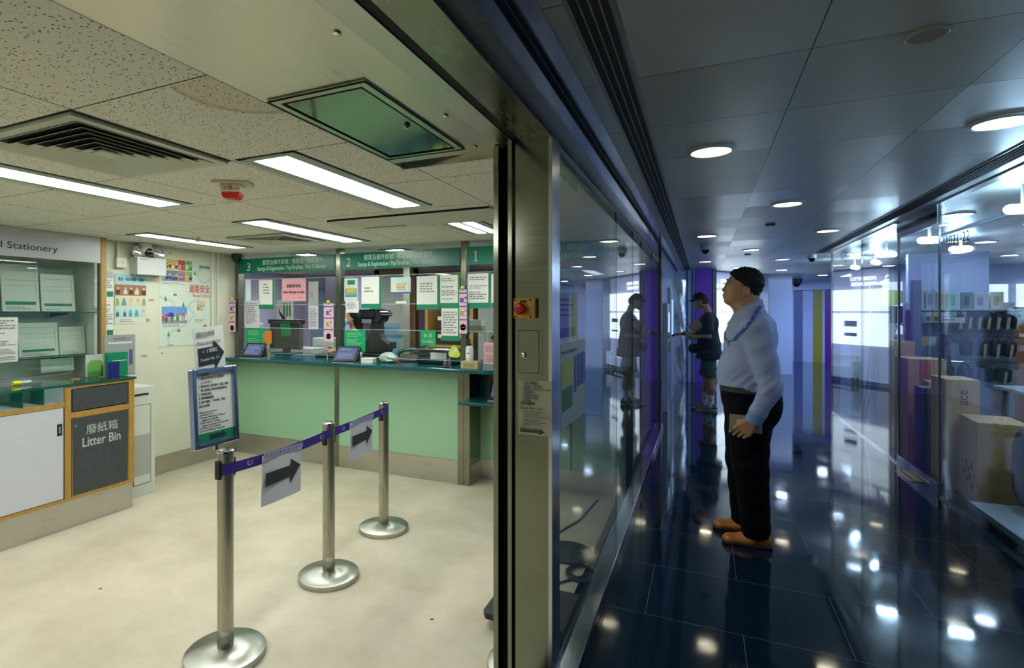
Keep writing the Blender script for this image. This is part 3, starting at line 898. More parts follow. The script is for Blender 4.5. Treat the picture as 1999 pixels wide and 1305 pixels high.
B().box(-0.5, 2.70, 0.52, 0.55, 0.195, 0.98).box(-0.5, 2.26, 0.02, 0.5, 0.85, 0.872).box(2.262, 2.284, 0.02, 0.52, 0.2, 0.98).obj('carcass', LAM, cb)
d1 = B().box(1.30, 2.236, 0.004, 0.02, 0.222, 0.842).obj('sliding_door', LAM, cb)
B().box(2.195, 2.228, 0.0015, 0.004, 0.655, 0.735).obj('handle', mat('dark metal', (0.06, 0.06, 0.05), 0.3, 0.8), d1, bevel=0.002)
B().box(2.206, 2.217, 0.0005, 0.0015, 0.672, 0.718).obj('recess', mat('pale recess', (0.3, 0.3, 0.27), 0.4), d1)
d2 = B().box(-0.5, 1.294, 0.010, 0.026, 0.222, 0.842).obj('sliding_door', LAM, cb)
B().box(2.295, 2.692, 0.002, 0.02, 0.808, 0.958).obj('slate_panel', SLATE, cb)
d3 = B().box(2.297, 2.690, 0.002, 0.02, 0.222, 0.752).obj('litter_bin_door', SLATE, cb)
B().box(2.289, 2.295, 0.001, 0.019, 0.216, 0.758).box(2.692, 2.698, 0.001, 0.019, 0.216, 0.758).box(2.289, 2.698, 0.001, 0.019, 0.753, 0.758).box(2.289, 2.698, 0.001, 0.019, 0.216, 0.221).obj('brass_edge', steel('brass edge', (0.6, 0.42, 0.15), 0.3), d3)
B().cyl((2.312, 0.002, 0.705), (2.312, -0.006, 0.705), 0.013).obj('lock', steel('lock steel'), d3, smooth=True)
text_mesh([('廢紙箱', 2.385, 0.635, 0.075, ('fit', 0.225)), ('Litter Bin', 2.356, 0.545, 0.092, ('fit', 0.275), 'LEFT', 0.001)], 'lettering', mat('pale lettering', (0.50, 0.55, 0.52), 0.6), d3, y=0.001)
dv = None
for i, xx in enumerate((1.10, 1.355, 1.61, 1.868, 1.995, 2.12)):
    B().box(xx, xx + 0.006, 0.02, 0.40, 0.875, 0.980).obj('glass_divider', GGREEN if i > 2 else SHELFG, cb)
B().box(-0.5, 2.752, -0.010, 0.46, 0.985, 0.997).obj('glass_top', SHELFG, cb)
B().box(-0.5, 2.752, -0.013, -0.009, 0.984, 0.998).box(2.750, 2.755, -0.010, 0.46, 0.984, 0.998).obj('glass_edge', GGREEN, cb)
B().box(2.285, 2.70, 0.02, 0.45, 0.970, 0.984).obj('top_board', mat('grey board', (0.22, 0.25, 0.24), 0.5), cb)

# wall display case above the cabinet
dc = thing('display_case', 'recessed glass fronted stationery display case with Postal Stationery header', 'display case', (XW + 0.10, 0, 0), FL)
B().box(-0.5, 2.79, 0.0, 0.02, 1.89, 2.097).obj('header', mat('header white', (0.52, 0.53, 0.58), 0.3), dc)
text_mesh([('Postal Stationery', 1.915, 1.945, 0.070, ('fit', 0.545))], 'lettering', INK, dc, y=-0.001)
B().box(2.792, 2.832, -0.005, 0.05, 0.999, 2.097).obj('oak_post', OAK, dc)
B().box(-0.5, 2.79, 0.0, 0.03, 1.0, 1.022).obj('sliding_track', STH, dc)
B().box(-0.5, 1.55, 0.006, 0.010, 1.022, 1.89).obj('glass_door', CLEAR, dc)
B().box(1.53, 2.79, 0.016, 0.020, 1.022, 1.89).obj('glass_door', CLEAR, dc)
B().box(2.782, 2.791, 0.0, 0.02, 1.022, 1.89).obj('seal', mat('grey seal', (0.12, 0.15, 0.13), 0.5), dc)
for zz in (1.488, 1.144):
    sh = B().box(-0.5, 2.78, 0.05, 0.30, zz, zz + 0.007).obj('glass_shelf', SHELFG, dc)
    B().box(-0.5, 2.78, 0.046, 0.050, zz, zz + 0.008).obj('glass_edge', GGREEN, sh)
    for xx in (1.6, 2.62):
        B().prismx([(0.42, zz), (0.14, zz), (0.14, zz - 0.012), (0.38, zz - 0.035), (0.40, zz - 0.11), (0.42, zz - 0.11)], xx, xx + 0.006).obj('bracket', mat('dark bracket', (0.05, 0.06, 0.06), 0.4), sh)
ENV = mat('envelope card', (0.66, 0.72, 0.64), 0.6)
GLINE = mat('green print', (0.03, 0.20, 0.13), 0.6)
def envelope(lab, y0, y1, z0, z1, X=-4.60, green=True, seed=1):
    w_, h_ = y1 - y0, z1 - z0
    o = B().box(-w_ / 2, w_ / 2, 0, 0.01, 0, h_).obj('postal_envelope', ENV)
    tag(o, lab, 'envelope', 'sample envelopes in the display case')
    o.location = (X, (y0 + y1) / 2, z0 + 0.002)
    o.rotation_euler = (Matrix.Rotation(FL, 3, 'Z') @ Matrix.Rotation(-0.10, 3, 'X')).to_euler()
    if green:
        B().box(-w_ * 0.42, w_ * 0.40, -0.001, 0, h_ * 0.14, h_ * 0.21).obj('green_band', GREEN_INK, o)
    q = B()
    for zf in (0.55, 0.66, 0.86): q.box(-w_ * 0.42, w_ * 0.42, -0.001, 0, h_ * zf, h_ * zf + 0.0015)
    q.box(w_ * 0.42, w_ * 0.423, -0.001, 0, h_ * 0.25, h_ * 0.86)
    q.obj('form_lines', GLINE, o)
    rows(B(), -w_ * 0.40, w_ * 0.25, h_ * 0.03, h_ * 0.11, 2, seed=seed).obj('print', GREY_INK, o)
    return o
envelope('large pale envelope with green band at the left of the top glass shelf', 2.195, 2.44, 1.497, 1.85)
envelope('pale form envelope with green band at the right of the top glass shelf', 2.455, 2.70, 1.497, 1.79, seed=2)
envelope('pale envelope with green band and two square codes on the middle shelf', 2.30, 2.575, 1.153, 1.41, seed=3)
envelope('smaller pale envelope without green band on the middle shelf', 2.585, 2.78, 1.153, 1.375, green=False, seed=4)
envelope('low pale envelope leaning at the bottom of the display case', 2.45, 2.69, 1.022, 1.125, green=False, seed=5)
envelope('big envelope at the very left picture edge on the top shelf', 1.90, 2.18, 1.497, 1.85, seed=6)
o = B().box(-0.045, 0.045, -0.02, 0.02, 0, 0.036).obj('price_tag', WHITE_P, loc=(-4.52, 2.80, 1.4955), rotz=FL); tag(o, 'small white label block at the right end of the top glass shelf', 'label')
rows(B(), -0.035, 0.035, 0.008, 0.028, 2, y=-0.0212).obj('print', GREY_INK, o)
paper('notice', 'white notice with dense text taped inside the case glass at the picture edge', 'notice', (XW + 0.096, 2.07, 1.30), 0.27, 0.315, FL, rowspec=((0.06, 0.94, 0.62, 0.95, 6), (0.06, 0.94, 0.33, 0.48, 4), (0.06, 0.45, 0.04, 0.3, 8), (0.52, 0.94, 0.04, 0.3, 8)))
# leaflet holder, sweets and rack on the glass top
lh = thing('leaflet_holder', 'clear holder with white and green leaflets on the glass counter top', 'leaflet holder', (-4.24, 2.645, 0.9972), FL)
B().box(-0.085, 0.085, -0.03, 0.03, 0, 0.004).box(-0.085, 0.085, -0.031, -0.029, 0, 0.045).obj('holder', SHELFG, lh)
B().box(-0.080, 0.055, 0.004, 0.007, 0.004, 0.170).obj('leaflet', WHITE_P, lh)
B().prism([(-0.07, 0.004), (0.045, 0.004), (0.055, 0.10), (0.02, 0.125), (-0.05, 0.125), (-0.07, 0.10)], -0.006, -0.002).obj('green_leaflet', mat('lime green', (0.22, 0.55, 0.13), 0.5), lh)
B().box(0.03, 0.08, -0.016, -0.012, 0.004, 0.08).obj('brown_leaflet', mat('brown print', (0.12, 0.06, 0.05), 0.5), lh)
o = B().cyl((0, 0, 0), (0.045, 0, 0.0), 0.016, n=16).obj('glue_stick_cap', mat('yellow plastic', (0.75, 0.68, 0.03), 0.35), loc=(-4.20, 2.06, 1.0135), rotz=FL, smooth=True); tag(o, 'small yellow plastic roll lying on the glass top', 'stationery')
B().cyl((0.045, 0, 0), (0.11, 0, 0), 0.011, n=14).obj('clear_body', mat('clear plastic', (0.6, 0.65, 0.62), 0.2), o, smooth=True)
o = B().box(-0.03, 0.03, -0.015, 0.015, 0, 0.008).obj('wood_block', OAK, loc=(-4.17, 2.44, 0.9975), rotz=FL); tag(o, 'small flat brown block lying on the glass top', 'block')
rk = thing('leaflet_rack', 'grey upright rack board holding a green leaflet at the cabinet end', 'leaflet rack', (-4.10, 2.735, 0.9985), FL)
GRB = mat('rack grey', (0.33, 0.35, 0.33), 0.5)
B().box(-0.12, 0.128, 0.0, 0.012, 0, 0.318).box(-0.12, 0.128, 0.0, 0.08, 0, 0.004).obj('back_board', GRB, rk)
B().box(-0.095, 0.10, -0.002, 0, 0.25, 0.262).obj('white_strip', WHITE_P, rk)
gl = B().box(-0.115, 0.045, -0.03, -0.002, 0.0, 0.185).obj('green_leaflet', mat('post green card', (0.0, 0.22, 0.10), 0.4), rk)
B().box(-0.08, 0.035, -0.032, -0.030, 0.12, 0.124).obj('white_line', WHITE_P, gl)
B().box(-0.115, -0.025, -0.034, -0.030, 0.0, 0.115).obj('blue_leaflet', mat('navy card', (0.01, 0.01, 0.18), 0.4), gl)
rows(B(), -0.05, 0.09, 0.275, 0.30, 2).box(0.075, 0.105, -0.001, 0, 0.08, 0.2).obj('print', mat('purple ink', (0.12, 0.08, 0.25), 0.6), rk)

# white pedestal bin cabinet behind the long cabinet
wb = thing('white_bin_cabinet', 'white pedestal box with narrow slot standing beyond the oak cabinet', 'bin', (-4.12, 2.84, 0), FL)
WPL = mat('white plastic box', (0.60, 0.63, 0.56), 0.4)
B().box(-0.04, 0.21, 0, 0.38, 0.0, 0.885).obj('body', WPL, wb, bevel=0.004)
B().box(0.03, 0.15, -0.003, 0.0, 0.815, 0.832).obj('slot', DARK, wb)
B().box(0.02, 0.165, -0.006, 0.0, 0.10, 0.74).obj('door_panel', WPL, wb)
B().box(0.018, 0.0205, -0.0075, -0.004, 0.10, 0.74).box(0.165, 0.1675, -0.0075, -0.004, 0.10, 0.74).box(0.018, 0.1675, -0.0075, -0.004, 0.738, 0.741).box(0.018, 0.1675, -0.0075, -0.004, 0.099, 0.102).obj('gap_line', DARK, wb)
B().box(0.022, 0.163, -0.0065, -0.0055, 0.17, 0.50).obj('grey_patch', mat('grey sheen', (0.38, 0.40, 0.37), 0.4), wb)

# ================================================================== things on the poster wall
el = thing('emergency_light', 'white emergency light box with two round lamps on the poster wall', 'emergency light', (XW, 3.22, 1.82), FL)
B().box(-0.115, 0.165, -0.10, 0, 0, 0.155).obj('box', mat('light grey enamel', (0.55, 0.58, 0.58), 0.35), el, bevel=0.004)
rows(B(), -0.085, 0.0, 0.128, 0.142, 1, y=-0.1012).obj('print', RED_INK, el)
for s in (-0.10, 0.10):
    l = B().lathe([(0.001, -0.02), (0.03, -0.016), (0.05, 0), (0.053, 0.012), (0.048, 0.018), (0.03, 0.012), (0.001, 0.010)], n=28)
    l.v = [(x + s, -0.075 - z, 0.195 + y) for x, y, z in l.v]
    lo = l.obj('lamp_head', steel('chrome lamp', (0.75, 0.78, 0.8), 0.12), el, smooth=True)
    B().cyl((s, -0.05, 0.155), (s, -0.05, 0.175), 0.01).obj('bracket', WPL, lo)
wc = thing('wall_camera', 'white turret security camera above the emergency light', 'security camera', (XW, 3.20, 2.03), FL)
B().lathe([(0.055, 0.065), (0.055, 0.045), (0.045, 0.03)], (0, -0.07, 0), 24).obj('mount', WPL, wc, smooth=True)
B().ell((0, -0.08, 0.0), (0.06, 0.055, 0.055)).obj('housing', WPL, wc, smooth=True)
l = B().lathe([(0.001, 0.03), (0.025, 0.026), (0.042, 0.0), (0.044, -0.01)], n=24)
l.v = [(x, -0.115 - z * 0.8, y - 0.008) for x, y, z in l.v]
l.obj('lens_cover', mat('black dome'), wc, smooth=True)
jb = B().box(-0.045, 0.045, -0.045, 0, 0, 0.085).obj('junction_box', WPL, loc=(XW, 3.005, 1.87), rotz=FL, bevel=0.003); tag(jb, 'small white junction box left of the emergency light', 'junction box')
B().cyl((-0.02, -0.02, 0.085), (-0.02, -0.02, 0.228), 0.011, n=10).obj('conduit', mat('painted conduit'), jb, smooth=True)
B().box(0.0, 0.012, -0.047, -0.045, 0.045, 0.05).obj('led', INK, jb)

def pic(o, name, x0, x1, z0, z1, m_, y=-0.0016):
    return B().box(x0, x1, y, -0.0006, z0, z1).obj(name, m_, o)
CR = lambda n, *c: mat(n, c if c else None, 0.55)
p = paper('notice_strip', 'narrow notice column with square codes partly hidden by the oak post', 'notice', (XW + 0.004, 2.902, 1.555), 0.105, 0.56, FL, bands=(('green_band', 0.5, 1, 0.62, 0.70, GREEN_INK), ('green_band', 0.5, 1, 0.04, 0.12, GREEN_INK), ('header', 0.0, 1, 0.90, 1.0, mat('grey print', (0.42, 0.46, 0.44), 0.6))), rowspec=((0.1, 0.95, 0.72, 0.88, 6), (0.1, 0.95, 0.2, 0.55, 10)))
p = paper('poster', 'poster with photo strips and a pale blue title below the emergency light', 'poster', (XW + 0.004, 3.112, 1.605), 0.285, 0.43, FL, m=CR('poster cream', 0.66, 0.68, 0.58),
    bands=(('title_band', 0, 1, 0.80, 1.0, CR('sky blue', 0.35, 0.58, 0.66)), ('photo_strip', 0, 1, 0.57, 0.79, CR('warm brown', 0.30, 0.16, 0.09)), ('photo_strip', 0, 1, 0.34, 0.56, CR('pale yellow', 0.68, 0.62, 0.42)), ('photo_strip', 0, 1, 0.13, 0.33, CR('pale aqua', 0.45, 0.66, 0.68))),
    rowspec=((0.15, 0.6, 0.03, 0.10, 2),))
text_mesh([('登記 一站式 免裝 一站通', -0.115, 0.160, 0.032, ('fit', 0.23))], 'lettering', INK, p, y=-0.003)
# people and pictures inside the photo strips are flat print
pinks = [CR('warm skin print', 0.62, 0.40, 0.26), CR('dark brown print', 0.08, 0.04, 0.03), CR('cream print', 0.62, 0.60, 0.48), CR('leaf green print', 0.30, 0.42, 0.12), CR('blue jacket print', 0.08, 0.14, 0.28), CR('teal print', 0.10, 0.35, 0.38)]
rd = random.Random(11)
for zc, pal in ((0.078, (1, 2, 1, 2, 1)), (-0.020, (3, 5, 2, 2, 3)), (-0.116, (4, 4, 5, 5, 2))):
    for k_, ci in enumerate(pal):
        cx_ = -0.115 + 0.058 * k_ + rd.uniform(-0.008, 0.008); bw = rd.uniform(0.014, 0.024)
        B().prism([(cx_ - bw, zc - 0.036), (cx_ + bw, zc - 0.036), (cx_ + bw * 0.8, zc + 0.002), (cx_ - bw * 0.8, zc + 0.002)], -0.0030 - 0.0001 * k_, -0.0022).obj('photo_figure', pinks[ci], p)
        B().prism([(cx_ + bw * 0.6 * math.cos(t * 0.5236), zc + 0.013 + bw * 0.65 * math.sin(t * 0.5236)) for t in range(12)], -0.0038 - 0.0001 * k_, -0.0030).obj('photo_face', pinks[0] if ci in (2, 4, 1) else pinks[5], p)

rp = paper('road_safety_poster', 'large pale road safety poster with cartoon pictures on the cream wall', 'poster', (XW + 0.004, 3.67, 1.585), 0.575, 0.83, FL, m=CR('poster mint', 0.60, 0.68, 0.58))
W_, H_ = 0.575, 0.83
def rq(name, x0, x1, z0, z1, m_, y=-0.0016): return B().box((x0 - 0.5) * W_, (x1 - 0.5) * W_, y, -0.0006, (z0 - 0.5) * H_, (z1 - 0.5) * H_).obj(name, m_, rp)
stamps = [(0.05, 0.34, 0.87, 0.985, CR('amber print', 0.62, 0.42, 0.10)), (0.35, 0.48, 0.87, 0.985, CR('scarlet print', 0.55, 0.06, 0.05)), (0.49, 0.62, 0.87, 0.985, CR('leaf print', 0.16, 0.42, 0.10)),
          (0.05, 0.34, 0.74, 0.86, CR('slate print2', 0.18, 0.24, 0.24)), (0.35, 0.48, 0.74, 0.86, CR('mauve print', 0.38, 0.22, 0.36)), (0.49, 0.62, 0.74, 0.86, CR('lime print', 0.30, 0.46, 0.10)),
          (0.05, 0.52, 0.26, 0.45, CR('sky print', 0.14, 0.30, 0.62)), (0.72, 0.88, 0.40, 0.52, CR('sand print', 0.62, 0.50, 0.30))]
for i, (a, c, e, g, m_) in enumerate(stamps):
    s_ = rq('stamp_picture', a, c, e, g, m_)
    rd = random.Random(i)
    ink_ = [CR('white print', 0.62, 0.64, 0.58), CR('dark print', 0.05, 0.05, 0.07), CR('skin print', 0.60, 0.36, 0.22), CR('brick red', 0.42, 0.10, 0.07), CR('car blue', 0.03, 0.04, 0.36), CR('fir green', 0.05, 0.25, 0.08), CR('amber print')]
    w_p, h_p = (c - a) * W_, (g - e) * H_
    n_f = max(2, int(w_p / 0.028))
    for k_ in range(n_f):
        cx_ = (a - 0.5) * W_ + w_p * (k_ + 0.5) / n_f; cz_ = (e - 0.5) * H_ + h_p * (0.30 + 0.12 * rd.random())
        sc_ = h_p * (0.55 + 0.15 * rd.random()); bw = min(w_p / n_f * 0.42, sc_ * 0.30)
        B().prism([(cx_ - bw, cz_ - sc_ * 0.35), (cx_ + bw, cz_ - sc_ * 0.35), (cx_ + bw * 0.75, cz_ + sc_ * 0.12), (cx_ - bw * 0.75, cz_ + sc_ * 0.12)], -0.0026, -0.0020).obj('figure_body', rd.choice(ink_), s_)
        B().prism([(cx_ + bw * 0.7 * math.cos(t * 0.628), cz_ + sc_ * 0.12 + bw * 0.65 + bw * 0.75 * math.sin(t * 0.628)) for t in range(10)], -0.0030, -0.0020).obj('figure_head', ink_[2] if k_ % 2 else ink_[0], s_)
        B().prism([(cx_ + bw * 0.75 * math.cos(t * 0.524), cz_ + sc_ * 0.12 + bw * 0.85 + bw * 0.72 * math.sin(t * 0.524)) for t in range(7)], -0.0034, -0.0028).obj('figure_hat', rd.choice(ink_[1:]), s_)
s_ = rq('road_strip', 0.05, 0.52, 0.26, 0.32, CR('road grey', 0.25, 0.27, 0.27), -0.0022)
rq('red_strip', 0.05, 0.52, 0.345, 0.362, CR('scarlet print'), -0.0022)
c_ = B().prism([(-0.21, -0.135), (-0.20, -0.118), (-0.185, -0.112), (-0.175, -0.098), (-0.15, -0.098), (-0.14, -0.112), (-0.125, -0.118), (-0.122, -0.135)], -0.004, -0.0022)
c_.obj('car_print', CR('car blue', 0.03, 0.04, 0.36), rp)
text_mesh([('道路安全', (0.555 - 0.5) * W_, (0.625 - 0.5) * H_, 0.085, ('fit', 0.245), 'LEFT', 0.0007)], 'title_lettering', CR('title red', 0.55, 0.08, 0.05), rp, y=-0.004)
text_mesh([('Road Safety', (0.63 - 0.5) * W_, (0.565 - 0.5) * H_, 0.042, ('fit', 0.205))], 'subtitle_lettering', CR('title red'), rp, y=-0.002)
text_mesh([('28.5.2026', (0.76 - 0.5) * W_, (0.915 - 0.5) * H_, 0.034, ('fit', 0.13), 'LEFT', 0.001)], 'date_lettering', INK, rp, y=-0.002)
# winding road drawn on the poster
def ribbon(pts, wd, y):
    b_ = B()
    for i in range(len(pts) - 1):
        (x0, z0), (x1, z1) = pts[i], pts[i + 1]
        L_ = math.hypot(x1 - x0, z1 - z0) or 1; nx, nz = -(z1 - z0) / L_ * wd, (x1 - x0) / L_ * wd
        b_.quad((x0 - nx, y, z0 - nz), (x1 - nx, y, z1 - nz), (x1 + nx, y, z1 + nz), (x0 + nx, y, z0 + nz))
    return b_
pl = [((0.5 + 0.0 - 0.5) * W_ - 0.28 + 0.0, 0.02)]
rd1 = [(-0.285 + 0.16 * math.sin(t / 12 * 3.14159 * 0.95), 0.05 - t * 0.0105) for t in range(13)]
rd2 = [(0.21 + 0.075 * math.cos(t / 16 * 5.2 + 0.6), 0.275 + 0.075 * math.sin(t / 16 * 5.2 + 0.6)) for t in range(17)]
rd3 = [(0.16, 0.03), (0.08, 0.01), (0.03, -0.02), (0.05, -0.08), (0.10, -0.12), (0.03, -0.19), (-0.06, -0.24), (-0.16, -0.27), (-0.19, -0.32), (-0.19, -0.39)]
for r_ in (rd1, rd2, rd3): ribbon(r_, 0.010, -0.0015).obj('printed_road', CR('pale road', 0.50, 0.56, 0.56), rp)
q = B()
for (x, z) in ((-0.22, 0.03), (0.10, 0.29), (-0.03, -0.02), (-0.19, -0.30)): q.prism([(x - 0.014, z - 0.02), (x + 0.014, z - 0.02), (x, z + 0.03)], -0.0026, -0.002)
q.obj('tree_print', CR('fir green', 0.05, 0.25, 0.08), rp)
q = B()
for (x, z) in ((-0.12, 0.07), (-0.08, -0.27), (0.22, -0.23)): q.prism([(x - 0.022, z - 0.01), (x + 0.022, z - 0.01), (x + 0.016, z + 0.002), (x + 0.008, z + 0.012), (x - 0.008, z + 0.012), (x - 0.018, z + 0.002)], -0.0026, -0.002)
q.obj('small_car_print', CR('brick red', 0.42, 0.10, 0.07), rp)
rows(B(), -0.25, 0.02, 0.165, 0.19, 2, seed=3).obj('print', GREY_INK, rp)
rows(B(), -0.25, 0.00, -0.235, -0.205, 2, seed=4).box(-0.20, -0.14, -0.0014, 0, -0.405, -0.398).obj('print', GREY_INK, rp)
rows(B(), 0.10, 0.24, -0.20, -0.16, 3, seed=5).obj('print', GREY_INK, rp)
# peeled paint scars
SCAR = mat('bare plaster', (0.40, 0.32, 0.24), 0.8)
for i, (yy, zz, a, bb) in enumerate(((3.25, 1.42, 0.05, 0.022), (3.31, 1.60, 0.035, 0.012), (3.24, 1.10, 0.035, 0.012), (3.50, 2.045, 0.016, 0.010), (3.42, 1.11, 0.012, 0.01))):
    rd = random.Random(i)
    o = B().prism([(a * (0.7 + 0.5 * rd.random()) * math.cos(t * 0.785), bb * (0.7 + 0.6 * rd.random()) * math.sin(t * 0.785)) for t in range(8)], -0.0015, 0).obj('paint_scar', SCAR, loc=(XW, yy, zz), rotz=FL)
    o['kind'] = 'structure'

# ================================================================== the service counter
GPANEL = mat('green back-painted glass', (0.30, 0.53, 0.34), 0.12, coat=0.3)
TEAL = mat('teal stone top', (0.005, 0.085, 0.095), 0.12, noise=0.25, nscale=90)
TEALD = mat('teal laminate', (0.005, 0.065, 0.065), 0.3)
ct = thing('service_counter', 'green glass fronted post office counter with teal top and steel plinth', 'counter', (0, 0, 0))
B().box(XW + 0.001, -1.92, YC, YC + 0.02, 0, 0.205).obj('plinth', STH, ct)
B().box(XW + 0.001, -3.225, YC + 0.002, YC + 0.02, 0.207, 0.985).obj('glass_panel', GPANEL, ct)
B().box(-3.175, -1.92, YC + 0.002, YC + 0.02, 0.207, 0.985).obj('glass_panel', GPANEL, ct)
B().box(-3.225, -3.175, YC - 0.003, YC + 0.02, 0, 0.985).obj('steel_strip', ST, ct)
B().box(-1.92, -1.865, YC - 0.004, YC + 0.03, 0, 0.985).box(-1.862, -1.808, YC - 0.004, 4.54, 0, 0.985).obj('steel_pier', ST, ct)
B().box(-1.808, -0.56, 4.54, 4.56, 0, 0.17).box(-1.8075, -1.804, YC + 0.02, 4.54, 0, 0.17).obj('plinth', STH, ct)
B().box(-1.808, -1.0, 4.541, 4.56, 0.17, 0.73).box(-0.99, -0.56, 4.541, 4.56, 0.17, 0.73).obj('glass_panel', GPANEL, ct)
B().box(-1.803, -0.56, 4.50, 4.54, 0.755, 0.985).obj('teal_panel', TEALD, ct)
B().box(-1.83, -0.56, 4.09, 4.54, 0.725, 0.752).obj('writing_ledge', TEALD, ct, bevel=0.006)
B().prismz([(XW + 0.001, 4.10), (-1.60, 4.10), (-1.53, 4.13), (-1.50, 4.20), (-1.50, 4.50), (-0.56, 4.50), (-0.56, 4.95), (XW + 0.001, 4.95)], 0.985, 1.02).obj('counter_top', TEAL, ct, bevel=0.008)
B().box(XW + 0.001, -0.56, 4.93, 4.95, 0.0, 0.984).obj('staff_side_panel', LAM, ct)
# steel posts that carry the signs
for i, (x0, x1, lab) in enumerate(((-4.484, -4.432, 'dark steel post at the wall end of the counter'), (-3.180, -3.125, 'plain steel post in the middle of the counter, beside the woman'), (-1.872, -1.822, 'steel post nearest the door jamb, beside the sanitizer bottle'))):
    o = B().box(x0, x1, 4.245, 4.32, 1.021, H_PO - 0.001).obj('counter_post', steel('dark steel', (0.20, 0.19, 0.15), 0.35) if i == 0 else ST, bevel=0.002)
    tag(o, lab, 'post')
# sign boards
SIGNG = mat('sign green', (0.0, 0.155, 0.10), 0.22)
SIGNW = mat('sign lettering', (0.55, 0.68, 0.60), 0.4)
def sign(x0, x1, num, nx, t0, t1, lab):
    s = thing('counter_sign', lab, 'sign', (0, 4.235, 0))
    B().box(x0, x1, 0, 0.02, 1.893, 2.045).obj('board', SIGNG, s)
    text_mesh(([(num, nx, 1.922, 0.115, ('fit', 0.045))] if num != '1' else []) + [('郵票及郵件掛號 / 郵繳通 / 領取郵件', t0 + 0.07, 1.978, 0.056, ('fit', (t1 - t0) * 0.88)),
               ('Stamps & Registration / PayThruPost / Mail Collection', t0, 1.918, 0.058, ('fit', t1 - t0), 'LEFT', 0.0003)], 'lettering', SIGNW, s)
    if num == '1': B().prism([(nx - 0.004, 1.922), (nx + 0.034, 1.922), (nx + 0.034, 1.926), (nx + 0.020, 1.927), (nx + 0.020, 2.006), (nx + 0.017, 2.006), (nx - 0.002, 1.998), (nx - 0.002, 1.995), (nx + 0.010, 1.996), (nx + 0.010, 1.927), (nx - 0.004, 1.926)], -0.0015, 0).obj('numeral', SIGNW, s)
    return s
sign(-4.428, -3.184, '3', -4.31, -4.16, -3.29, 'green number 3 counter sign over the left window')
sign(-3.121, -1.876, '2', -3.05, -2.92, -2.11, 'green number 2 counter sign over the middle window')
sign(-1.818, -0.57, '1', -1.745, -1.57, -0.76, 'green number 1 counter sign running behind the door jamb')
# screens between the posts
EDGE = mat('acrylic edge', (0.45, 0.60, 0.55), 0.2)
for a, c, nm in ((-4.43, -3.182, 'left'), (-3.122, -1.874, 'middle'), (-1.818, -0.57, 'right')):
    s = thing('counter_screen', 'clear acrylic screen of the %s counter window' % nm, 'screen', (0, 4.262, 0))
    B().box(a, c, 0, 0.005, 1.566, 1.83).obj('upper_pane', CLEAR, s)
    B().box(a, c, -0.0005, 0.0055, 1.563, 1.567).box(a, c, -0.0005, 0.0055, 1.828, 1.832).obj('pane_edge', EDGE, s)
    B().box(a, c, 0.02, 0.025, 1.07, 1.328).obj('lower_pane', CLEAR, s)
    B().box(a, c, 0.0195, 0.0255, 1.326, 1.330).box(a, c, 0.0195, 0.0255, 1.068, 1.0715).obj('pane_edge', EDGE, s)
    for xx in (a + 0.12, c - 0.12): B().cyl((xx, 0.022, 1.0205), (xx, 0.022, 1.09), 0.012, n=12).obj('standoff', steel('lock steel'), s, smooth=True)

# papers on the screens
GB = (('green_edge', 0.90, 1.0, 0, 1, GREEN_INK), ('green_foot', 0, 1, 0, 0.16, GREEN_INK))
Yp = 4.245
def gp(name, lab, x0, x1, z0, z1, **k):
    return paper(name, lab, 'notice', ((x0 + x1) / 2, k.pop('Y', Yp), (z0 + z1) / 2), x1 - x0, z1 - z0, F0, **k)
G = 'green edged notices on the counter screens'
gp('green_edged_notice', 'white notice with green foot on the left window beside the pink sheet', -4.148, -3.945, 1.521, 1.82, bands=GB, group=G, rowspec=((0.3, 0.7, 0.5, 0.9, 4),))
gp('list_notice', 'long white list notice at the left end of counter window 3', -4.346, -4.141, 1.326, 1.612, m=CR('lilac paper', 0.60, 0.58, 0.66), rowspec=((0.1, 0.9, 0.08, 0.92, 12),))
gp('pink_notice', 'pink notice reading New Stamps on Sale', -3.842, -3.537, 1.60, 1.824, m=CR('pink paper', 0.72, 0.36, 0.42), texts=((INK, (('新郵票發售', 0.20, 0.62, 0.036, ('fit', 0.18)),)), (CR('dark pink ink', 0.28, 0.03, 0.06), (('New Stamps on Sale', 0.06, 0.36, 0.034, ('fit', 0.27), 'LEFT', 0.001),))), rowspec=((0.7, 0.93, 0.12, 0.2, 1),))
gp('grey_notice', 'grey paper sheet hanging right of the pink notice', -3.505, -3.387, 1.56, 1.79, m=CR('grey paper', 0.36, 0.38, 0.36), rowspec=((0.2, 0.5, 0.3, 0.6, 3),))
gp('lilac_notice', 'pale lilac text sheet under the grey sheet', -3.505, -3.387, 1.325, 1.556, Y=4.245, m=CR('lilac paper'), rowspec=((0.1, 0.9, 0.1, 0.9, 12),))
gp('poster', 'small cartoon festival poster at the left of the middle window', -3.079, -2.928, 1.596, 1.81, m=CR('poster mint'), bands=(('picture', 0.05, 0.95, 0.18, 0.55, CR('meadow print', 0.18, 0.40, 0.22)), ('title', 0.25, 0.8, 0.72, 0.92, GREEN_INK), ('figures', 0.2, 0.8, 0.38, 0.58, CR('amber print')), ('flower_row', 0.05, 0.95, 0.18, 0.26, CR('blue print', 0.10, 0.20, 0.5))))
gp('small_notice', 'small white card notice under the cartoon poster', -3.062, -2.917, 1.486, 1.597, rowspec=((0.1, 0.9, 0.3, 0.9, 5),))
gp('green_edged_notice', 'single green edged notice over the black scale on the middle window', -2.885, -2.670, 1.521, 1.82, bands=GB, group=G, rowspec=((0.15, 0.6, 0.5, 0.9, 4),))
gp('green_edged_notice', 'left one of the two touching green edged notices of the middle window', -2.30, -2.075, 1.513, 1.81, bands=GB, group=G, rowspec=((0.15, 0.8, 0.5, 0.9, 5),))
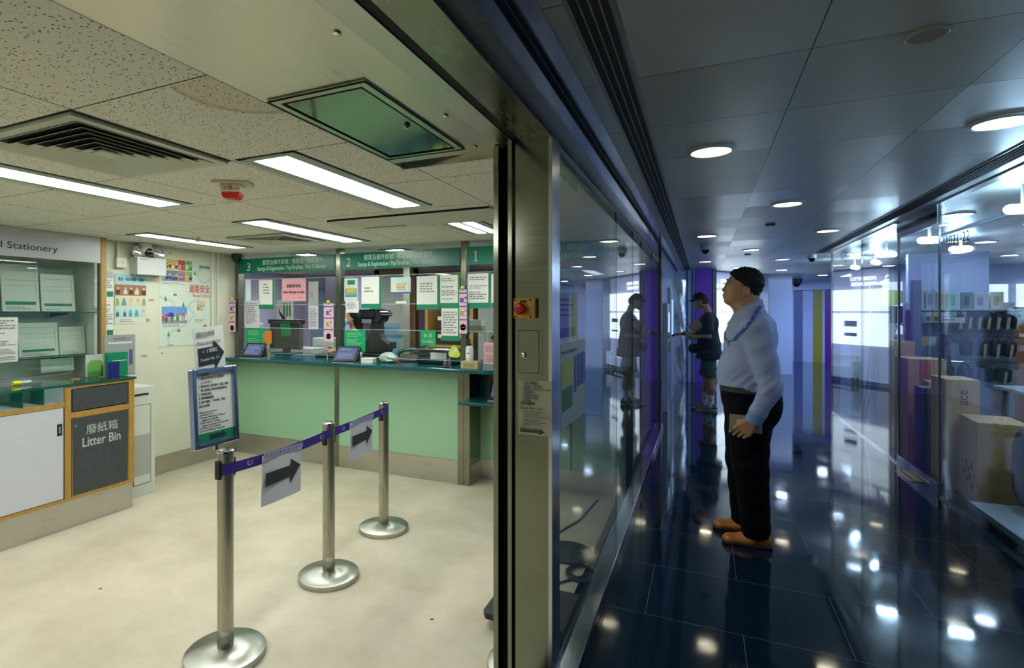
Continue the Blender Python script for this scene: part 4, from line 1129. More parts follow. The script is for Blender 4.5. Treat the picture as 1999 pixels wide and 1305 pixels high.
gp('green_edged_notice', 'right one of the two touching green edged notices of the middle window', -2.067, -1.880, 1.526, 1.812, bands=GB, group=G, rowspec=((0.08, 0.85, 0.25, 0.92, 11),))
gp('green_edged_notice', 'lower green edged notice hanging under the right upper one', -2.055, -1.880, 1.243, 1.525, bands=GB, group=G, rowspec=((0.08, 0.85, 0.22, 0.92, 9),))
gp('green_edged_notice', 'green edged notice just right of the post on window 1', -1.807, -1.600, 1.525, 1.818, bands=GB, group=G, rowspec=((0.08, 0.85, 0.25, 0.92, 11),))
gp('green_edged_notice', 'green edged notice partly hidden behind the door jamb', -1.594, -1.38, 1.525, 1.81, bands=GB, group=G, rowspec=((0.1, 0.85, 0.25, 0.92, 8),))
FG = CR('bright green card', 0.0, 0.33, 0.12)
def green_sheet(lab, x0, x1, z0, z1, Y=4.215):
    return gp('green_card', lab, x0, x1, z0, z1, Y=Y, m=FG, ink=CR('pale green ink', 0.25, 0.6, 0.38), rowspec=((0.12, 0.85, 0.2, 0.9, 9),))
green_sheet('bright green card standing behind the left tablet', -4.335, -4.108, 1.078, 1.329, Y=4.255)
green_sheet('bright green card standing behind the middle tablet', -3.085, -2.849, 1.12, 1.321, Y=4.255)
gp('orange_card', 'small orange card beside the left green card', -4.090, -3.995, 1.167, 1.301, m=CR('orange card', 0.62, 0.20, 0.02), Y=4.262)
cl = gp('closed_sign', 'green counter CLOSED sign on the middle window', -2.263, -2.111, 1.197, 1.333, m=FG, texts=((CR('white print'), (('休 息', 0.22, 0.56, 0.036, ('fit', 0.085)), ('CLOSED', 0.12, 0.18, 0.032, ('fit', 0.115)))),))
gp('pink_notice', 'pink list notice at the edge of the door jamb below the desk fan', -1.66, -1.50, 1.058, 1.240, m=CR('pink paper'), rowspec=((0.1, 0.9, 0.08, 0.9, 9),), Y=4.245)
gp('white_label', 'white strip label on the back window of the staff room', -2.52, -2.41, 1.569, 1.592, Y=4.255)
pc = gp('calendar_poster', 'pale blue and yellow calendar sheet behind the middle window', -2.567, -2.361, 1.66, 1.806, m=CR('pale aqua'), bands=(('table', 0.12, 0.9, 0.15, 0.72, CR('pale yellow')), ('blue_edge', 0, 1, 0, 0.09, CR('navy blue print', 0.05, 0.08, 0.35))), rowspec=((0.05, 0.5, 0.8, 0.93, 1), (0.3, 0.8, 0.2, 0.65, 4)))
# hanging pictogram strips
def strip(lab, x, z0, z1, Y=4.205, wd=0.105):
    s = thing('pictogram_strip', lab, 'notice strip', (x, Y, z0), group='hanging pictogram strips')
    h = z1 - z0
    B().box(-wd / 2, wd / 2, 0, 0.004, 0, h).obj('sheet', CR('pale pink strip', 0.62, 0.50, 0.58), s)
    for k_, c_ in enumerate((CR('violet ink', 0.20, 0.05, 0.30), CR('magenta ink', 0.40, 0.03, 0.20), CR('magenta ink', 0.4, 0.03, 0.2))):
        zt = h * (0.93 - 0.30 * k_)
        B().box(-wd / 2, wd / 2, -0.001, 0, zt - 0.012, zt).obj('divider', c_, s)
        q = B()
        if k_ == 2: q.lathe([(0.030, 0), (0.030, 0.001), (0.025, 0.001), (0.025, 0)], n=24); q.v = [(a_, -0.0012 - c2 , zt - 0.07 + b_) for a_, b_, c2 in q.v]; q.box(-0.018, 0.018, -0.002, -0.001, zt - 0.073, zt - 0.067)
        else: q.box(-0.028, 0.006, -0.0015, 0, zt - 0.085, zt - 0.045).box(0.015, 0.035, -0.0015, 0, zt - 0.055, zt - 0.035).box(0.012, 0.03, -0.0015, 0, zt - 0.09, zt - 0.08)
        q.obj('pictogram', [CR('violet ink'), CR('ochre print', 0.45, 0.30, 0.06), CR('brick red')][k_], s)
    c = B().lathe([(0.018, 0), (0.02, 0.008), (0.012, 0.02), (0.001, 0.024)], n=18); c.v = [(a_, -c2, b_ + h + 0.012) for a_, b_, c2 in c.v]
    c.obj('hook', CR('yellow hook', 0.62, 0.45, 0.05), s, smooth=True)
strip('pictogram strip hanging at the wall end beside the dark post', -4.475, 1.285, 1.615, Y=4.20, wd=0.085)
strip('pictogram strip hanging left of the middle steel post, in front of the window', -3.232, 1.21, 1.575, wd=0.115)
strip('pictogram strip hanging on the steel post between windows 2 and 1', -1.842, 1.31, 1.685, Y=4.225, wd=0.07)

# ---- devices on the counter
SCRN = emis('tablet screen', (0.10, 0.16, 0.42), 0.55)
BLK = mat('black plastic body', (0.012, 0.012, 0.014), 0.35)
DGR = mat('dark grey plastic', (0.045, 0.045, 0.045), 0.5)
CHR = steel('chrome', (0.8, 0.8, 0.8), 0.08)
def tablet(lab, loc, rz=0.0, w_=0.24, h_=0.17):
    t = thing('tablet', lab, 'tablet', loc, rz, group='slanted customer tablets')
    T = Matrix.Rotation(math.radians(-38), 4, 'X')
    B().obox(T, -w_ / 2, w_ / 2, 0, 0.018, 0.0, h_).obj('case', BLK, t, bevel=0.004).location = (0, -0.02, 0.018)
    s = B().obox(T, -w_ / 2 + 0.02, w_ / 2 - 0.02, -0.0015, 0.0, 0.022, h_ - 0.018).obj('screen', SCRN, t); s.location = (0, -0.02, 0.018)
    q = rows(B(), -w_ / 2 + 0.04, w_ / 2 - 0.05, 0.035, h_ - 0.03, 6, y=-0.0025, seed=int(loc[0] * 10)); q.v = [tuple(T @ Vector(p)) for p in q.v]
    q.obj('display_print', emis('screen text', (0.35, 0.45, 0.75), 0.6), s)
    B().box(-w_ / 2, w_ / 2, -0.035, 0.11, 0.0, 0.008).obj('base', mat('silver plastic', (0.4, 0.42, 0.42), 0.3, 0.5), t)
    for xs_ in (w_ / 2 - 0.03, -w_ / 2 + 0.012): B().prismx([(0.02, 0.008), (0.11, 0.008), (0.105, 0.02), (0.085, 0.13), (0.06, 0.10)], xs_, xs_ + 0.018).obj('stand_arm', BLK, t)
tablet('slanted customer tablet at the left end of the counter', (-4.15, 4.145, 1.0205), 0.10)
tablet('slanted customer tablet beside the middle steel post', (-3.00, 4.140, 1.0205), 0.06)
tablet('tablet on the lower writing ledge behind the door jamb', (-1.50, 4.26, 0.7525), 0.1)

mn = thing('monitor', 'large dark flat monitor seen from behind with green notes at window 3', 'monitor', (-4.31, 4.80, 1.0205), -0.1)
B().box(-0.24, 0.24, 0, 0.06, 0.05, 0.36).obj('back_shell', DGR, mn, bevel=0.006)
B().box(-0.31, 0.26, 0.03, 0.07, 0.335, 0.385).obj('top_bar', BLK, mn, bevel=0.008)
B().box(-0.05, 0.05, 0.02, 0.05, 0.01, 0.1).obj('neck', BLK, mn)
B().box(-0.16, 0.16, -0.06, 0.13, 0, 0.012).obj('foot', BLK, mn, bevel=0.004)
for nm, b_, lab in (('note', (-4.31, -4.15, 1.24, 1.385), 'green sticky sheets taped on the dark monitor back'),):
    o = B().box(-0.085, 0.075, -0.004, 0, 0, 0.05).box(-0.075, 0.08, -0.002, 0.001, -0.10, 0.01).obj('sticky_note', FG, loc=(-4.28, 4.792, 1.315), rotz=-0.1); tag(o, lab, 'note')

cs = thing('letter_scale', 'black electronic device with rounded head on an arm behind window 2', 'counter machine', (-3.04, 4.72, 1.0205), -0.15)
B().box(-0.13, 0.15, -0.06, 0.10, 0, 0.05).obj('base', BLK, cs, bevel=0.012)
hd = B().box(-0.17, 0.055, -0.07, 0.09, 0.39, 0.51).obj('head', mat('glossy navy black', (0.008, 0.012, 0.022), 0.12), cs, bevel=0.03)
B().cyl((0.06, -0.055, 0.43), (0.06, 0.075, 0.43), 0.07, n=28).obj('drum', mat('glossy navy black'), cs, smooth=True, bevel=0.01)
B().prism([(-0.16, 0.05), (0.18, 0.05), (0.20, 0.09), (0.19, 0.16), (0.11, 0.20), (0.085, 0.26), (0.08, 0.42), (-0.03, 0.42), (-0.05, 0.26), (-0.10, 0.18)], -0.03, 0.05).obj('arm', BLK, cs, bevel=0.008)
B().box(-0.13, 0.0, -0.058, -0.05, 0.36, 0.40).obj('tray', mat('silver plastic'), cs)
B().box(0.10, 0.20, 0.0, 0.1, 0.10, 0.17).obj('side_block', BLK, cs, bevel=0.006)
pr = thing('counter_printer', 'low wide dark printer with a bright metal top edge and white label', 'printer', (-2.20, 4.40, 1.0205), 0.0)
B().box(-0.185, 0.185, 0, 0.22, 0.0, 0.065).obj('lower_body', mat('navy plastic', (0.008, 0.016, 0.035), 0.25), pr, bevel=0.015)
B().box(-0.17, 0.17, 0.0, 0.21, 0.065, 0.125).obj('upper_body', BLK, pr, bevel=0.008)
B().box(-0.18, 0.175, -0.012, 0.215, 0.125, 0.140).obj('metal_lid', CHR, pr, bevel=0.004)
B().box(-0.04, 0.12, -0.004, -0.001, 0.045, 0.105).obj('label', WHITE_P, pr)
tp = thing('desk_telephone', 'dark green handset telephone left of the wide printer', 'telephone', (-2.55, 4.55, 1.0205), 0.3)
B().prismx([(-0.08, 0), (0.10, 0), (0.10, 0.06), (-0.08, 0.02)], -0.09, 0.09).obj('base', BLK, tp, bevel=0.006)
B().tube([(-0.12, 0.0, 0.05), (-0.09, 0.0, 0.09), (-0.03, 0.0, 0.11), (0.04, 0.0, 0.11), (0.09, 0.0, 0.09), (0.12, 0.0, 0.05)], [0.028, 0.024, 0.018, 0.018, 0.024, 0.028], 12).obj('handset', mat('deep green plastic', (0.01, 0.07, 0.05), 0.25), tp, smooth=True)
bx_ = thing('card_box', 'small white box with a red stripe in front of the tablet stand', 'box', (-2.80, 4.24, 1.0205), 0.1)
B().box(-0.06, 0.06, -0.04, 0.04, 0, 0.045).obj('carton', WHITE_P, bx_, bevel=0.002)
B().box(-0.03, 0.05, -0.0405, -0.04, 0.038, 0.042).obj('red_stripe', RED_INK, bx_)
def crumple(name, lab, cat, loc, r, m_, seed=1, sq=(1, 1, 0.6)):
    rd = random.Random(seed); b_ = B(); b_.ell((0, 0, 0), (1, 1, 1), 14, 9)
    b_.v = [(x * r * sq[0] * (0.8 + 0.35 * rd.random()), y * r * sq[1] * (0.8 + 0.35 * rd.random()), max(z, -0.8) * r * sq[2] * (0.85 + 0.25 * rd.random()) + r * sq[2] * 0.8) for x, y, z in b_.v]
    o = b_.obj(name, m_, loc=loc); return tag(o, lab, cat)
crumple('plastic_bag', 'crumpled pale plastic bag beside the small white box', 'bag', (-2.66, 4.36, 1.0215), 0.075, mat('pale plastic film', (0.5, 0.56, 0.5), 0.3), 3, (1.3, 0.8, 0.7))
o = B().box(-0.04, 0.04, -0.02, 0.02, 0, 0.014).obj('stapler', mat('red plastic', (0.5, 0.02, 0.02), 0.3), loc=(-2.585, 4.38, 1.0205), bevel=0.003); tag(o, 'small red stapler on the teal counter', 'stapler')
mk = thing('gooseneck_microphone', 'thin gooseneck microphone near the middle post', 'microphone', (-3.24, 4.40, 1.0205))
B().lathe([(0.045, 0), (0.045, 0.008), (0.01, 0.016)], n=20).obj('base', BLK, mk, smooth=True)
B().tube([(0, 0, 0.012), (0.002, 0, 0.06), (0.012, 0, 0.11), (0.016, 0, 0.135)], 0.003, 8).obj('neck', BLK, mk)
B().cyl((0.016, 0, 0.132), (0.019, 0, 0.16), 0.0065, n=12).obj('capsule', BLK, mk, smooth=True)
o = B().box(-0.16, 0.14, -0.06, 0.06, 0, 0.03).obj('keyboard', BLK, loc=(-3.52, 4.62, 1.0205), bevel=0.006); tag(o, 'black keyboard lying behind window 3', 'keyboard')
kb = B()
for i in range(12):
    for j in range(4): kb.box(-0.15 + i * 0.024, -0.13 + i * 0.024, -0.05 + j * 0.026, -0.03 + j * 0.026, 0.0305, 0.034)
kk = kb.obj('keys', DGR, o); kk['kind'] = 'stuff'
pf = thing('service_bell', 'small chrome topped call bell near window 2 post', 'bell', (-1.99, 4.19, 1.0205))
B().lathe([(0.035, 0), (0.035, 0.008), (0.02, 0.012)], n=20).obj('base', BLK, pf, smooth=True)
B().lathe([(0.018, 0.010), (0.020, 0.035), (0.010, 0.055), (0.001, 0.058)], n=18).obj('knob', mat('smoke plastic', (0.10, 0.10, 0.10), 0.15), pf, smooth=True)
cd_ = B(); 
cd_.prism([((0.052 + 0.008 * math.cos(3 * (t * 0.1745 - 1.5708))) * math.cos(t * 0.1745), (0.052 + 0.008 * math.cos(3 * (t * 0.1745 - 1.5708))) * math.sin(t * 0.1745)) for t in range(36)], -0.002, 0.0)
o = cd_.obj('cloud_sticker', CR('lime sticker', 0.52, 0.65, 0.03), loc=(-1.935, 4.250, 1.147)); tag(o, 'lime yellow three lobed sticker on the lower acrylic screen', 'sticker')
B().lathe([(0.016, 0), (0.016, 0.001), (0.001, 0.001)], n=16)
q = B()
for (ax, az) in ((-0.02, -0.008), (0.012, 0.016)): q.prism([(ax + 0.017 * math.cos(t * 0.3927), az + 0.02 * math.sin(t * 0.3927)) for t in range(16)], -0.003, -0.0022)
q.obj('print', CR('white print'), o)
# tissue box, sanitizer
tb = B().box(-0.075, 0.075, -0.045, 0.045, 0, 0.062).obj('tissue_box', CR('kraft yellow', 0.42, 0.38, 0.18), loc=(-1.76, 4.20, 1.0205), rotz=0.05, bevel=0.002); tag(tb, 'mustard carton under the hand sanitizer bottle', 'box')
B().box(-0.05, 0.05, -0.0455, -0.045, 0.01, 0.05).obj('printed_panel', CR('kraft dark', 0.30, 0.26, 0.10), tb)
sb = thing('sanitizer_bottle', 'white hand sanitizer bottle with black pump', 'bottle', (-1.775, 4.21, 1.0832))
B().lathe([(0.030, 0), (0.033, 0.01), (0.033, 0.10), (0.028, 0.12), (0.012, 0.128)], n=24).obj('bottle', CR('milk plastic', 0.60, 0.64, 0.62), sb, smooth=True)
B().lathe([(0.0335, 0.03), (0.0335, 0.085)], n=24).obj('label', WHITE_P, sb, smooth=True)
B().box(-0.015, 0.012, -0.0345, -0.033, 0.06, 0.07).obj('print', RED_INK, sb)
B().lathe([(0.014, 0.126), (0.014, 0.145), (0.006, 0.147), (0.006, 0.168)], n=16).box(-0.03, 0.008, -0.006, 0.006, 0.166, 0.178).obj('pump', BLK, sb, smooth=False)
fn = thing('desk_fan', 'dark round desk fan behind window 1', 'fan', (-1.70, 4.72, 1.0205), 0.0)
rg = B()
for rr in (0.085, 0.06, 0.035):
    rg.tube([(rr * math.cos(t * 0.2618), -0.03 - (0.085 - rr) * 0.25, 0.235 + rr * math.sin(t * 0.2618)) for t in range(25)], 0.0025, 5)
for t in range(12): rg.tube([(0.02 * math.cos(t * 0.5236), -0.048, 0.235 + 0.02 * math.sin(t * 0.5236)), (0.085 * math.cos(t * 0.5236), -0.03, 0.235 + 0.085 * math.sin(t * 0.5236)), (0.08 * math.cos(t * 0.5236), 0.03, 0.235 + 0.08 * math.sin(t * 0.5236))], 0.0018, 5)
rg.obj('guard', DGR, fn)
bl = B()
for t in range(4):
    a_ = t * math.pi / 2
    bl.quad((0.012 * math.cos(a_), -0.01, 0.235 + 0.012 * math.sin(a_)), (0.07 * math.cos(a_ - 0.35), -0.02, 0.235 + 0.07 * math.sin(a_ - 0.35)), (0.07 * math.cos(a_ + 0.45), 0.01, 0.235 + 0.07 * math.sin(a_ + 0.45)))
bl.cyl((0, -0.03, 0.235), (0, 0.01, 0.235), 0.022, n=16).obj('blades', mat('smoke plastic'), fn)
B().cyl((0, 0.01, 0.235), (0, 0.09, 0.235), 0.05, n=20).obj('motor', DGR, fn, smooth=True, bevel=0.01)
B().tube([(0, 0.05, 0.2), (0, 0.05, 0.03)], 0.014, 10).obj('stem', DGR, fn)
B().lathe([(0.075, 0), (0.07, 0.02), (0.02, 0.035)], (0, 0.04, 0), 24).obj('base', DGR, fn, smooth=True)
tk = thing('ticket_tray', 'shallow carton with papers hanging behind window 1', 'tray', (-1.93, 4.70, 1.0205))
B().box(-0.09, 0.09, -0.05, 0.05, 0.28, 0.345).obj('carton', CR('kraft yellow'), tk)
B().box(-0.08, 0.08, -0.04, 0.04, 0.345, 0.40).obj('papers', WHITE_P, tk)
B().box(-0.09, -0.082, 0.04, 0.05, 0, 0.30).box(0.082, 0.09, 0.04, 0.05, 0, 0.30).obj('stand', STH, tk)

# ---- staff room behind: door, wood frame, shelves, boards
WOOD = mat('brown door wood', (0.16, 0.075, 0.025), 0.5, noise=0.15, nscale=5, stretch=(6, 6, 1))
dr = thing('staff_door', 'grey-white staff door in a brown frame behind the middle window', 'door', (-3.93, 6.6, 0))
B().box(-0.24, 0.16, 0, 0.05, 0, 2.02).obj('leaf', CR('door grey', 0.42, 0.44, 0.40), dr)
B().box(-0.32, -0.245, -0.02, 0.07, 0, 2.09).box(0.29, 0.345, -0.02, 0.07, 0, 2.09).box(-0.32, 0.345, -0.02, 0.07, 2.03, 2.09).obj('frame', WOOD, dr)
B().box(0.16, 0.245, 0.01, 0.05, 0, 2.02).obj('side_panel', WOOD, dr)
B().box(-0.20, 0.10, -0.002, 0, 0.85, 1.33).obj('poster', CR('blue poster', 0.20, 0.36, 0.50), dr)
text_mesh([('夥拍之', -0.17, 1.22, 0.07), ('郵你話易購物網', -0.17, 1.13, 0.05)], 'lettering', CR('navy blue print'), dr, y=-0.004)
rows(B(), -0.16, 0.0, 1.42, 1.52, 3, hgt=0.6).obj('handwriting', INK, dr)
co = B().box(-3.56, -3.46, 6.2, 6.3, 0, H_PO).obj('steel_column', steel('pale steel', (0.6, 0.62, 0.55), 0.4)); tag(co, 'pale steel upright behind the middle window', 'column')
cu = thing('shelf_cabinet', 'wood edged open shelf unit with grey trays behind the green notices', 'shelf unit', (-2.95, 6.3, 0))
B().box(-0.34, -0.30, 0, 0.4, 0, 1.98).box(0.30, 0.34, 0, 0.4, 0, 1.98).box(-0.34, 0.34, 0, 0.4, 1.94, 1.98).box(-0.34, 0.34, 0, 0.4, 1.02, 1.06).box(-0.30, 0.30, 0.0, 0.4, 0.5, 0.53).obj('frame', OAK, cu)
B().box(-0.30, 0.30, 0.36, 0.40, 0, 1.94).obj('back', CR('blue grey board', 0.16, 0.19, 0.23), cu)
for zz in (1.15, 1.24, 1.38): B().box(-0.18, 0.28, 0.05, 0.34, zz, zz + 0.05).obj('tray', [WHITE_P, BLK, mat('navy plastic')][int(zz * 100) % 3], cu, bevel=0.004)
cu2 = thing('grey_locker', 'grey locker with wooden edge behind window 1', 'locker', (-2.20, 6.2, 0))
B().box(-0.30, 0.28, 0, 0.4, 0, 1.75).obj('body', CR('locker grey', 0.24, 0.27, 0.27), cu2)
B().box(0.28, 0.34, -0.01, 0.4, 0, 1.75).obj('edge', OAK, cu2)
B().box(-0.02, 0.02, -0.012, 0, 0.9, 1.0).obj('handle', DGR, cu2)
fp = B().box(-5.95, -5.0, 7.265, 7.299, 0.9, 1.98).obj('notice_board', CR('blue board', 0.22, 0.32, 0.50)); tag(fp, 'blue stationery company board on the staff room back wall', 'board')
text_mesh([('CEPA | 電郵', -5.9, 1.83, 0.10, 1.0, 'LEFT', 0.002)], 'lettering', CR('navy blue print'), fp, y=7.258)
q = B().box(-5.45, -5.2, 7.25, 7.26, 1.45, 1.7); q.obj('red_poster', RED_INK, fp)
o = B().box(-5.92, -5.72, 5.6, 5.7, 0, 1.95).obj('white_upright', CR('shelf white', 0.55, 0.60, 0.66)); tag(o, 'white upright panel at the wall end of the staff side', 'panel')
for i, (x0, x1, m_, lab) in enumerate(((-5.05, -4.86, CR('dark slate', 0.03, 0.03, 0.05), 'dark upright panel in the staff room'), (-4.84, -4.42, CR('violet curtain', 0.40, 0.36, 0.72), 'violet curtain strip beside the dark upright'))):
    o = B().box(x0, x1, 6.5, 6.55, 0, 2.0).obj('staff_room_panel', m_); tag(o, lab, 'panel')
ps = thing('purple_swoosh_poster', 'white poster with a purple swoosh and green bars behind window 3', 'poster', (-4.66, 5.2, 1.22))
B().box(-0.13, 0.13, 0, 0.004, 0, 0.42).obj('sheet', WHITE_P, ps)
B().box(-0.012, 0.012, 0.006, 0.03, -1.22, 0.40).box(-0.15, 0.15, -0.08, 0.12, -1.22, -1.20).obj('stand', mat('black plastic body'), ps)
sw = [(-0.10, 0.32), (-0.085, 0.25), (-0.04, 0.18), (0.03, 0.12), (0.08, 0.05), (0.09, 0.0), (0.105, 0.02), (0.10, 0.09), (0.05, 0.16), (-0.02, 0.22), (-0.07, 0.27)]
B().prism(sw, -0.003, -0.001).obj('purple_swoosh', CR('deep purple', 0.06, 0.02, 0.2), ps)
for i in range(3): B().box(-0.02 + i * 0.045, 0.0 + i * 0.045, -0.003, -0.001, 0.20 + i * 0.01, 0.38).obj('green_bar', GREEN_INK, ps)
t = thing('paper_shelf', 'low white shelf with papers and files behind window 3', 'shelf', (-5.25, 5.5, 0))
B().box(-0.45, 0.75, 0, 0.35, 0, 1.02).obj('body', LAM, t)
for i in range(7): B().box(-0.42 + i * 0.09, -0.36 + i * 0.09, 0.05, 0.3, 1.02, 1.20 + 0.03 * (i % 3)).obj('file', [WHITE_P, CR('pale aqua'), GREEN_INK, CR('amber print')][i % 4], t)
for (x, y, w_, d_, h_, lab) in ((-5.3, 5.3, 0.3, 0.3, 1.35, 'white printer on the staff side behind window 3'), (-4.75, 6.3, 0.36, 0.3, 1.13, 'pale desk pedestal on the staff side left of the clerk')):
    o = thing('office_machine', lab, 'office machine', (x, y - 0.25, 0))
    B().box(-w_ / 2, w_ / 2, 0, d_, 0, h_).obj('body', CR('office white', 0.5, 0.54, 0.5), o, bevel=0.01)
    B().box(-w_ / 2 + 0.03, w_ / 2 - 0.03, -0.012, 0, h_ - 0.16, h_ - 0.12).obj('slot', DGR, o)
# ================================================================== queue barrier
BASEM = steel('spun steel', (0.50, 0.51, 0.46), 0.36, (1, 1, 1))
_nt_ = BASEM.node_tree; _b = _nt_.nodes['Principled BSDF']
_b.inputs['Anisotropic'].default_value = 0.85
_tg = _nt_.nodes.new('ShaderNodeTangent'); _tg.direction_type = 'RADIAL'; _tg.axis = 'Z'
_nt_.links.new(_tg.outputs[0], _b.inputs['Tangent'])
POLE = steel('pole steel', (0.45, 0.44, 0.37), 0.28, (40, 40, 1))
TAPE = mat('purple webbing', (0.035, 0.012, 0.22), 0.6, bump=0.2, bscale=400)
def stanchion(x, y, h, lab, cassette=True, rz=0.0, stickers=True):
    t = thing('queue_post', lab, 'barrier post', (x, y, 0), rz, group='steel queue barrier posts')
    B().lathe([(0.166, 0.0), (0.168, 0.003), (0.168, 0.027), (0.165, 0.030), (0.034, 0.047)], n=64).obj('base', BASEM, t, smooth=True)
    B().lathe([(0.034, 0.045), (0.034, h - 0.03), (0.0345, h - 0.002), (0.032, h)], n=36).obj('pole', POLE, t, smooth=True)
    B().lathe([(0.0352, h - 0.006), (0.0352, h + 0.003), (0.030, h + 0.006), (0.001, h + 0.006)], n=36).obj('cap', CHR, t, smooth=True)
    for k, a in enumerate((math.pi / 2, -math.pi / 2)):
        q = B()
        q.box(-0.014, 0.014, 0.030, 0.046, h - 0.115, h - 0.035)
        T = Matrix.Rotation(a - math.pi / 2, 4, 'Z'); q.v = [tuple(T @ Vector(p)) for p in q.v]
        q.obj('tape_clip', BLK, t, bevel=0.003)
    if cassette:
        B().lathe([(0.0355, h - 0.098), (0.0355, h - 0.048)], n=36).obj('tape_wrap', TAPE, t, smooth=True)
        B().lathe([(0.0352, h - 0.115), (0.0352, h - 0.100)], n=36).lathe([(0.0352, h - 0.046), (0.0352, h - 0.036)], n=36).obj('clip_ring', POLE, t, smooth=True)
    if stickers:
        for k, (z0, z1, m_) in enumerate(((0.105, 0.125, WHITE_P), (0.072, 0.094, CR('grey sticker', 0.42, 0.44, 0.38)))):
            q = B(); n_ = 6; r_ = 0.0346; a0 = -1.3; a1 = -0.35
            vs = []
            for i in range(n_ + 1):
                a = a0 + (a1 - a0) * i / n_
                vs += [(r_ * math.cos(a), r_ * math.sin(a), z0), (r_ * math.cos(a), r_ * math.sin(a), z1)]
            q.add(vs, [(2 * i, 2 * i + 2, 2 * i + 3, 2 * i + 1) for i in range(n_)])
            q.obj('sticker', m_, t)
    return t
P1, P2, P3 = (-1.878, 1.725), (-1.907, 2.483), (-1.986, 3.191)
stanchion(*P1, 0.893, 'nearest steel queue post, carrying the framed sign')
stanchion(*P2, 0.868, 'middle steel queue post of the purple tape line', False)
stanchion(*P3, 0.868, 'farthest steel queue post, nearest the counter', False, stickers=False)
stanchion(-0.665, 2.20, 0.868, 'queue post almost hidden behind the door jamb, only its disc foot showing', False, stickers=False)

def tape(p, q, z0, z1, sag, lab, n=24, w_=0.046):
    """flat webbing with a sag between two posts"""
    b_ = B(); vs = []
    d = (Vector((q[0], q[1], 0)) - Vector((p[0], p[1], 0)))
    L_ = d.length; d.normalize(); nn = Vector((d.y, -d.x, 0)) * 0.0008
    for i in range(n + 1):
        f = i / n
        c = Vector((p[0], p[1], 0)) + d * (L_ * f)
        z = z0 + (z1 - z0) * f - sag * 4 * f * (1 - f)
        for s_ in (-1, 1):
            for k in (-1, 1):
                v = c + nn * k; vs.append((v.x, v.y, z + s_ * w_ / 2))
    fs = []
    for i in range(n):
        a = i * 4; c = a + 4
        fs += [(a, c, c + 2, a + 2), (a + 1, a + 3, c + 3, c + 1), (a, a + 1, c + 1, c), (a + 2, c + 2, c + 3, a + 3)]
    fs += [(0, 2, 3, 1), (n * 4, n * 4 + 1, n * 4 + 3, n * 4 + 2)]
    b_.add(vs, fs)
    o = b_.obj('barrier_tape', TAPE); tag(o, lab, 'barrier tape')
    # pale bird-like emblem repeated along the webbing
    e = B()
    ux, uy = d.x, d.y
    for f in [0.13, 0.88] if L_ > 0.5 else [0.5]:
        c = Vector((p[0], p[1], 0)) + d * (L_ * f)
        z = z0 + (z1 - z0) * f - sag * 4 * f * (1 - f)
        for sgn in (1.4,):
            pts = [(-0.014, 0.012), (-0.004, 0.015), (-0.010, 0.004), (-0.004, -0.004), (0.012, -0.012), (-0.006, -0.010), (-0.016, 0.0)]
            vs = [(c.x + ux * a + nn.x * sgn * 1.0, c.y + uy * a + nn.y * sgn, z + b2) for a, b2 in pts]
            e.add(vs, [tuple(range(len(vs)))])
            for r_ in range(3): 
                pts = [(0.006, 0.008 - r_ * 0.006), (0.020, 0.010 - r_ * 0.006), (0.020, 0.0075 - r_ * 0.006), (0.006, 0.0055 - r_ * 0.006)]
                vs = [(c.x + ux * a + nn.x * sgn, c.y + uy * a + nn.y * sgn, z + b2) for a, b2 in pts]
                e.add(vs, [tuple(range(4))])
    e.obj('emblem', CR('pale tape print', 0.45, 0.42, 0.62), o)
    return o
# nn points to +X here, the side the camera sees
tape((P1[0] + 0.030, P1[1] + 0.02), (P2[0] + 0.03, P2[1] - 0.02), 0.820, 0.822, 0.012, 'purple barrier tape between the nearest and the middle post')
tape((P2[0] + 0.030, P2[1] + 0.02), (P3[0] + 0.034, P3[1] - 0.01), 0.822, 0.830, 0.004, 'purple barrier tape between the middle and the farthest post')
def arrow_sheet(x, y0, y1, z0, z1, lab, tl, rz=0.0):
    w_, h_ = y1 - y0, z1 - z0
    p = paper('arrow_sheet', lab, 'arrow sign', (x, (y0 + y1) / 2, (z0 + z1) / 2), w_, h_, FL + rz, tilt=tl, curl=0.006, m=CR('sheet in sleeve', 0.66, 0.66, 0.72), th=0.0015)
    aw, ah = w_ * 0.88, h_ * 0.42
    pts = [(-aw / 2, -ah * 0.30), (aw * 0.20, -ah * 0.22), (aw * 0.20, -ah * 0.55), (aw / 2, 0.02), (aw * 0.20, ah * 0.66), (aw * 0.20, ah * 0.34), (-aw / 2, ah * 0.34)]
    B().prism(pts, -0.0082, -0.0076).obj('arrow', CR('black arrow', 0.03, 0.035, 0.03), p)
    B().box(-w_ / 2, w_ / 2, -0.0084, -0.0078, h_ / 2 - 0.012, h_ / 2 + 0.012).obj('binder_strip', CR('clear strip', 0.36, 0.33, 0.52), p)
    q = B()
    for i in range(9): q.cyl((-w_ * 0.42 + i * w_ * 0.105, -0.0086, h_ / 2), (-w_ * 0.42 + i * w_ * 0.105, -0.0092, h_ / 2), 0.003 + 0.001 * (i % 2), n=8)
    q.obj('punch_holes', INK, p)
    return p
arrow_sheet(-1.850, 1.905, 2.190, 0.590, 0.824, 'white sheet with a black arrow hanging from the nearer tape', 0.03, 0.038)
arrow_sheet(-1.900, 2.650, 2.945, 0.610, 0.836, 'white sheet with a black arrow hanging from the farther tape', 0.02, 0.11)

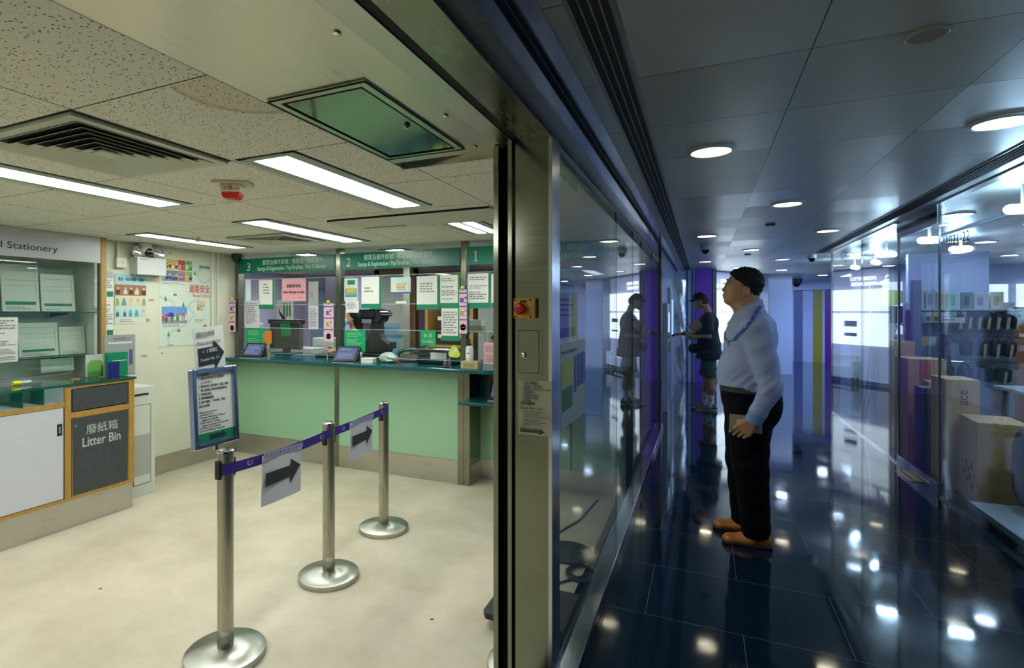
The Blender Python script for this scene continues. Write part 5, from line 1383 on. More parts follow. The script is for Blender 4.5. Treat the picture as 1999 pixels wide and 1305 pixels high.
# framed sign on the nearest post
sg = thing('framed_sign', 'framed list of counter services standing on the nearest queue post', 'sign', (-1.900, 1.70, 0.9015), FL)
sg.rotation_euler = (Matrix.Rotation(FL, 3, 'Z') @ Matrix.Rotation(-0.06, 3, 'X')).to_euler()
BLF = steel('blue reflecting frame', (0.42, 0.50, 0.72), 0.16, (1, 1, 1))
fw, fh, e = 0.118, 0.335, 0.020
f = B()
f.box(-fw, -fw + e, -0.012, 0.018, 0.02, fh + 0.02).box(fw - e, fw, -0.012, 0.018, 0.02, fh + 0.02)
f.box(-fw + e, fw - e, -0.012, 0.018, 0.02, 0.02 + e).box(-fw + e, fw - e, -0.012, 0.018, fh + 0.02 - e, fh + 0.02)
f.obj('frame', BLF, sg, bevel=0.004)
B().box(-fw + e - 0.001, fw - e + 0.001, 0.0, 0.012, 0.038, fh + 0.003).obj('backing', WHITE_P, sg)
B().box(-fw + e, fw - e, -0.0012, 0.0, 0.042, 0.082).obj('green_foot', GREEN_INK, sg)
B().prism([(-0.035, 0.052), (0.03, 0.052), (0.03, 0.046), (0.055, 0.062), (0.03, 0.078), (0.03, 0.072), (-0.035, 0.072)], -0.0022, -0.0012).obj('arrow', CR('dark green arrow', 0.005, 0.03, 0.03), sg)
B().cyl((0, 0.006, 0.001), (0, 0.006, 0.025), 0.012, n=14).obj('socket', CHR, sg, smooth=True)
ls = ['☑ 郵票服務', '☑ 郵票,信件寄遞 及 掛號郵件', '    (2 公斤以下)', '☑ 領取郵件 (普通郵件, 掛號, 易網', '    遞, 易寄取, 奪通/海寶/特專易)', '☑ 領取集郵品', '☑ 郵件轉遞服務', '☑ 電子證書 / 「智方便」登記', '請在此排隊']
its = []
for i, s_ in enumerate(ls): its.append((s_.replace('☑', '□'), -0.082, 0.325 - i * 0.0165, 0.0125, 0.85))
text_mesh(its, 'chinese_list', INK, sg, y=-0.0012, ext=0.0002)
es = ['Please queue up here for:', '□ Postman Service', '□ Postage, Mail Posting, Ordinary &', '     Registration under 2kg', '□ Mail Collection : Ordinary,', '     Registered, Easypak, EC-Get, Fordbox', '□ Philatelic Order Collection', '□ E-Cert, "iAM Smart" Registration']
its = [(s_, -0.082, 0.168 - i * 0.0112, 0.0105, 0.85) for i, s_ in enumerate(es)]
text_mesh(its, 'english_list', INK, sg, y=-0.0012, ext=0.0002)
ar = paper('queue_sign', 'white sheet with a black arrow reading Counter No. 1-3 above the framed sign', 'arrow sign', (-1.925, 1.685, 1.325), 0.158, 0.215, FL, tilt=-0.10,
    texts=((GREY_INK, (('請在此排隊', 0.10, 0.83, 0.026, ('fit', 0.092)), ('Please queue up here', 0.10, 0.68, 0.018, ('fit', 0.12)))),))
B().prism([(-0.062, -0.052), (0.02, -0.052), (0.02, -0.080), (0.074, -0.012), (0.020, 0.052), (0.020, 0.022), (-0.062, 0.022)], -0.0028, -0.002).obj('arrow', CR('blue black arrow', 0.012, 0.022, 0.035), ar)
text_mesh([('1 - 3 號櫃位', -0.042, 0.0, 0.020, ('fit', 0.075)), ('Counter No. 1-3', -0.056, -0.034, 0.018, ('fit', 0.098))], 'arrow_lettering', CR('white print'), ar, y=-0.0040)

# ================================================================== on the door jamb
YJF = YJ
es_ = thing('emergency_stop', 'yellow emergency stop box with red mushroom button on the steel jamb', 'switch', (-0.593, YJF, 1.511))
B().box(-0.042, 0.040, -0.024, 0, -0.037, 0.037).obj('yellow_box', mat('safety yellow', (0.62, 0.33, 0.01), 0.35), es_, bevel=0.003)
B().lathe([(0.001, 0.016), (0.012, 0.015), (0.019, 0.009), (0.021, 0.0), (0.012, -0.004), (0.012, -0.012)], n=28)
q = B().lathe([(0.012, 0), (0.012, 0.012), (0.021, 0.016), (0.021, 0.023), (0.016, 0.031), (0.001, 0.033)], n=28); q.v = [(x - 0.012, -0.024 - z, y - 0.002) for x, y, z in q.v]
q.obj('red_button', mat('button red', (0.50, 0.012, 0.008), 0.2), es_, smooth=True)
q = B()
for (x, z) in ((-0.035, 0.030), (0.022, 0.030), (-0.035, -0.030), (0.022, -0.030)): q.cyl((x, -0.0242, z), (x, -0.0255, z), 0.0038, n=10)
q.obj('screws', DARK, es_)
B().box(-0.018, 0.006, -0.0256, -0.0242, 0.020, 0.029).obj('stop_label', INK, es_)
B().box(0.024, 0.031, -0.0256, -0.0242, -0.018, 0.022).obj('side_label', CR('grey label', 0.35, 0.34, 0.28), es_)
kp = thing('lock_box', 'small locked steel flap set in the door jamb', 'lock box', (-0.580, YJF, 1.35))
B().box(-0.048, 0.048, -0.002, 0, -0.09, 0.09).obj('frame', ST, kp)
B().box(-0.042, 0.034, -0.0035, -0.002, -0.078, 0.078).obj('door', ST, kp)
B().box(-0.0435, -0.042, -0.0036, -0.002, -0.08, 0.08).box(0.034, 0.0355, -0.0036, -0.002, -0.08, 0.08).box(-0.0435, 0.0355, -0.0036, -0.002, 0.078, 0.0795).box(-0.0435, 0.0355, -0.0036, -0.002, -0.0795, -0.078).obj('gap_line', DARK, kp)
q = B().lathe([(0.010, 0), (0.010, 0.004), (0.007, 0.006), (0.001, 0.006)], n=20); q.v = [(x - 0.022, -0.0035 - z, y - 0.012) for x, y, z in q.v]
q.obj('lock', steel('lock steel'), kp, smooth=True)
nt_ = paper('jamb_notice', 'yellowed paper notice for Counter Nos. 1, 2 & 3 taped low on the jamb', 'notice', (-0.561, YJF - 0.0035, 1.143), 0.128, 0.202, m=CR('yellowed paper', 0.42, 0.42, 0.30),
    texts=((INK, (('1, 2 至 3 號櫃位', 0.10, 0.935, 0.012, ('fit', 0.06)), ('請在此處排隊', 0.09, 0.555, 0.013, ('fit', 0.054)), ('Counter Nos. 1, 2 & 3', 0.08, 0.475, 0.012, ('fit', 0.085)), ('Please queue up here', 0.08, 0.100, 0.011, ('fit', 0.082)))),
           (GREY_INK, (('• 購買郵票 / 郵費及其他', 0.14, 0.875, 0.010, ('fit', 0.075)), ('• 投寄兩公斤以下郵件及二公斤以上郵政', 0.14, 0.82, 0.010, ('fit', 0.105)), ('• 郵寄掛號郵件', 0.14, 0.765, 0.010, ('fit', 0.045)), ('• 領取郵件及特快專遞', 0.14, 0.71, 0.010, ('fit', 0.06)), ('• 郵繳通 (政府帳單)', 0.14, 0.66, 0.010, ('fit', 0.06)), ('• 電子證書', 0.14, 0.61, 0.010, ('fit', 0.03)),
                       ('• Stamps / Postage, Ordinary and', 0.14, 0.415, 0.009, ('fit', 0.085)), ('Registration counters', 0.19, 0.37, 0.009, ('fit', 0.055)), ('• Posting of mail & parcel under 2kg', 0.14, 0.325, 0.009, ('fit', 0.10)), ('• Posting of Registration', 0.14, 0.27, 0.009, ('fit', 0.065)), ('• Collection of mail & packets', 0.14, 0.23, 0.009, ('fit', 0.088)), ('• PayThruPost for invoices', 0.14, 0.19, 0.009, ('fit', 0.07)), ('• E-Cert', 0.14, 0.15, 0.009, ('fit', 0.03)))),))
B().prism([(-0.055, -0.083), (0.018, -0.083), (0.018, -0.077), (0.038, -0.087), (0.018, -0.097), (0.018, -0.091), (-0.055, -0.091)], -0.0032, -0.0020).obj('arrow', INK, nt_)

# ================================================================== on the inner side of the glass front
gl_ = paper('glass_notice', 'white notice in a plastic sleeve with blue, green and yellow blocks on the glass front', 'notice', (XL + 0.004, 2.32, 1.205), 0.48, 0.34, FL, m=CR('sleeve white', 0.46, 0.48, 0.46),
    bands=(('blue_block', 0.62, 0.98, 0.40, 0.82, CR('blue block', 0.03, 0.10, 0.38)), ('yellow_block', 0.04, 0.40, 0.50, 0.78, CR('yellow block', 0.50, 0.52, 0.04)), ('green_block', 0.04, 0.42, 0.20, 0.46, CR('green block', 0.04, 0.20, 0.06)), ('blue_column', 0.50, 0.58, 0.35, 0.80, CR('blue block'))), rowspec=((0.05, 0.9, 0.84, 0.93, 1), (0.66, 0.95, 0.44, 0.78, 6)))
gl2 = paper('glass_notice', 'white and green document sheet hung high behind the first glass pane', 'notice', (XL - 0.02, 2.27, 1.53), 0.36, 0.28, FL, bands=(('green_foot', 0, 1, 0, 0.14, GREEN_INK),), rowspec=((0.1, 0.9, 0.3, 0.9, 8),))
uv = thing('unit_number', 'green unit number lettering high on the first glass pane', 'sign', (XL + 0.002, 2.08, 2.02), FL)
text_mesh([('1015-1018', -0.06, 0.0, 0.085, ('fit', 0.36))], 'lettering', mat('green film letters', (0.03, 0.26, 0.16), 0.4), uv, y=0)
# black platform trolley edge and cable by the glass
tr = thing('platform_scale', 'black flat platform scale on the floor just inside the door jamb', 'scale', (-0.76, 2.585, 0))
B().prismz([(-0.19, -0.16), (-0.17, -0.19), (0.20, -0.19), (0.20, 0.17), (-0.165, 0.17), (-0.19, 0.15)], 0.045, 0.075).obj('deck', mat('ribbed black rubber', (0.02, 0.022, 0.02), 0.6), tr, bevel=0.004)
for (x, y) in ((-0.13, -0.14), (0.15, -0.14), (-0.13, 0.12), (0.15, 0.12)): B().cyl((x, y, 0), (x, y, 0.046), 0.018, n=14).obj('foot', BLK, tr, smooth=True)
cc = B()
pts = [(-0.62 + (0.095 - 0.0006 * i) * math.cos(i * 0.35) , 3.12 + (0.11 - 0.0006 * i) * math.sin(i * 0.35), 0.009 + 0.004 * ((i // 18) % 3)) for i in range(56)]
pts += [(-0.72, 2.95, 0.008), (-0.85, 2.85, 0.006), (-1.0, 2.95, 0.006), (-0.98, 3.3, 0.006), (-0.80, 3.9, 0.006), (-0.75, 4.4, 0.006)]
o = cc.tube(pts, 0.006, 7).obj('coiled_cable', mat('black rubber cable', (0.012, 0.014, 0.014), 0.5), smooth=True); tag(o, 'black cable coiled on the post office floor behind the glass front', 'cable')
o = B().lathe([(0.16, 0), (0.158, 0.012), (0.11, 0.016), (0.001, 0.016)], (-0.76, 3.36, 0.0), 30).obj('floor_mat_disc', mat('dark rubber', (0.03, 0.033, 0.035), 0.6), smooth=True); tag(o, 'round dark rubber disc on the floor beside the coiled cable', 'disc')
# crumbs on the floor
for i, (x, y, lab) in enumerate(((-1.20, 2.35, 'tiny dark speck of litter on the cream floor near the middle post'), (-2.95, 1.85, 'small brown scrap of litter at the lower left of the floor'))):
    o = B().prismz([(x, y), (x + 0.012, y + 0.004), (x + 0.014, y + 0.012), (x + 0.003, y + 0.010)], 0, 0.003).obj('litter_scrap', mat('litter brown', (0.08, 0.06, 0.02), 0.8)); tag(o, lab, 'litter')

# ================================================================== corridor kiosk wall beyond the glass front
kx = XL - 0.03
ks = thing('ticket_kiosk', 'pale kiosk panel with green slots on the left corridor wall', 'kiosk', (kx + 0.001, 8.95, 0), FL)
B().box(-0.35, 0.40, -0.06, 0, 0.0, 1.62).obj('body', mat('kiosk silver', (0.45, 0.50, 0.60), 0.2, 0.4), ks, bevel=0.01)
B().box(-0.20, 0.22, -0.064, -0.06, 1.18, 1.48).obj('screen', emis('kiosk screen', (0.35, 0.6, 0.9), 1.0), ks, bevel=0.002)
for (x, z, w_, h_) in ((-0.15, 1.08, 0.05, 0.07), (-0.05, 0.98, 0.05, 0.05), (0.12, 0.92, 0.10, 0.03)): B().box(x, x + w_, -0.075, -0.06, z, z + h_).obj('green_slot', mat('kiosk green', (0.02, 0.35, 0.10), 0.3), ks, bevel=0.004)
B().box(0.02, 0.10, -0.075, -0.06, 0.86, 0.98).obj('yellow_reader', mat('safety yellow'), ks, bevel=0.004)
ks2 = thing('ticket_kiosk', 'second pale kiosk panel between the first one and the end wall', 'kiosk', (kx + 0.001, 10.2, 0), FL)
B().box(-0.40, 0.45, -0.05, 0, 0.0, 1.9).obj('body', mat('kiosk silver'), ks2, bevel=0.01)
B().box(-0.25, 0.25, -0.054, -0.05, 1.1, 1.7).obj('screen', emis('kiosk screen'), ks2)
# foil wrapped column in front of the end wall
fc = B()
rd = random.Random(5); n_ = 40; m2 = 60; vs = []; fs = []
for j in range(m2 + 1):
    for i in range(n_):
        a = 2 * math.pi * i / n_
        sx_ = 0.16 * (abs(math.cos(a)) ** 0.5) * (1 if math.cos(a) > 0 else -1); sy_ = 0.16 * (abs(math.sin(a)) ** 0.5) * (1 if math.sin(a) > 0 else -1)
        k = 1 + 0.05 * math.sin(j * 0.31 + i * 0.5) * math.sin(i * 0.9 + j * 0.05) + 0.012 * rd.uniform(-1, 1)
        vs.append((-0.47 + sx_ * k, 12.25 + sy_ * k, 2.15 * j / m2))
for j in range(m2):
    for i in range(n_): fs.append((j * n_ + i, j * n_ + (i + 1) % n_, (j + 1) * n_ + (i + 1) % n_, (j + 1) * n_ + i))
fs.append(tuple(range(m2 * n_, (m2 + 1) * n_)))
fc.add(vs, fs)
o = fc.obj('wrapped_column', steel('silver film', (0.78, 0.84, 0.92), 0.22, (1, 1, 1)), smooth=True); tag(o, 'square column wrapped in crinkled silver film at the end of the left wall', 'column')
# ================================================================== shop behind the right glass
KR = mat('kraft carton', (0.60, 0.38, 0.15), 0.7, noise=0.08, nscale=5)
KRL = mat('carton tape', (0.42, 0.32, 0.20), 0.4)
def carton(lab, x, y, w_, d_, h_, rz=0.0, z=0.0, m=KR, word=None, wsz=0.1, marks=True, vert=True):
    t = thing('cardboard_box', lab, 'box', (x, y, z), rz)
    B().box(-w_ / 2, w_ / 2, -d_ / 2, d_ / 2, 0, h_).obj('carton', m, t, bevel=0.004)
    B().box(-w_ / 2 + 0.0, w_ / 2, -0.025, 0.025, h_ - 0.0005, h_ + 0.0008).box(-0.0, 0.0008, -d_ / 2, d_ / 2, h_ - 0.0005, h_ + 0.001).obj('tape', KRL, t)
    if word:
        T = Matrix.Translation((0.03, 0, 0)) @ Matrix.Rotation(math.radians(-90), 4, 'Y') if vert else Matrix.Identity(4)
        o = text_mesh([(word, 0, 0, wsz, ('fit', 0.13), 'LEFT', 0.0)], 'lettering', CR('box ink', 0.02, 0.02, 0.022), t, y=-d_ / 2 - 0.0006)
        if vert:
            # reads upwards on the box front
            for v in o.data.vertices:
                x_, z_ = v.co.x, v.co.z
                v.co.x, v.co.z = -z_ + 0.03, x_ + 0.715
    if marks:
        q = B()
        for i in range(3): q.box(w_ / 2 - 0.085 + i * 0.022, w_ / 2 - 0.07 + i * 0.022, -d_ / 2 - 0.001, -d_ / 2, 0.03, 0.06)
        q.box(w_ / 2 - 0.09, w_ / 2 - 0.02, -d_ / 2 - 0.001, -d_ / 2, 0.065, 0.069)
        q.obj('handling_marks', CR('box ink'), t)
    return t
carton('tall kraft box marked ace standing behind the front box', 1.955, 6.06, 0.215, 0.34, 0.93, 0.0, word='ace', wsz=0.10)
c1 = carton('nearest kraft box inside the shop glass, beside the white plinth', 2.04, 5.60, 0.30, 0.42, 0.66, -0.08)
q = B()
for k in range(7):
    a = k * 0.9; q.lathe([(0.028, 0), (0.028, 0.001), (0.001, 0.001)], (0, 0, 0), 12)
q = B()
for i, (yy, zz) in enumerate(((-0.08, 0.30), (-0.02, 0.26), (0.03, 0.31), (-0.05, 0.21), (0.02, 0.18), (0.07, 0.23), (-0.10, 0.15))):
    vs = [(-0.1512, yy + 0.024 * math.cos(t * 0.5236), zz + 0.030 * math.sin(t * 0.5236)) for t in range(12)]
    q.add(vs, [tuple(range(12))])
q.obj('dark_dots', CR('box ink'), c1)
carton('kraft box with a red label in the middle of the shop window row', 1.98, 6.98, 0.30, 0.34, 1.03, 0.05)
o = B().box(-0.06, 0.03, -0.172, -0.1705, 0.80, 1.02).obj('red_label', CR('red label', 0.50, 0.08, 0.06), bpy.data.objects['cardboard_box.002'])
t = carton('tall slim kraft box leaning at the far end of the shop window row', 1.90, 7.55, 0.18, 0.34, 1.17, 0.1)
t.rotation_euler = (0, 0.05, 0.1)
t.location.z = 0.008
carton('small kraft box stacked behind the ace box', 2.02, 6.60, 0.22, 0.20, 0.84, 0.0, marks=False)
carton('grey flat case standing between boxes', 1.86, 6.42, 0.10, 0.2, 0.80, 0.0, m=mat('dark case', (0.02, 0.02, 0.03), 0.4), marks=False)

# white topped glass plinth
pl = thing('display_plinth', 'low white topped display plinth with a glass edge at the lower right', 'plinth', (1.755, 0, 0))
WTOP = mat('white stone top', (0.50, 0.56, 0.66), 0.25)
B().box(0.0, 1.2, 2.2, 5.20, 0.085, 0.115).obj('top', WTOP, pl, bevel=0.002)
B().box(-0.004, 0.0, 2.2, 5.20, 0.078, 0.117).box(-0.004, 1.2, 5.20, 5.204, 0.078, 0.117).obj('glass_edge', mat('aqua glass edge', (0.14, 0.28, 0.28), 0.1), pl)
B().box(0.08, 1.1, 2.3, 5.12, 0, 0.085).obj('recessed_base', DARK, pl)

BAGM = mat('black nylon', (0.018, 0.022, 0.035), 0.6, bump=0.3, bscale=200)
def blob_bag(loc, w_, d_, h_, lab, name='camera_pouch', seed=1, tagc=None, rz=0.0, grp=None, hang=True, tiltx=0.0):
    t = thing(name, lab, 'bag', loc, rz, group=grp)
    b_ = B(); n_ = 18; m_ = 10; vs = []; fs = []
    for j in range(m_ + 1):
        ph = math.pi * j / m_
        for i in range(n_):
            a = 2 * math.pi * i / n_
            c_, s_ = math.cos(a), math.sin(a)
            se = lambda v, p: (abs(v) ** p) * (1 if v > 0 else -1)
            sp_ = math.sin(ph) ** 0.5
            vs.append((w_ / 2 * se(c_, 0.6) * sp_, d_ / 2 * se(s_, 0.6) * sp_, h_ / 2 * se(math.cos(ph), 0.55)))
    for j in range(m_):
        for i in range(n_): fs.append((j * n_ + i, (j + 1) * n_ + i, (j + 1) * n_ + (i + 1) % n_, j * n_ + (i + 1) % n_))
    b_.add(vs, fs); T = Matrix.Rotation(tiltx, 4, 'Y'); b_.v = [tuple(T @ Vector(p)) for p in b_.v]
    b_.obj('pouch', BAGM, t, smooth=True)
    B().tube([(-w_ * 0.3, 0, h_ * 0.40), (-w_ * 0.2, 0, h_ * 0.58), (0, 0, h_ * 0.64), (w_ * 0.2, 0, h_ * 0.58), (w_ * 0.3, 0, h_ * 0.40)], 0.006, 6).obj('handle', BAGM, t)
    if tagc: B().obox(T, -0.012, 0.012, -d_ / 2 - 0.008, -d_ / 2 - 0.004, -h_ * 0.55, h_ * 0.25).obj('paper_tag', tagc, t)
    return t
# slat wall display
sw_ = thing('display_wall', 'pale freestanding shop display wall with hooks and a top shelf', 'display unit', (0, 8.3, 0))
DW = CR('display grey', 0.50, 0.58, 0.68)
B().box(2.22, 3.20, 0.0, 0.06, 0.0, 1.60).obj('panel', DW, sw_)
B().box(2.22, 3.16, -0.30, 0.0, 1.510, 1.525).obj('top_shelf', CR('shelf white', 0.55, 0.60, 0.66), sw_)
for i, zz in enumerate((1.50, 1.215, 0.93)):
    q = B()
    q.cyl((2.25, -0.26, zz), (3.15, -0.26, zz), 0.005, n=8)
    for k in range(7): q.cyl((2.3 + k * 0.13, 0, zz), (2.3 + k * 0.13, -0.27, zz), 0.004, n=6)
    q.obj('wire_rail', CHR, sw_)
TAGC = CR('tag paper', 0.50, 0.40, 0.28)
for k in range(7):
    blob_bag((2.63 + k * 0.079, 8.02, 1.39), 0.062, 0.10, 0.17, ['black pouch first from the left on the upper hook row', 'black pouch second from the left on the upper hook row', 'black pouch third on the upper hook row, beige tag', 'black pouch in the middle of the upper hook row', 'black pouch fifth on the upper hook row', 'black pouch second from the right on the upper hook row', 'black pouch last on the right of the upper hook row'][k], seed=k, tagc=TAGC, grp='pouches on the upper hook row', tiltx=0.12)
for k, (xx, lab) in enumerate(((2.48, 'dark cube bag hanging at the left of the middle hook row'), (2.68, 'bulky black bag left of centre on the middle hook row'), (2.82, 'black bag with beige tag on the middle hook row'), (2.93, 'black bag second from the right on the middle hook row'), (3.04, 'black bag last on the right of the middle hook row'))):
    blob_bag((xx, 8.0, 1.09 + (0.02 if k == 0 else 0)), 0.105, 0.12, 0.19, lab, tagc=TAGC if k > 1 else None, grp='bags on the middle hook row', tiltx=0.03 * k)
for k, (xx, lab) in enumerate(((2.50, 'black bag at the left of the lowest hook row'), (2.66, 'dark bag with blue card on the lowest hook row'), (2.84, 'black bag in the middle of the lowest hook row'), (2.98, 'large black pouch at the right of the lowest hook row'))):
    blob_bag((xx, 7.98, 0.80), 0.13, 0.13, 0.17, lab, tagc=[None, CR('blue card', 0.04, 0.10, 0.5), None, TAGC][k], grp='bags on the lowest hook row', tiltx=0.03 * k)
# packets hanging at the left part of the rails
cols = [CR('mint card', 0.20, 0.50, 0.36), CR('pale card', 0.48, 0.52, 0.62), CR('amber print'), CR('white print')]
for k in range(6):
    o = B().box(-0.035, 0.035, -0.01, 0.0, -0.12, 0.0).obj('blister_pack', cols[k % 4], loc=(2.28 + k * 0.075, 8.03, 1.49)); tag(o, ['mint blister pack at the far left of the top rail', 'pale blister pack second on the top rail', 'amber blister pack third on the top rail', 'white blister pack fourth on the top rail', 'mint blister pack fifth on the top rail', 'pale blister pack beside the black pouches'][k], 'packet', 'blister packs on the top rail')
    B().box(-0.02, 0.02, -0.012, -0.010, -0.10, -0.05).obj('insert', CR('dark print'), o)
for k in range(5):
    o = B().box(-0.03, 0.03, -0.01, 0.0, -0.10, 0.0).obj('blister_pack', cols[(k + 1) % 4], loc=(2.26 + k * 0.065, 8.03, 1.205)); tag(o, ['pale packet at the far left of the middle rail', 'amber packet second on the middle rail', 'white packet third on the middle rail', 'mint packet fourth on the middle rail', 'pale packet next to the cube bag'][k], 'packet', 'packets on the middle rail')
o = B().box(2.44, 2.66, -0.34, -0.32, 1.37, 1.43).obj('price_board', CR('white print'), sw_)
rows(B(), 2.46, 2.64, 1.385, 1.42, 1, y=-0.342).obj('print', INK, o)
# boxes and books on the top shelf
cfg = [(2.28, 0.10, 0.24, 'white software box with a black column print on the top shelf', CR('white print'), 0), (2.39, 0.09, 0.23, 'white tilted booklet on the top shelf', CR('pale card'), 0.12), (2.49, 0.08, 0.22, 'pale yellow booklet leaning on the top shelf', CR('pale yellow'), 0.2), (2.60, 0.11, 0.19, 'pale aqua box on the top shelf', CR('pale aqua'), 0), (2.72, 0.10, 0.19, 'dark framed print box on the top shelf', CR('slate print2'), 0.05), (2.84, 0.12, 0.18, 'white box with faint pattern on the top shelf', CR('white print'), 0), (2.97, 0.11, 0.19, 'last cream box on the right of the top shelf', CR('poster cream'), 0.08)]
for k, (xx, ww, hh, lab, m_, tl) in enumerate(cfg):
    o = B().box(-ww / 2, ww / 2, -0.04, 0.03, 0, hh).obj('product_box', m_, loc=(xx, 8.12, 1.5255), bevel=0.002); o.rotation_euler = (0, -tl * 0.0, tl); tag(o, lab, 'box', 'boxes on the top shelf')
    B().box(-ww * 0.3, ww * 0.1, -0.0412, -0.0400, hh * 0.2, hh * 0.75).obj('print', [CR('dark print'), CR('mauve print'), CR('amber print'), CR('mint card')][k % 4], o)
# camera tripods and stands behind the second pane
def tripod(lab, x, y, h, spread=0.30, m=BLK):
    t = thing('tripod', lab, 'tripod', (x, y, 0), random.random())
    for k in range(3):
        a = k * 2.094 + 0.3
        B().tube([(0.03 * math.cos(a), 0.03 * math.sin(a), h * 0.86), (spread * 0.5 * math.cos(a), spread * 0.5 * math.sin(a), h * 0.43), (spread * math.cos(a), spread * math.sin(a), 0.012)], [0.016, 0.013, 0.010], 8).obj('leg', m, t, smooth=True)
    B().cyl((0, 0, h * 0.80), (0, 0, h * 0.90), 0.035, n=14).obj('collar', m, t, smooth=True)
    B().cyl((0, 0, h * 0.5), (0, 0, h * 0.95), 0.014, n=12).obj('column', m, t, smooth=True)
    B().box(-0.05, 0.05, -0.03, 0.03, h * 0.95, h).cyl((0.05, 0, h * 0.97), (0.22, -0.05, h * 0.90), 0.009, n=8).obj('head', m, t, bevel=0.004)
    return t
tripod('tall black tripod standing behind the shop glass near its far end', 2.12, 8.78, 1.46, 0.2)
tripod('black tripod beside the dark monitor board', 1.93, 8.38, 1.30, 0.14)
tripod('grey legged tripod leaning behind the glass joint', 2.36, 7.55, 1.25, 0.22, mat('grey metal leg', (0.08, 0.09, 0.12), 0.3, 0.6))
t = thing('camera_rig', 'dark square camera monitor on a stand behind the pane joint', 'camera rig', (2.0, 7.96, 0))
B().box(-0.12, 0.10, -0.03, 0.03, 1.36, 1.56).obj('monitor', mat('dark violet plastic', (0.03, 0.025, 0.10), 0.3), t, bevel=0.006)
B().cyl((0, 0, 0), (0, 0, 1.36), 0.015, n=12).obj('pole', BLK, t)
B().lathe([(0.12, 0), (0.12, 0.015), (0.02, 0.03)], n=24).obj('base', BLK, t)
B().obox(Matrix.Rotation(0.25, 4, 'Y'), -0.36, -0.28, -0.04, -0.02, 1.02, 1.32).obj('side_panel', CR('pale card'), t)
# table with stabilisers at the right edge
tb_ = thing('demo_table', 'white demo table with camera gear near the right picture edge', 'table', (2.75, 6.1, 0))
B().box(-0.35, 0.6, -0.3, 0.5, 0.80, 0.83).obj('top', WTOP, tb_, bevel=0.004)
for (x, y) in ((-0.30, -0.26), (0.55, -0.26), (-0.30, 0.45), (0.55, 0.45)): B().box(x, x + 0.04, y, y + 0.04, 0, 0.80).obj('leg', STH, tb_)
for k, (x, y, r_) in enumerate(((2.68, 6.2, 0.3), (2.86, 6.05, -0.4), (3.0, 6.3, 0.8))):
    t = thing('camera_gimbal', ['black camera stabiliser at the left of the demo table', 'black camera stabiliser in the middle of the demo table', 'black camera stabiliser at the right of the demo table'][k], 'stabiliser', (x, y, 0.8305), r_, group='stabilisers on the demo table')
    B().cyl((0, 0, 0), (0, 0, 0.12), 0.022, n=14).obj('grip', BLK, t, smooth=True)
    B().tube([(0, 0, 0.12), (0.07, 0, 0.15), (0.08, 0, 0.21), (0.0, 0.0, 0.25), (-0.07, 0, 0.21)], 0.014, 8).obj('arm', BLK, t, smooth=True)
    B().cyl((0.08, 0, 0.18), (0.10, 0, 0.18), 0.028, n=14).cyl((0, 0, 0.24), (0, 0, 0.27), 0.028, n=14).obj('motor', BLK, t, smooth=True)
    B().box(-0.05, 0.05, -0.03, 0.03, 0.17, 0.20).obj('plate', DGR, t)
# black backpack in front
t = blob_bag((2.125, 5.02, 0.421), 0.36, 0.32, 0.60, 'big black equipment backpack at the right picture edge beside the nearest box', name='backpack')
B().tube([(-0.12, -0.19, 0.25), (-0.16, -0.24, 0.0), (-0.12, -0.20, -0.22)], 0.018, 8).obj('strap', BAGM, t)
# partitions and posters deep in the shop
SHW = CR('shop partition', 0.46, 0.50, 0.70)
struct('wall_shop', B().box(2.6, 3.45, 9.6, 9.7, 0, 2.30), SHW)
struct('wall_shop', B().box(2.75, 7.9, 13.5, 13.6, 0, H_CO), CR('shop back wall', 0.38, 0.46, 0.60))
LITP = emis('lit poster', (0.62, 0.74, 1.0), 2.2)
for k, (x0, x1, z0, z1, y, lab) in enumerate(((2.35, 2.75, 1.15, 1.95, 10.4, 'lit poster with a yellow and pink landscape behind the tripods'), (4.1, 4.55, 1.2, 1.95, 12.0, 'lit poster on the shop back wall left of the green glass'), (5.2, 6.2, 1.0, 2.0, 13.4, 'bright lit window board at the right picture edge'))):
    o = B().box(x0, x1, y, y + 0.03, z0, z1).obj('lit_poster', LITP); tag(o, lab, 'poster', None)
    B().box(x0, x0 + 0.03, y, y + 0.03, 0, z0).obj('leg', CHR, o); B().box(x1 - 0.03, x1, y, y + 0.03, 0, z0).obj('leg', CHR, o)
    if k == 0:
        B().prism([(x0, z0 + 0.42), (x0 + 0.1, z0 + 0.46), (x0 + 0.22, z0 + 0.40), (x1, z0 + 0.48), (x1, z0 + 0.66), (x0, z0 + 0.70)], y - 0.004, y).obj('yellow_area', CR('acid yellow', 0.50, 0.62, 0.08), o)
        B().box(x0 + 0.05, x0 + 0.32, y - 0.004, y, z0 + 0.05, z0 + 0.22).obj('figures', CR('dark print'), o)
    else:
        B().box(x0 + 0.1, x1 - 0.15, y - 0.004, y, z0 + 0.25, z0 + 0.32).obj('print', CR('brick red'), o)
o = B().box(3.35, 3.62, 8.9, 8.95, 0.0, 1.55).obj('orange_banner', CR('orange banner', 0.48, 0.20, 0.07)); tag(o, 'orange brown banner panel at the right picture edge', 'banner')
B().box(3.36, 3.60, 8.895, 8.899, 1.40, 1.50).obj('print', CR('white print'), o)
o = B().box(2.05, 2.16, 9.0, 9.05, 0, 1.85).obj('brown_banner', CR('rust banner', 0.20, 0.09, 0.08)); tag(o, 'narrow rust coloured banner behind the tall tripod', 'banner')
o = B().box(2.18, 2.26, 7.9, 8.0, 0, 1.86).obj('grey_upright', CR('slate upright', 0.20, 0.25, 0.32), bevel=0.003); tag(o, 'grey upright post at the left end of the display wall', 'upright')
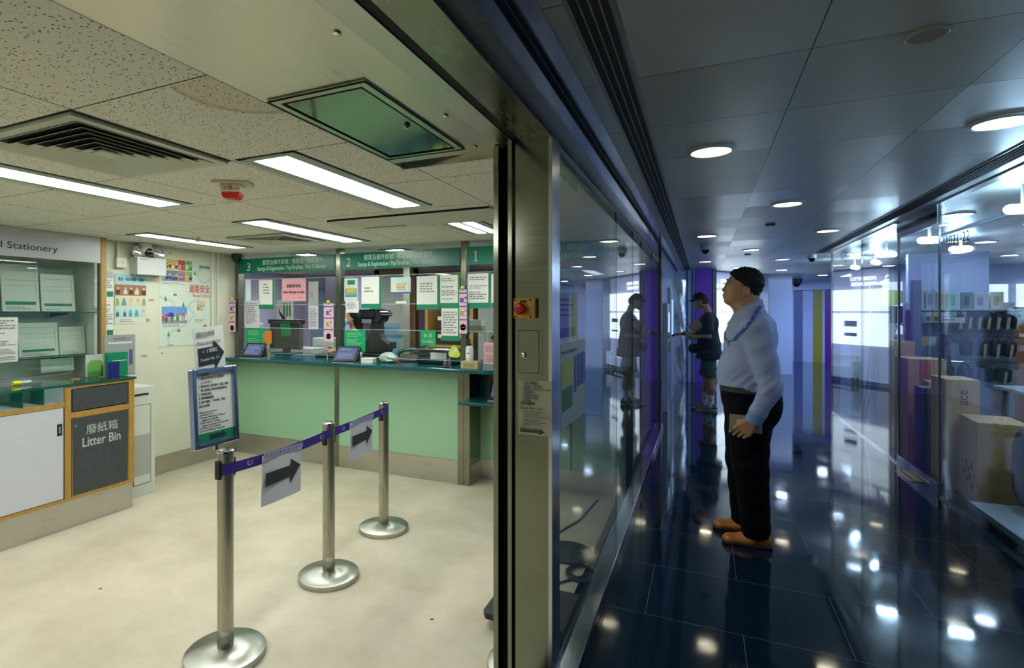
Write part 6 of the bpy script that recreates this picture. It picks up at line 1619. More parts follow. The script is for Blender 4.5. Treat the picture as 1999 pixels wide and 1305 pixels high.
o = B().box(1.90, 2.0, 9.3, 9.36, 0.0, 1.3).obj('white_counter_end', CR('shelf white')); tag(o, 'white counter end panel near the end of the shop glass', 'counter')

# lamps of the shop
TUBE = emis('cold tube', C_SHOP, L_SHOP)
def capsule(x, y, z, L_, rz, lab, r=0.034):
    L_ *= 0.62
    t = thing('shop_lamp', lab, 'lamp', (x, y, z), rz, group='capsule shaped shop lamps')
    pts = [(-L_ / 2 - r * 0.9, 0, 0), (-L_ / 2 - r * 0.5, 0, 0), (-L_ / 2, 0, 0), (L_ / 2, 0, 0), (L_ / 2 + r * 0.5, 0, 0), (L_ / 2 + r * 0.9, 0, 0)]
    B().tube(pts, [r * 0.4, r * 0.85, r, r, r * 0.85, r * 0.4], 16).obj('tube', TUBE, t, smooth=True)
    B().cyl((0, 0, r * 0.9), (0, 0, H_CO - z), 0.012, n=12).obj('stem', CR('shelf white'), t, smooth=True)
    return t
capsule(1.98, 5.02, 2.20, 0.22, 0.0, 'largest cold white capsule lamp at the right picture edge')
capsule(2.02, 6.85, 2.20, 0.20, 0.0, 'cold white capsule lamp between the two glass joints')
capsule(2.05, 8.35, 2.20, 0.22, 0.0, 'cold white capsule lamp near the far end of the shop glass')
capsule(2.70, 8.2, 2.22, 0.24, 0.0, 'cold white capsule lamp over the display wall')
capsule(2.30, 9.9, 2.22, 0.34, 1.1, 'slanted cold white capsule lamp beyond the display wall')
capsule(2.26, 10.9, 2.22, 0.34, 1.1, 'slanted cold white capsule lamp farthest to the left')
capsule(1.99, 3.6, 2.20, 0.22, 0.0, 'cold white capsule lamp just outside the right picture edge')
capsule(1.99, 2.2, 2.20, 0.22, 0.0, 'cold white capsule lamp outside the view beside the viewpoint')
COLD = emis('cold diffuser', (0.55, 0.72, 1.0), 60.0)
k = 0
for (x, y, lab) in ((2.07, 6.35, 'round shop downlight above the ace box'), (3.2, 9.0, 'round shop downlight right of the unit number'), (4.3, 11.3, 'round shop downlight far right, deep in the shop'), (4.3, 12.6, 'round shop downlight deepest on the right'), (3.09, 11.2, 'round shop downlight behind the lilac partition edge'), (3.3, 6.3, 'round shop downlight over the demo table'), (5.5, 8.0, 'round shop downlight outside the view on the right'), (3.6, 12.9, 'small round shop downlight near the back wall'), (3.2, 12.9, 'small round shop downlight left of the back wall one'), (2.07, 10.0, 'round shop downlight before the slanted lamps'), (2.3, 12.4, 'added round cold downlight in the hall beyond the shop glass end'), (1.5, 13.3, 'added round cold downlight in front of the lilac end panel'), (2.6, 15.6, 'added round cold downlight before the striped wall'), (4.5, 9.5, 'round shop downlight outside the view behind the display wall'), (3.0, 7.3, 'round shop downlight in front of the display wall'), (2.6, 4.0, 'added unseen shop downlight over the white plinth'), (2.6, 5.2, 'added unseen shop downlight just outside the right picture edge')):  # hall lights and the plinth-side pair are added to brighten walls and cartons
    d_ = downlight(x, y, lab, m=COLD); d_['group'] = 'round shop downlights'
LUM = emis('added glow', (0.50, 0.70, 1.0), 12.0)  # glowing panels added out of sight to light the hall and end walls
for (x0, x1, y0, y1, lab) in ((4.9, 6.6, 9.2, 11.4, 'large added glow panel, unseen deep in the shop'), (3.1, 4.8, 14.2, 16.4, 'large added glow panel, unseen over the hall beyond the shop'), (0.1, 1.1, 16.6, 18.6, 'added glow panel, unseen behind the end window')):
    o = B().box(x0, x1, y0, y1, H_CO - 0.012, H_CO - 0.001).obj('added_glow_panel', LUM); tag(o, lab, 'ceiling light')
    B().box(x0 - 0.03, x1 + 0.03, y0 - 0.03, y1 + 0.03, H_CO - 0.006, H_CO - 0.0005).obj('frame', CHR, o)
# ceiling trunking lines in the shop
o = B().box(2.45, 2.49, 5.0, 13.4, H_CO - 0.02, H_CO).obj('lighting_track', CR('track grey', 0.30, 0.34, 0.42)); tag(o, 'long grey lighting track on the shop ceiling', 'track')
un = thing('unit_number', 'dark unit number 1021-22 high on the shop glass', 'sign', (XR - 0.002, 5.53, 2.01), FR)
text_mesh([('1021-22', 0.0, 0.0, 0.11, ('fit', 0.40))], 'lettering', mat('blue black film', (0.02, 0.03, 0.06), 0.4), un, y=0)
# ================================================================== people: smooth-blended volumes turned into one surface each
class Field:
    def __init__(s, lo, hi, res):
        s.res = res; s.lo = np.array(lo, np.float32)
        s.n = np.ceil((np.array(hi) - np.array(lo)) / res).astype(int) + 1
        s.a = np.full(tuple(s.n), 1.0, np.float32)
    def _sub(s, lo, hi):
        i0 = np.clip(((np.array(lo) - s.lo) / s.res).astype(int), 0, s.n - 1)
        i1 = np.clip(((np.array(hi) - s.lo) / s.res).astype(int) + 2, 1, s.n)
        if np.any(i1 <= i0): return None
        ax = [s.lo[k] + s.res * np.arange(i0[k], i1[k], dtype=np.float32) for k in range(3)]
        X, Y, Z = np.meshgrid(*ax, indexing='ij')
        return tuple(slice(i0[k], i1[k]) for k in range(3)), X, Y, Z
    def _put(s, sl, d, k, sub=False):
        a = s.a[sl]
        if sub:
            d = -d
            h = np.clip(0.5 - 0.5 * (a - d) / k, 0, 1)
            s.a[sl] = a * (1 - h) + d * h + k * h * (1 - h)
        else:
            h = np.clip(0.5 + 0.5 * (a - d) / k, 0, 1)
            s.a[sl] = a * (1 - h) + d * h - k * h * (1 - h)
    def cap(s, p0, p1, r0, r1, k=0.02, sq=None, sub=False):
        """tapered limb from p0 to p1; sq scales the section along y"""
        p0 = np.array(p0, np.float32); p1 = np.array(p1, np.float32)
        m = max(r0, r1) * (max(1, sq) if sq else 1) + k * 2 + s.res * 2
        q = s._sub(np.minimum(p0, p1) - m, np.maximum(p0, p1) + m)
        if q is None: return s
        sl, X, Y, Z = q
        f = 1.0 / sq if sq else 1.0
        ba = p1 - p0; ba = ba * np.array([1, f, 1], np.float32)
        px, py, pz = X - p0[0], (Y - p0[1]) * f, Z - p0[2]
        t = np.clip((px * ba[0] + py * ba[1] + pz * ba[2]) / max(float((ba * ba).sum()), 1e-8), 0, 1)
        d = np.sqrt((px - ba[0] * t) ** 2 + (py - ba[1] * t) ** 2 + (pz - ba[2] * t) ** 2) - (r0 + (r1 - r0) * t)
        s._put(sl, d, k, sub)
        return s
    def ell(s, c, r, k=0.02, rot=None, sub=False):
        c = np.array(c, np.float32); r = np.array(r, np.float32)
        m = float(r.max()) + k * 2 + s.res * 2
        q = s._sub(c - m, c + m)
        if q is None: return s
        sl, X, Y, Z = q
        x, y, z = X - c[0], Y - c[1], Z - c[2]
        if rot is not None:      # rotation about y (pitch), in radians
            co, si = math.cos(rot), math.sin(rot)
            x, z = x * co - z * si, x * si + z * co
        k0 = np.sqrt((x / r[0]) ** 2 + (y / r[1]) ** 2 + (z / r[2]) ** 2)
        k1 = np.sqrt((x / r[0] ** 2) ** 2 + (y / r[1] ** 2) ** 2 + (z / r[2] ** 2) ** 2)
        d = k0 * (k0 - 1) / np.maximum(k1, 1e-6)
        s._put(sl, d.astype(np.float32), k, sub)
        return s
    def grid(s):
        ax = [s.lo[k] + s.res * np.arange(s.n[k], dtype=np.float32) for k in range(3)]
        return np.meshgrid(*ax, indexing='ij')
    def mesh(s, name, m, parent, T=None):
        a = s.a
        ins = a < 0
        c = np.zeros(tuple(np.array(a.shape) - 1), np.int8)
        for dx in (0, 1):
            for dy in (0, 1):
                for dz in (0, 1):
                    c += ins[dx:a.shape[0] - 1 + dx, dy:a.shape[1] - 1 + dy, dz:a.shape[2] - 1 + dz]
        mix = (c > 0) & (c < 8)
        idx = np.argwhere(mix)
        vid = np.full(mix.shape, -1, np.int64); vid[mix] = np.arange(len(idx))
        acc = np.zeros((len(idx), 3)); cnt = np.zeros(len(idx))
        cor = [(x, y, z) for x in (0, 1) for y in (0, 1) for z in (0, 1)]
        for i, p in enumerate(cor):
            for q in cor[i + 1:]:
                if sum(abs(p[k] - q[k]) for k in range(3)) != 1: continue
                A = a[idx[:, 0] + p[0], idx[:, 1] + p[1], idx[:, 2] + p[2]]
                Bv = a[idx[:, 0] + q[0], idx[:, 1] + q[1], idx[:, 2] + q[2]]
                cr = (A < 0) != (Bv < 0)
                t = np.where(cr, A / np.where(cr, A - Bv, 1), 0)
                for k in range(3): acc[:, k] += np.where(cr, p[k] + (q[k] - p[k]) * t, 0)
                cnt += cr
        P = (idx + acc / np.maximum(cnt, 1)[:, None]) * s.res + s.lo
        F = []
        for ax in range(3):
            o = [k for k in range(3) if k != ax]
            sl0 = [slice(1, -1)] * 3; sl0[ax] = slice(0, a.shape[ax] - 1)
            sl1 = [slice(1, -1)] * 3; sl1[ax] = slice(1, a.shape[ax])
            A, Bv = ins[tuple(sl0)], ins[tuple(sl1)]
            e = np.argwhere(A != Bv)
            fl = A[A != Bv]
            base = e.copy()
            for k in o: base[:, k] += 1
            def cell(d0, d1):
                q = base.copy(); q[:, o[0]] += d0; q[:, o[1]] += d1
                return vid[q[:, 0], q[:, 1], q[:, 2]]
            quad = np.stack([cell(-1, -1), cell(0, -1), cell(0, 0), cell(-1, 0)], 1)
            quad[~fl] = quad[~fl][:, ::-1]
            if ax == 1: quad = quad[:, ::-1]
            F.append(quad)
        F = np.concatenate(F)
        F = F[(F >= 0).all(1)]
        me = bpy.data.meshes.new(name)
        me.vertices.add(len(P)); me.vertices.foreach_set('co', P.astype(np.float32).ravel())
        me.loops.add(F.size); me.loops.foreach_set('vertex_index', F.ravel().astype(np.int32))
        me.polygons.add(len(F)); me.polygons.foreach_set('loop_start', np.arange(0, F.size, 4, dtype=np.int32))
        me.polygons.foreach_set('loop_total', np.full(len(F), 4, np.int32))
        me.update(); me.validate()
        me.polygons.foreach_set('use_smooth', np.ones(len(me.polygons), bool))
        me.materials.append(m)
        o_ = bpy.data.objects.new(name, me); COL.objects.link(o_)
        if parent is not None: o_.parent = parent
        return o_

def skin_mat(name, col):
    m = mat(name, col, 0.5, noise=0.10, nscale=14, bump=0.08, bscale=260)
    b = m.node_tree.nodes['Principled BSDF']
    b.inputs['Subsurface Weight'].default_value = 0.12
    b.inputs['Subsurface Radius'].default_value = (0.01, 0.004, 0.002)
    b.inputs['Subsurface Scale'].default_value = 0.5
    return m
SKIN = skin_mat('skin', (0.42, 0.22, 0.125))
SKIN2 = skin_mat('tanned skin', (0.36, 0.19, 0.11))
HAIR = mat('black hair', (0.008, 0.008, 0.009), 0.6, spec=0.2, bump=0.8, bscale=300, stretch=(1, 1, 0.35))

def hand(F, wrist, palm_end, side, up, curl=0.5, sc=1.0, k=0.005):
    """palm along wrist->palm_end; side = thumb side; up = back of the hand; five fingers bending away from up"""
    W, E = Vector(wrist), Vector(palm_end)
    d = (E - W).normalized(); s_ = Vector(side); s_ = (s_ - d * s_.dot(d)).normalized(); u = d.cross(s_)
    if u.dot(Vector(up)) < 0: u = -u
    for t in (-0.6, -0.2, 0.2, 0.6):
        F.cap(W + s_ * (t * 0.028 * sc), E + s_ * (t * 0.055 * sc), 0.018 * sc, 0.0135 * sc, 0.014)
    spec = [(0.82, 0.043, 0.027, 0.022), (0.30, 0.048, 0.031, 0.024), (-0.22, 0.044, 0.029, 0.023), (-0.72, 0.034, 0.022, 0.019)]
    for i, (t, a, b_, c) in enumerate(spec):
        p = E + s_ * (t * 0.042 * sc)
        dd = d; r = 0.0092 * sc
        for j, L_ in enumerate((a, b_, c)):
            ang = curl * (0.75 if j == 0 else 1.0) + 0.06 * i
            dd = (dd * math.cos(ang) - u * math.sin(ang)).normalized()
            # keep u perpendicular
            u_ = dd.cross(s_)
            if u_.dot(u) < 0: u_ = -u_
            q = p + dd * (L_ * sc)
            F.cap(p, q, r, r * 0.92, k); p = q; r *= 0.93; u = u_
        u = d.cross(s_)
        if u.dot(Vector(up)) < 0: u = -u
    # thumb from the side of the palm near its base
    p = W.lerp(E, 0.35) + s_ * (0.020 * sc)
    q = p + (d * 0.62 + s_ * 0.62 - u * 0.35).normalized() * 0.042 * sc
    F.cap(p, q, 0.014 * sc, 0.0115 * sc, 0.010)
    q2 = q + (d * 0.90 + s_ * 0.15 - u * 0.35).normalized() * 0.032 * sc
    F.cap(q, q2, 0.0115 * sc, 0.0098 * sc, 0.006)
    q3 = q2 + (d * 0.95 - s_ * 0.1 - u * 0.3).normalized() * 0.024 * sc
    F.cap(q2, q3, 0.0098 * sc, 0.0085 * sc, 0.006)

# local frame of a person: +x forward, +y to the person's left, +z up
def head(F, c, tilt=0.0, s_=1.0, chub=1.0, face=True):
    """head centre c; features placed relative to it"""
    cx, cy, cz = c
    co, si = math.cos(tilt), math.sin(tilt)
    def P(x, y, z):
        x, y, z = x * s_, y * s_, z * s_
        return (cx + x * co - z * si, cy + y, cz + x * si + z * co)
    R = lambda *r: tuple(v * s_ for v in r)
    F.ell(P(-0.014, 0, 0.030), R(0.093, 0.080, 0.088), 0.02, tilt)
    F.ell(P(0.028, 0, 0.012), R(0.072, 0.068, 0.082), 0.02, tilt)
    F.ell(P(0.040, 0, -0.035), R(0.060, 0.060 * chub, 0.055), 0.025, tilt)
    for sg in (-1, 1):
        F.ell(P(0.035, sg * 0.036, -0.032), R(0.045, 0.034 * chub, 0.042 * chub), 0.02)      # cheeks
        F.ell(P(0.0, sg * 0.045, -0.058), R(0.045, 0.028 * chub, 0.030), 0.02)                # jaw corner
        F.ell(P(0.088, sg * 0.030, 0.038), R(0.014, 0.024, 0.007), 0.012)                     # brow
        F.ell(P(0.086, sg * 0.030, 0.018), R(0.012, 0.015, 0.008), 0.006, sub=True)           # eye socket
        F.ell(P(0.079, sg * 0.030, 0.017), R(0.013, 0.0145, 0.0095), 0.003)                   # eyelids
        F.ell(P(0.104, sg * 0.0125, -0.022), R(0.010, 0.0085, 0.0075), 0.006)                 # nostril wing
        # ear
        F.ell(P(-0.010, sg * 0.082, -0.022), R(0.019, 0.010, 0.031), 0.005, tilt + 0.15)
        F.ell(P(-0.005, sg * 0.094, -0.018), R(0.010, 0.007, 0.017), 0.003, tilt + 0.15, sub=True)
        F.ell(P(-0.002, sg * 0.082, -0.047), R(0.009, 0.007, 0.010), 0.004)
    F.cap(P(0.092, 0, 0.026), P(0.108, 0, -0.012), 0.0085 * s_, 0.0125 * s_, 0.010)
    F.ell(P(0.113, 0, -0.018), R(0.0130, 0.0145, 0.0115), 0.007)
    F.ell(P(0.092, 0, -0.050), R(0.026, 0.032, 0.026), 0.012)                                 # muzzle
    F.ell(P(0.110, 0, -0.0515), R(0.0130, 0.024, 0.0068), 0.005)                               # upper lip
    F.ell(P(0.108, 0, -0.0640), R(0.0125, 0.021, 0.0070), 0.005)                               # lower lip
    F.ell(P(0.118, 0, -0.0577), R(0.012, 0.027, 0.0012), 0.002, sub=True)
    F.ell(P(0.082, 0, -0.086), R(0.028, 0.032, 0.022), 0.016)                                 # chin
    return P

def shoe(root, name_label, pts, m_up, m_sole, y, heel_x, toe_x, h=0.075, w_=0.048, rz=0.0, lace=True, thing_parent=None):
    L_ = toe_x - heel_x
    F = Field((heel_x - 0.03, y - 0.08, -0.01), (toe_x + 0.03, y + 0.08, 0.17), 0.004)
    F.cap((heel_x + 0.035, y, 0.040), (heel_x + L_ * 0.45, y, 0.042), 0.036, 0.038, 0.02, sq=1.0)
    F.cap((heel_x + L_ * 0.45, y, 0.042), (toe_x - 0.045, y, 0.032), 0.040, 0.028, 0.03, sq=1.45)
    F.ell((toe_x - 0.042, y, 0.030), (0.042, 0.044, 0.026), 0.02)
    F.cap((heel_x + 0.045, y, 0.05), (heel_x + 0.055, y, 0.085), 0.036, 0.038, 0.02)
    F.cap((heel_x + 0.07, y, 0.075), (heel_x + L_ * 0.60, y, 0.052), 0.030, 0.024, 0.02)
    X, Y, Z = F.grid(); F.a = np.maximum(F.a, 0.016 - Z)
    up = F.mesh(name_label, m_up, root)
    G = Field((heel_x - 0.03, y - 0.08, -0.01), (toe_x + 0.03, y + 0.08, 0.05), 0.004)
    G.cap((heel_x + 0.038, y, 0.014), (toe_x - 0.05, y, 0.014), 0.040, 0.041, 0.01, sq=1.1)
    G.ell((toe_x - 0.044, y, 0.014), (0.047, 0.047, 0.03), 0.012)
    X, Y, Z = G.grid(); G.a = np.maximum(np.maximum(G.a, Z - 0.021), 0.0015 - Z)
    G.mesh('sole', m_sole, up)
    if lace:
        q = B()
        for k_ in range(4):
            xx = heel_x + L_ * (0.40 + 0.075 * k_); zz = 0.094 - 0.0105 * k_
            q.tube([(xx, y - 0.020, zz - 0.010), (xx + 0.004, y, zz), (xx, y + 0.020, zz - 0.010)], 0.0022, 6)
        q.obj('laces', mat('lace dark', (0.05, 0.025, 0.012), 0.7), up)
    return up

def wrinkle(F, amp, fx, fz, ph=0.0, zlo=None, zhi=None):
    X, Y, Z = F.grid()
    n = np.sin(X * fx + 3 * np.sin(Z * fz * 0.31 + Y * 9) + ph) * np.sin(Z * fz + X * 7 + 2.2 * np.sin(Y * 13 + ph)) + 0.5 * np.sin(Z * fz * 1.9 + X * 23 + Y * 17 + ph)
    F.a += (amp * n).astype(np.float32)
    return F

# ------------------------------------------------------------------ the man in the blue-grey shirt
SHIRT = mat('blue grey shirt', (0.31, 0.345, 0.56), 0.8, noise=0.05, nscale=120, bump=0.15, bscale=500)
TROU = mat('black trousers', (0.003, 0.003, 0.006), 0.85, spec=0.1, bump=0.15, bscale=400)
TAN = mat('tan leather', (0.42, 0.14, 0.025), 0.4, noise=0.2, nscale=9, bump=0.1, bscale=120)
SOLE = mat('dark sole', (0.03, 0.022, 0.018), 0.6)
m1 = thing('person', 'man in a blue-grey shirt, black trousers and tan shoes with a blue lanyard looking left', 'person', (0.245, 4.07, 0.0), math.pi + 0.04)

HC = (0.0, 0.0, 1.655)
F = Field((-0.34, -0.36, 0.02), (0.26, 0.36, 1.84), 0.0052)
Pm = head(F, HC, 0.05, 1.03, 1.12)
F.cap((-0.026, 0, 1.60), (-0.040, 0, 1.46), 0.068, 0.076, 0.03)         # neck
F.cap((0.052, 0, 1.578), (-0.005, 0, 1.505), 0.045, 0.062, 0.035, sq=1.25)  # soft underchin
F.ell((-0.055, 0, 1.30), (0.125, 0.19, 0.17), 0.05)
F.ell((-0.03, 0, 1.08), (0.165, 0.185, 0.17), 0.06)
F.ell((-0.045, 0, 0.93), (0.14, 0.17, 0.12), 0.05)
LS, LE_, LWr = (-0.052, 0.205, 1.385), (-0.120, 0.250, 1.030), (-0.030, 0.250, 0.830)
RS, RE_, RWr = (-0.055, -0.205, 1.385), (-0.10, -0.245, 1.08), (-0.01, -0.240, 0.84)
for S_, E_, W_2 in ((LS, LE_, LWr), (RS, RE_, RWr)):
    F.cap(S_, E_, 0.055, 0.044, 0.03); F.cap(E_, W_2, 0.043, 0.029, 0.02)
hand(F, LWr, (0.028, 0.246, 0.762), (0.75, -0.1, 0.6), (0, 1, 0), 0.58, 1.18)
hand(F, RWr, (0.015, -0.238, 0.755), (1, 0.1, 0.1), (0, -1, 0), 0.4, 1.0)
for sg, hx, kx, ax_ in ((1, -0.045, -0.045, -0.075), (-1, -0.045, -0.02, -0.045)):
    F.cap((hx, sg * 0.095, 0.88), (kx, sg * 0.105, 0.49), 0.092, 0.062, 0.04)
    F.cap((kx, sg * 0.105, 0.49), (ax_, sg * 0.11, 0.09), 0.060, 0.042, 0.03)
body1 = F.mesh('body', SKIN, m1)

# shirt with sleeves
F = Field((-0.34, -0.38, 0.80), (0.26, 0.38, 1.60), 0.006)
F.ell((-0.034, 0, 1.32), (0.150, 0.205, 0.185), 0.05)
F.ell((-0.028, 0, 1.12), (0.176, 0.208, 0.19), 0.07)
F.ell((-0.015, 0, 1.085), (0.172, 0.17, 0.115), 0.05)
F.ell((-0.036, 0, 1.01), (0.188, 0.203, 0.09), 0.04)
F.ell((-0.080, 0, 1.37), (0.10, 0.16, 0.12), 0.05)
F.ell((-0.036, 0, 1.475), (0.088, 0.110, 0.060), 0.04)
for sg in (-1, 1): F.cap((-0.042, sg * 0.07, 1.475), (-0.048, sg * 0.185, 1.405), 0.055, 0.068, 0.05)
for S_, E_, W_2 in ((LS, LE_, LWr), (RS, RE_, RWr)):
    F.cap(S_, E_, 0.082, 0.062, 0.035)
    mid = tuple(np.array(E_) * 0.3 + np.array(W_2) * 0.7)
    F.cap(E_, mid, 0.061, 0.050, 0.02)
    F.cap(mid, W_2, 0.050, 0.042, 0.012)
wrinkle(F, 0.0038, 22, 26)
X, Y, Z = F.grid()
# soft gather lines of the sleeve near the elbow and where the shirt blouses over the belt
F.a += (0.0030 * np.sin((Z * 0.8 + X * 0.9 + Y * 0.3) * 120) * np.exp(-((Z - 1.06) / 0.06) ** 2) * (np.abs(Y) > 0.16)).astype(np.float32)
F.a += (0.0025 * np.sin((X * 1.0 - Z * 0.5 + Y * 1.3) * 75) * np.exp(-((Z - 1.02) / 0.06) ** 2) * (np.abs(Y) < 0.2)).astype(np.float32)
tor = (np.abs(Y) < 0.200) & (Z < 1.03)
F.a = np.where(tor, np.maximum(F.a, 1.014 - Z), F.a)
F.a = np.maximum(F.a, Z - 1.525 + 0.25 * (X + 0.05))
shirt1 = F.mesh('shirt', SHIRT, m1)
# collar: a folded band round the neck, open at the throat
def collar_ring(rx, ry, cx, z0, z1, flare, m, parent, a0=-2.75, a1=2.75, tilt=0.20, name='collar', droop=0.0):
    vs = []; n_ = 36
    for i in range(n_ + 1):
        a = a0 + (a1 - a0) * i / n_
        ang = a + math.pi            # starts at the front, runs round the nape
        c_, s_ = math.cos(ang), math.sin(ang)
        f = (1 + math.cos(ang)) / 2   # 1 at the front
        dz = -tilt * (c_ * rx) - droop * f
        for (k, z) in ((1.0, z1), (flare, (z0 + z1) / 2 - 0.004), (flare * 1.08, z0 - 0.010 * f), (flare * 1.03, z0 - 0.010 * f), (0.97, z1 - 0.004)):
            vs.append((cx + c_ * rx * k, s_ * ry * k, z + dz))
    fs = []
    for i in range(n_):
        for j in range(4): fs.append((i * 5 + j, (i + 1) * 5 + j, (i + 1) * 5 + j + 1, i * 5 + j + 1))
        fs.append((i * 5 + 4, (i + 1) * 5 + 4, (i + 1) * 5, i * 5))
    b_ = B().add(vs, fs)
    return b_.obj(name, m, parent, smooth=True)
collar_ring(0.080, 0.086, -0.026, 1.495, 1.552, 1.10, SHIRT, shirt1, tilt=0.36, droop=0.008)
q = B()
for (fx, z) in ((0.0, 1.40), (0.0, 1.27), (0.0, 1.12)):
    pass
# trousers
F = Field((-0.30, -0.27, 0.03), (0.22, 0.27, 1.06), 0.006)
F.ell((-0.036, 0, 0.965), (0.176, 0.188, 0.085), 0.03)
F.ell((-0.045, 0, 0.90), (0.172, 0.188, 0.13), 0.04)
F.ell((-0.105, 0.05, 0.86), (0.10, 0.11, 0.11), 0.04)
F.cap((-0.022, 0.088, 0.85), (-0.024, 0.10, 0.50), 0.135, 0.104, 0.03)
F.cap((-0.030, 0.10, 0.50), (-0.055, 0.105, 0.105), 0.098, 0.084, 0.03)
F.cap((-0.022, -0.088, 0.85), (0.000, -0.115, 0.50), 0.135, 0.100, 0.03)
F.cap((0.000, -0.115, 0.50), (-0.015, -0.125, 0.105), 0.096, 0.082, 0.03)
wrinkle(F, 0.0035, 19, 26, 1.0)
X, Y, Z = F.grid(); F.a = np.maximum(np.maximum(F.a, Z - 1.012), 0.062 - Z)
tr1 = F.mesh('trousers', TROU, m1)
b_ = B(); vs = []; n_ = 48
for i in range(n_):
    a = 2 * math.pi * i / n_
    for (k, z) in ((1.0, 0.978), (1.012, 0.980), (1.012, 1.016), (1.0, 1.018)): vs.append((-0.036 + 0.178 * k * math.cos(a), 0.190 * k * math.sin(a), z))
fs = []
for i in range(n_):
    j = (i + 1) % n_
    for k in range(4): fs.append((i * 4 + k, j * 4 + k, j * 4 + (k + 1) % 4, i * 4 + (k + 1) % 4))
b_.add(vs, fs).obj('belt', mat('dark green belt', (0.012, 0.025, 0.025), 0.5), m1, smooth=True)
shoe(m1, 'shoe', None, TAN, SOLE, 0.105, -0.150, 0.135)
shoe(m1, 'shoe', None, TAN, SOLE, -0.130, -0.110, 0.175)

def hairdo(parent, Pm, s_, m_, topz=1.0, rough_=0.003, thick=0.010, side=0.0):
    c = Pm(-0.012, 0, 0.034)
    F = Field(np.array(c) - 0.16, np.array(c) + 0.16, 0.004)
    F.ell(c, ((0.093 + thick) * s_, (0.080 + thick * 0.75) * s_, (0.088 + thick * topz) * s_), 0.01)
    F.ell(Pm(0.028, 0, 0.086), (0.056 * s_, 0.060 * s_, 0.034 * s_), 0.02)
    F.ell(Pm(-0.042, 0, -0.026), (0.048 * s_, 0.070 * s_, 0.062 * s_), 0.02)
    X, Y, Z = F.grid()
    x, z = X - HCur[0], Z - HCur[2]
    # hairline: forehead - temple - above the ear - down to the nape
    line = np.interp(x, [-0.14, -0.116, -0.060, -0.037, -0.030, -0.022, 0.006, 0.010, 0.0265, 0.050, 0.070, 0.095, 0.13], [-0.086, -0.086, -0.080, -0.066, -0.030, 0.004, -0.004, 0.012, 0.034, 0.048, 0.076, 0.108, 0.13]) * s_
    F.a = np.maximum(F.a, (line - z).astype(np.float32))
    F.a += (rough_ * (np.sin(X * 150 + 40 * Z) * np.sin(Z * 170 + 60 * Y) + 0.7 * np.sin(X * 260 + Y * 190) * np.sin(Z * 90))).astype(np.float32)
    return F.mesh('hair', m_, parent)
HCur = HC
hairdo(m1, Pm, 1.03, HAIR, 1.15)
# eyes, spectacles, buttons, lanyard
for sg in (-1, 1):
    e = B().ell(Pm(0.0835, sg * 0.030, 0.017), (0.0105, 0.0115, 0.0075), 14, 10).obj('eye', mat('eye white', (0.55, 0.52, 0.48), 0.2), m1, smooth=True)
    B().ell(Pm(0.0915, sg * 0.031, 0.017), (0.0035, 0.0052, 0.0052), 12, 8).obj('iris', mat('iris', (0.02, 0.01, 0.006), 0.1), e, smooth=True)
    B().tube([Pm(0.096, sg * 0.012, 0.044), Pm(0.099, sg * 0.028, 0.049), Pm(0.090, sg * 0.048, 0.043)], [0.002, 0.0032, 0.002], 6).obj('eyebrow', HAIR, m1)
gf = B()
for sg in (-1, 1):
    ring = []
    for i in range(21):
        a = 2 * math.pi * i / 20
        ring.append(Pm(0.112 - 0.006 * abs(math.cos(a)) , sg * 0.033 + 0.024 * math.cos(a), 0.016 + 0.017 * math.sin(a)))
    gf.tube(ring, 0.0010, 6)
    gf.tube([Pm(0.106, sg * 0.058, 0.022), Pm(0.070, sg * 0.083, 0.020), Pm(0.0, sg * 0.093, 0.008), Pm(-0.018, sg * 0.091, -0.006)], 0.0013, 6)
gf.tube([Pm(0.112, -0.010, 0.020), Pm(0.117, 0, 0.023), Pm(0.112, 0.010, 0.020)], 0.0012, 6)
sp_ = gf.obj('spectacles', steel('bronze wire', (0.45, 0.30, 0.15), 0.25), m1, smooth=True)
for sg in (-1, 1):
    vs = [Pm(0.112 - 0.006 * abs(math.cos(a)), sg * 0.033 + 0.023 * math.cos(a), 0.016 + 0.0165 * math.sin(a)) for a in [2 * math.pi * i / 20 for i in range(20)]]
    B().quad(*vs).obj('lens', CLEAR, sp_)

def surf(bvh, o, d, off=0.004):
    h = bvh.ray_cast(Vector(o), Vector(d).normalized())
    return h[0] + h[1] * off if h[0] is not None else None
def bvh_of(o):
    me = o.data
    return BVHTree.FromPolygons([v.co.copy() for v in me.vertices], [tuple(p.vertices) for p in me.polygons])
bv = bvh_of(shirt1)
def strap(parent, pts, wd, m, name, bvs, off=0.004):
    """flat strap lying on a surface: pts are (origin, direction) rays"""
    hs = []
    for o, d in pts:
        h = bvs.ray_cast(Vector(o), Vector(d).normalized())
        if h[0] is not None: hs.append((h[0] + h[1] * off, h[1]))
    vs = []; 
    for i, (p, n) in enumerate(hs):
        t = (hs[min(i + 1, len(hs) - 1)][0] - hs[max(i - 1, 0)][0]).normalized()
        s__ = t.cross(n).normalized() * wd / 2
        vs += [p - s__, p + s__, p + s__ + n * 0.0012, p - s__ + n * 0.0012]
    fs = []
    for i in range(len(hs) - 1):
        for k in range(4): fs.append((i * 4 + k, i * 4 + (k + 1) % 4, (i + 1) * 4 + (k + 1) % 4, (i + 1) * 4 + k))
    return B().add(vs, fs).obj(name, m, parent, smooth=False), hs
LAN = mat('blue lanyard', (0.015, 0.06, 0.42), 0.5)
def ray_to(px, py, pz, sg): return ((px + 0.10, sg * 0.9, pz), (-0.10, -sg * (0.9 - py), 0))
left = []
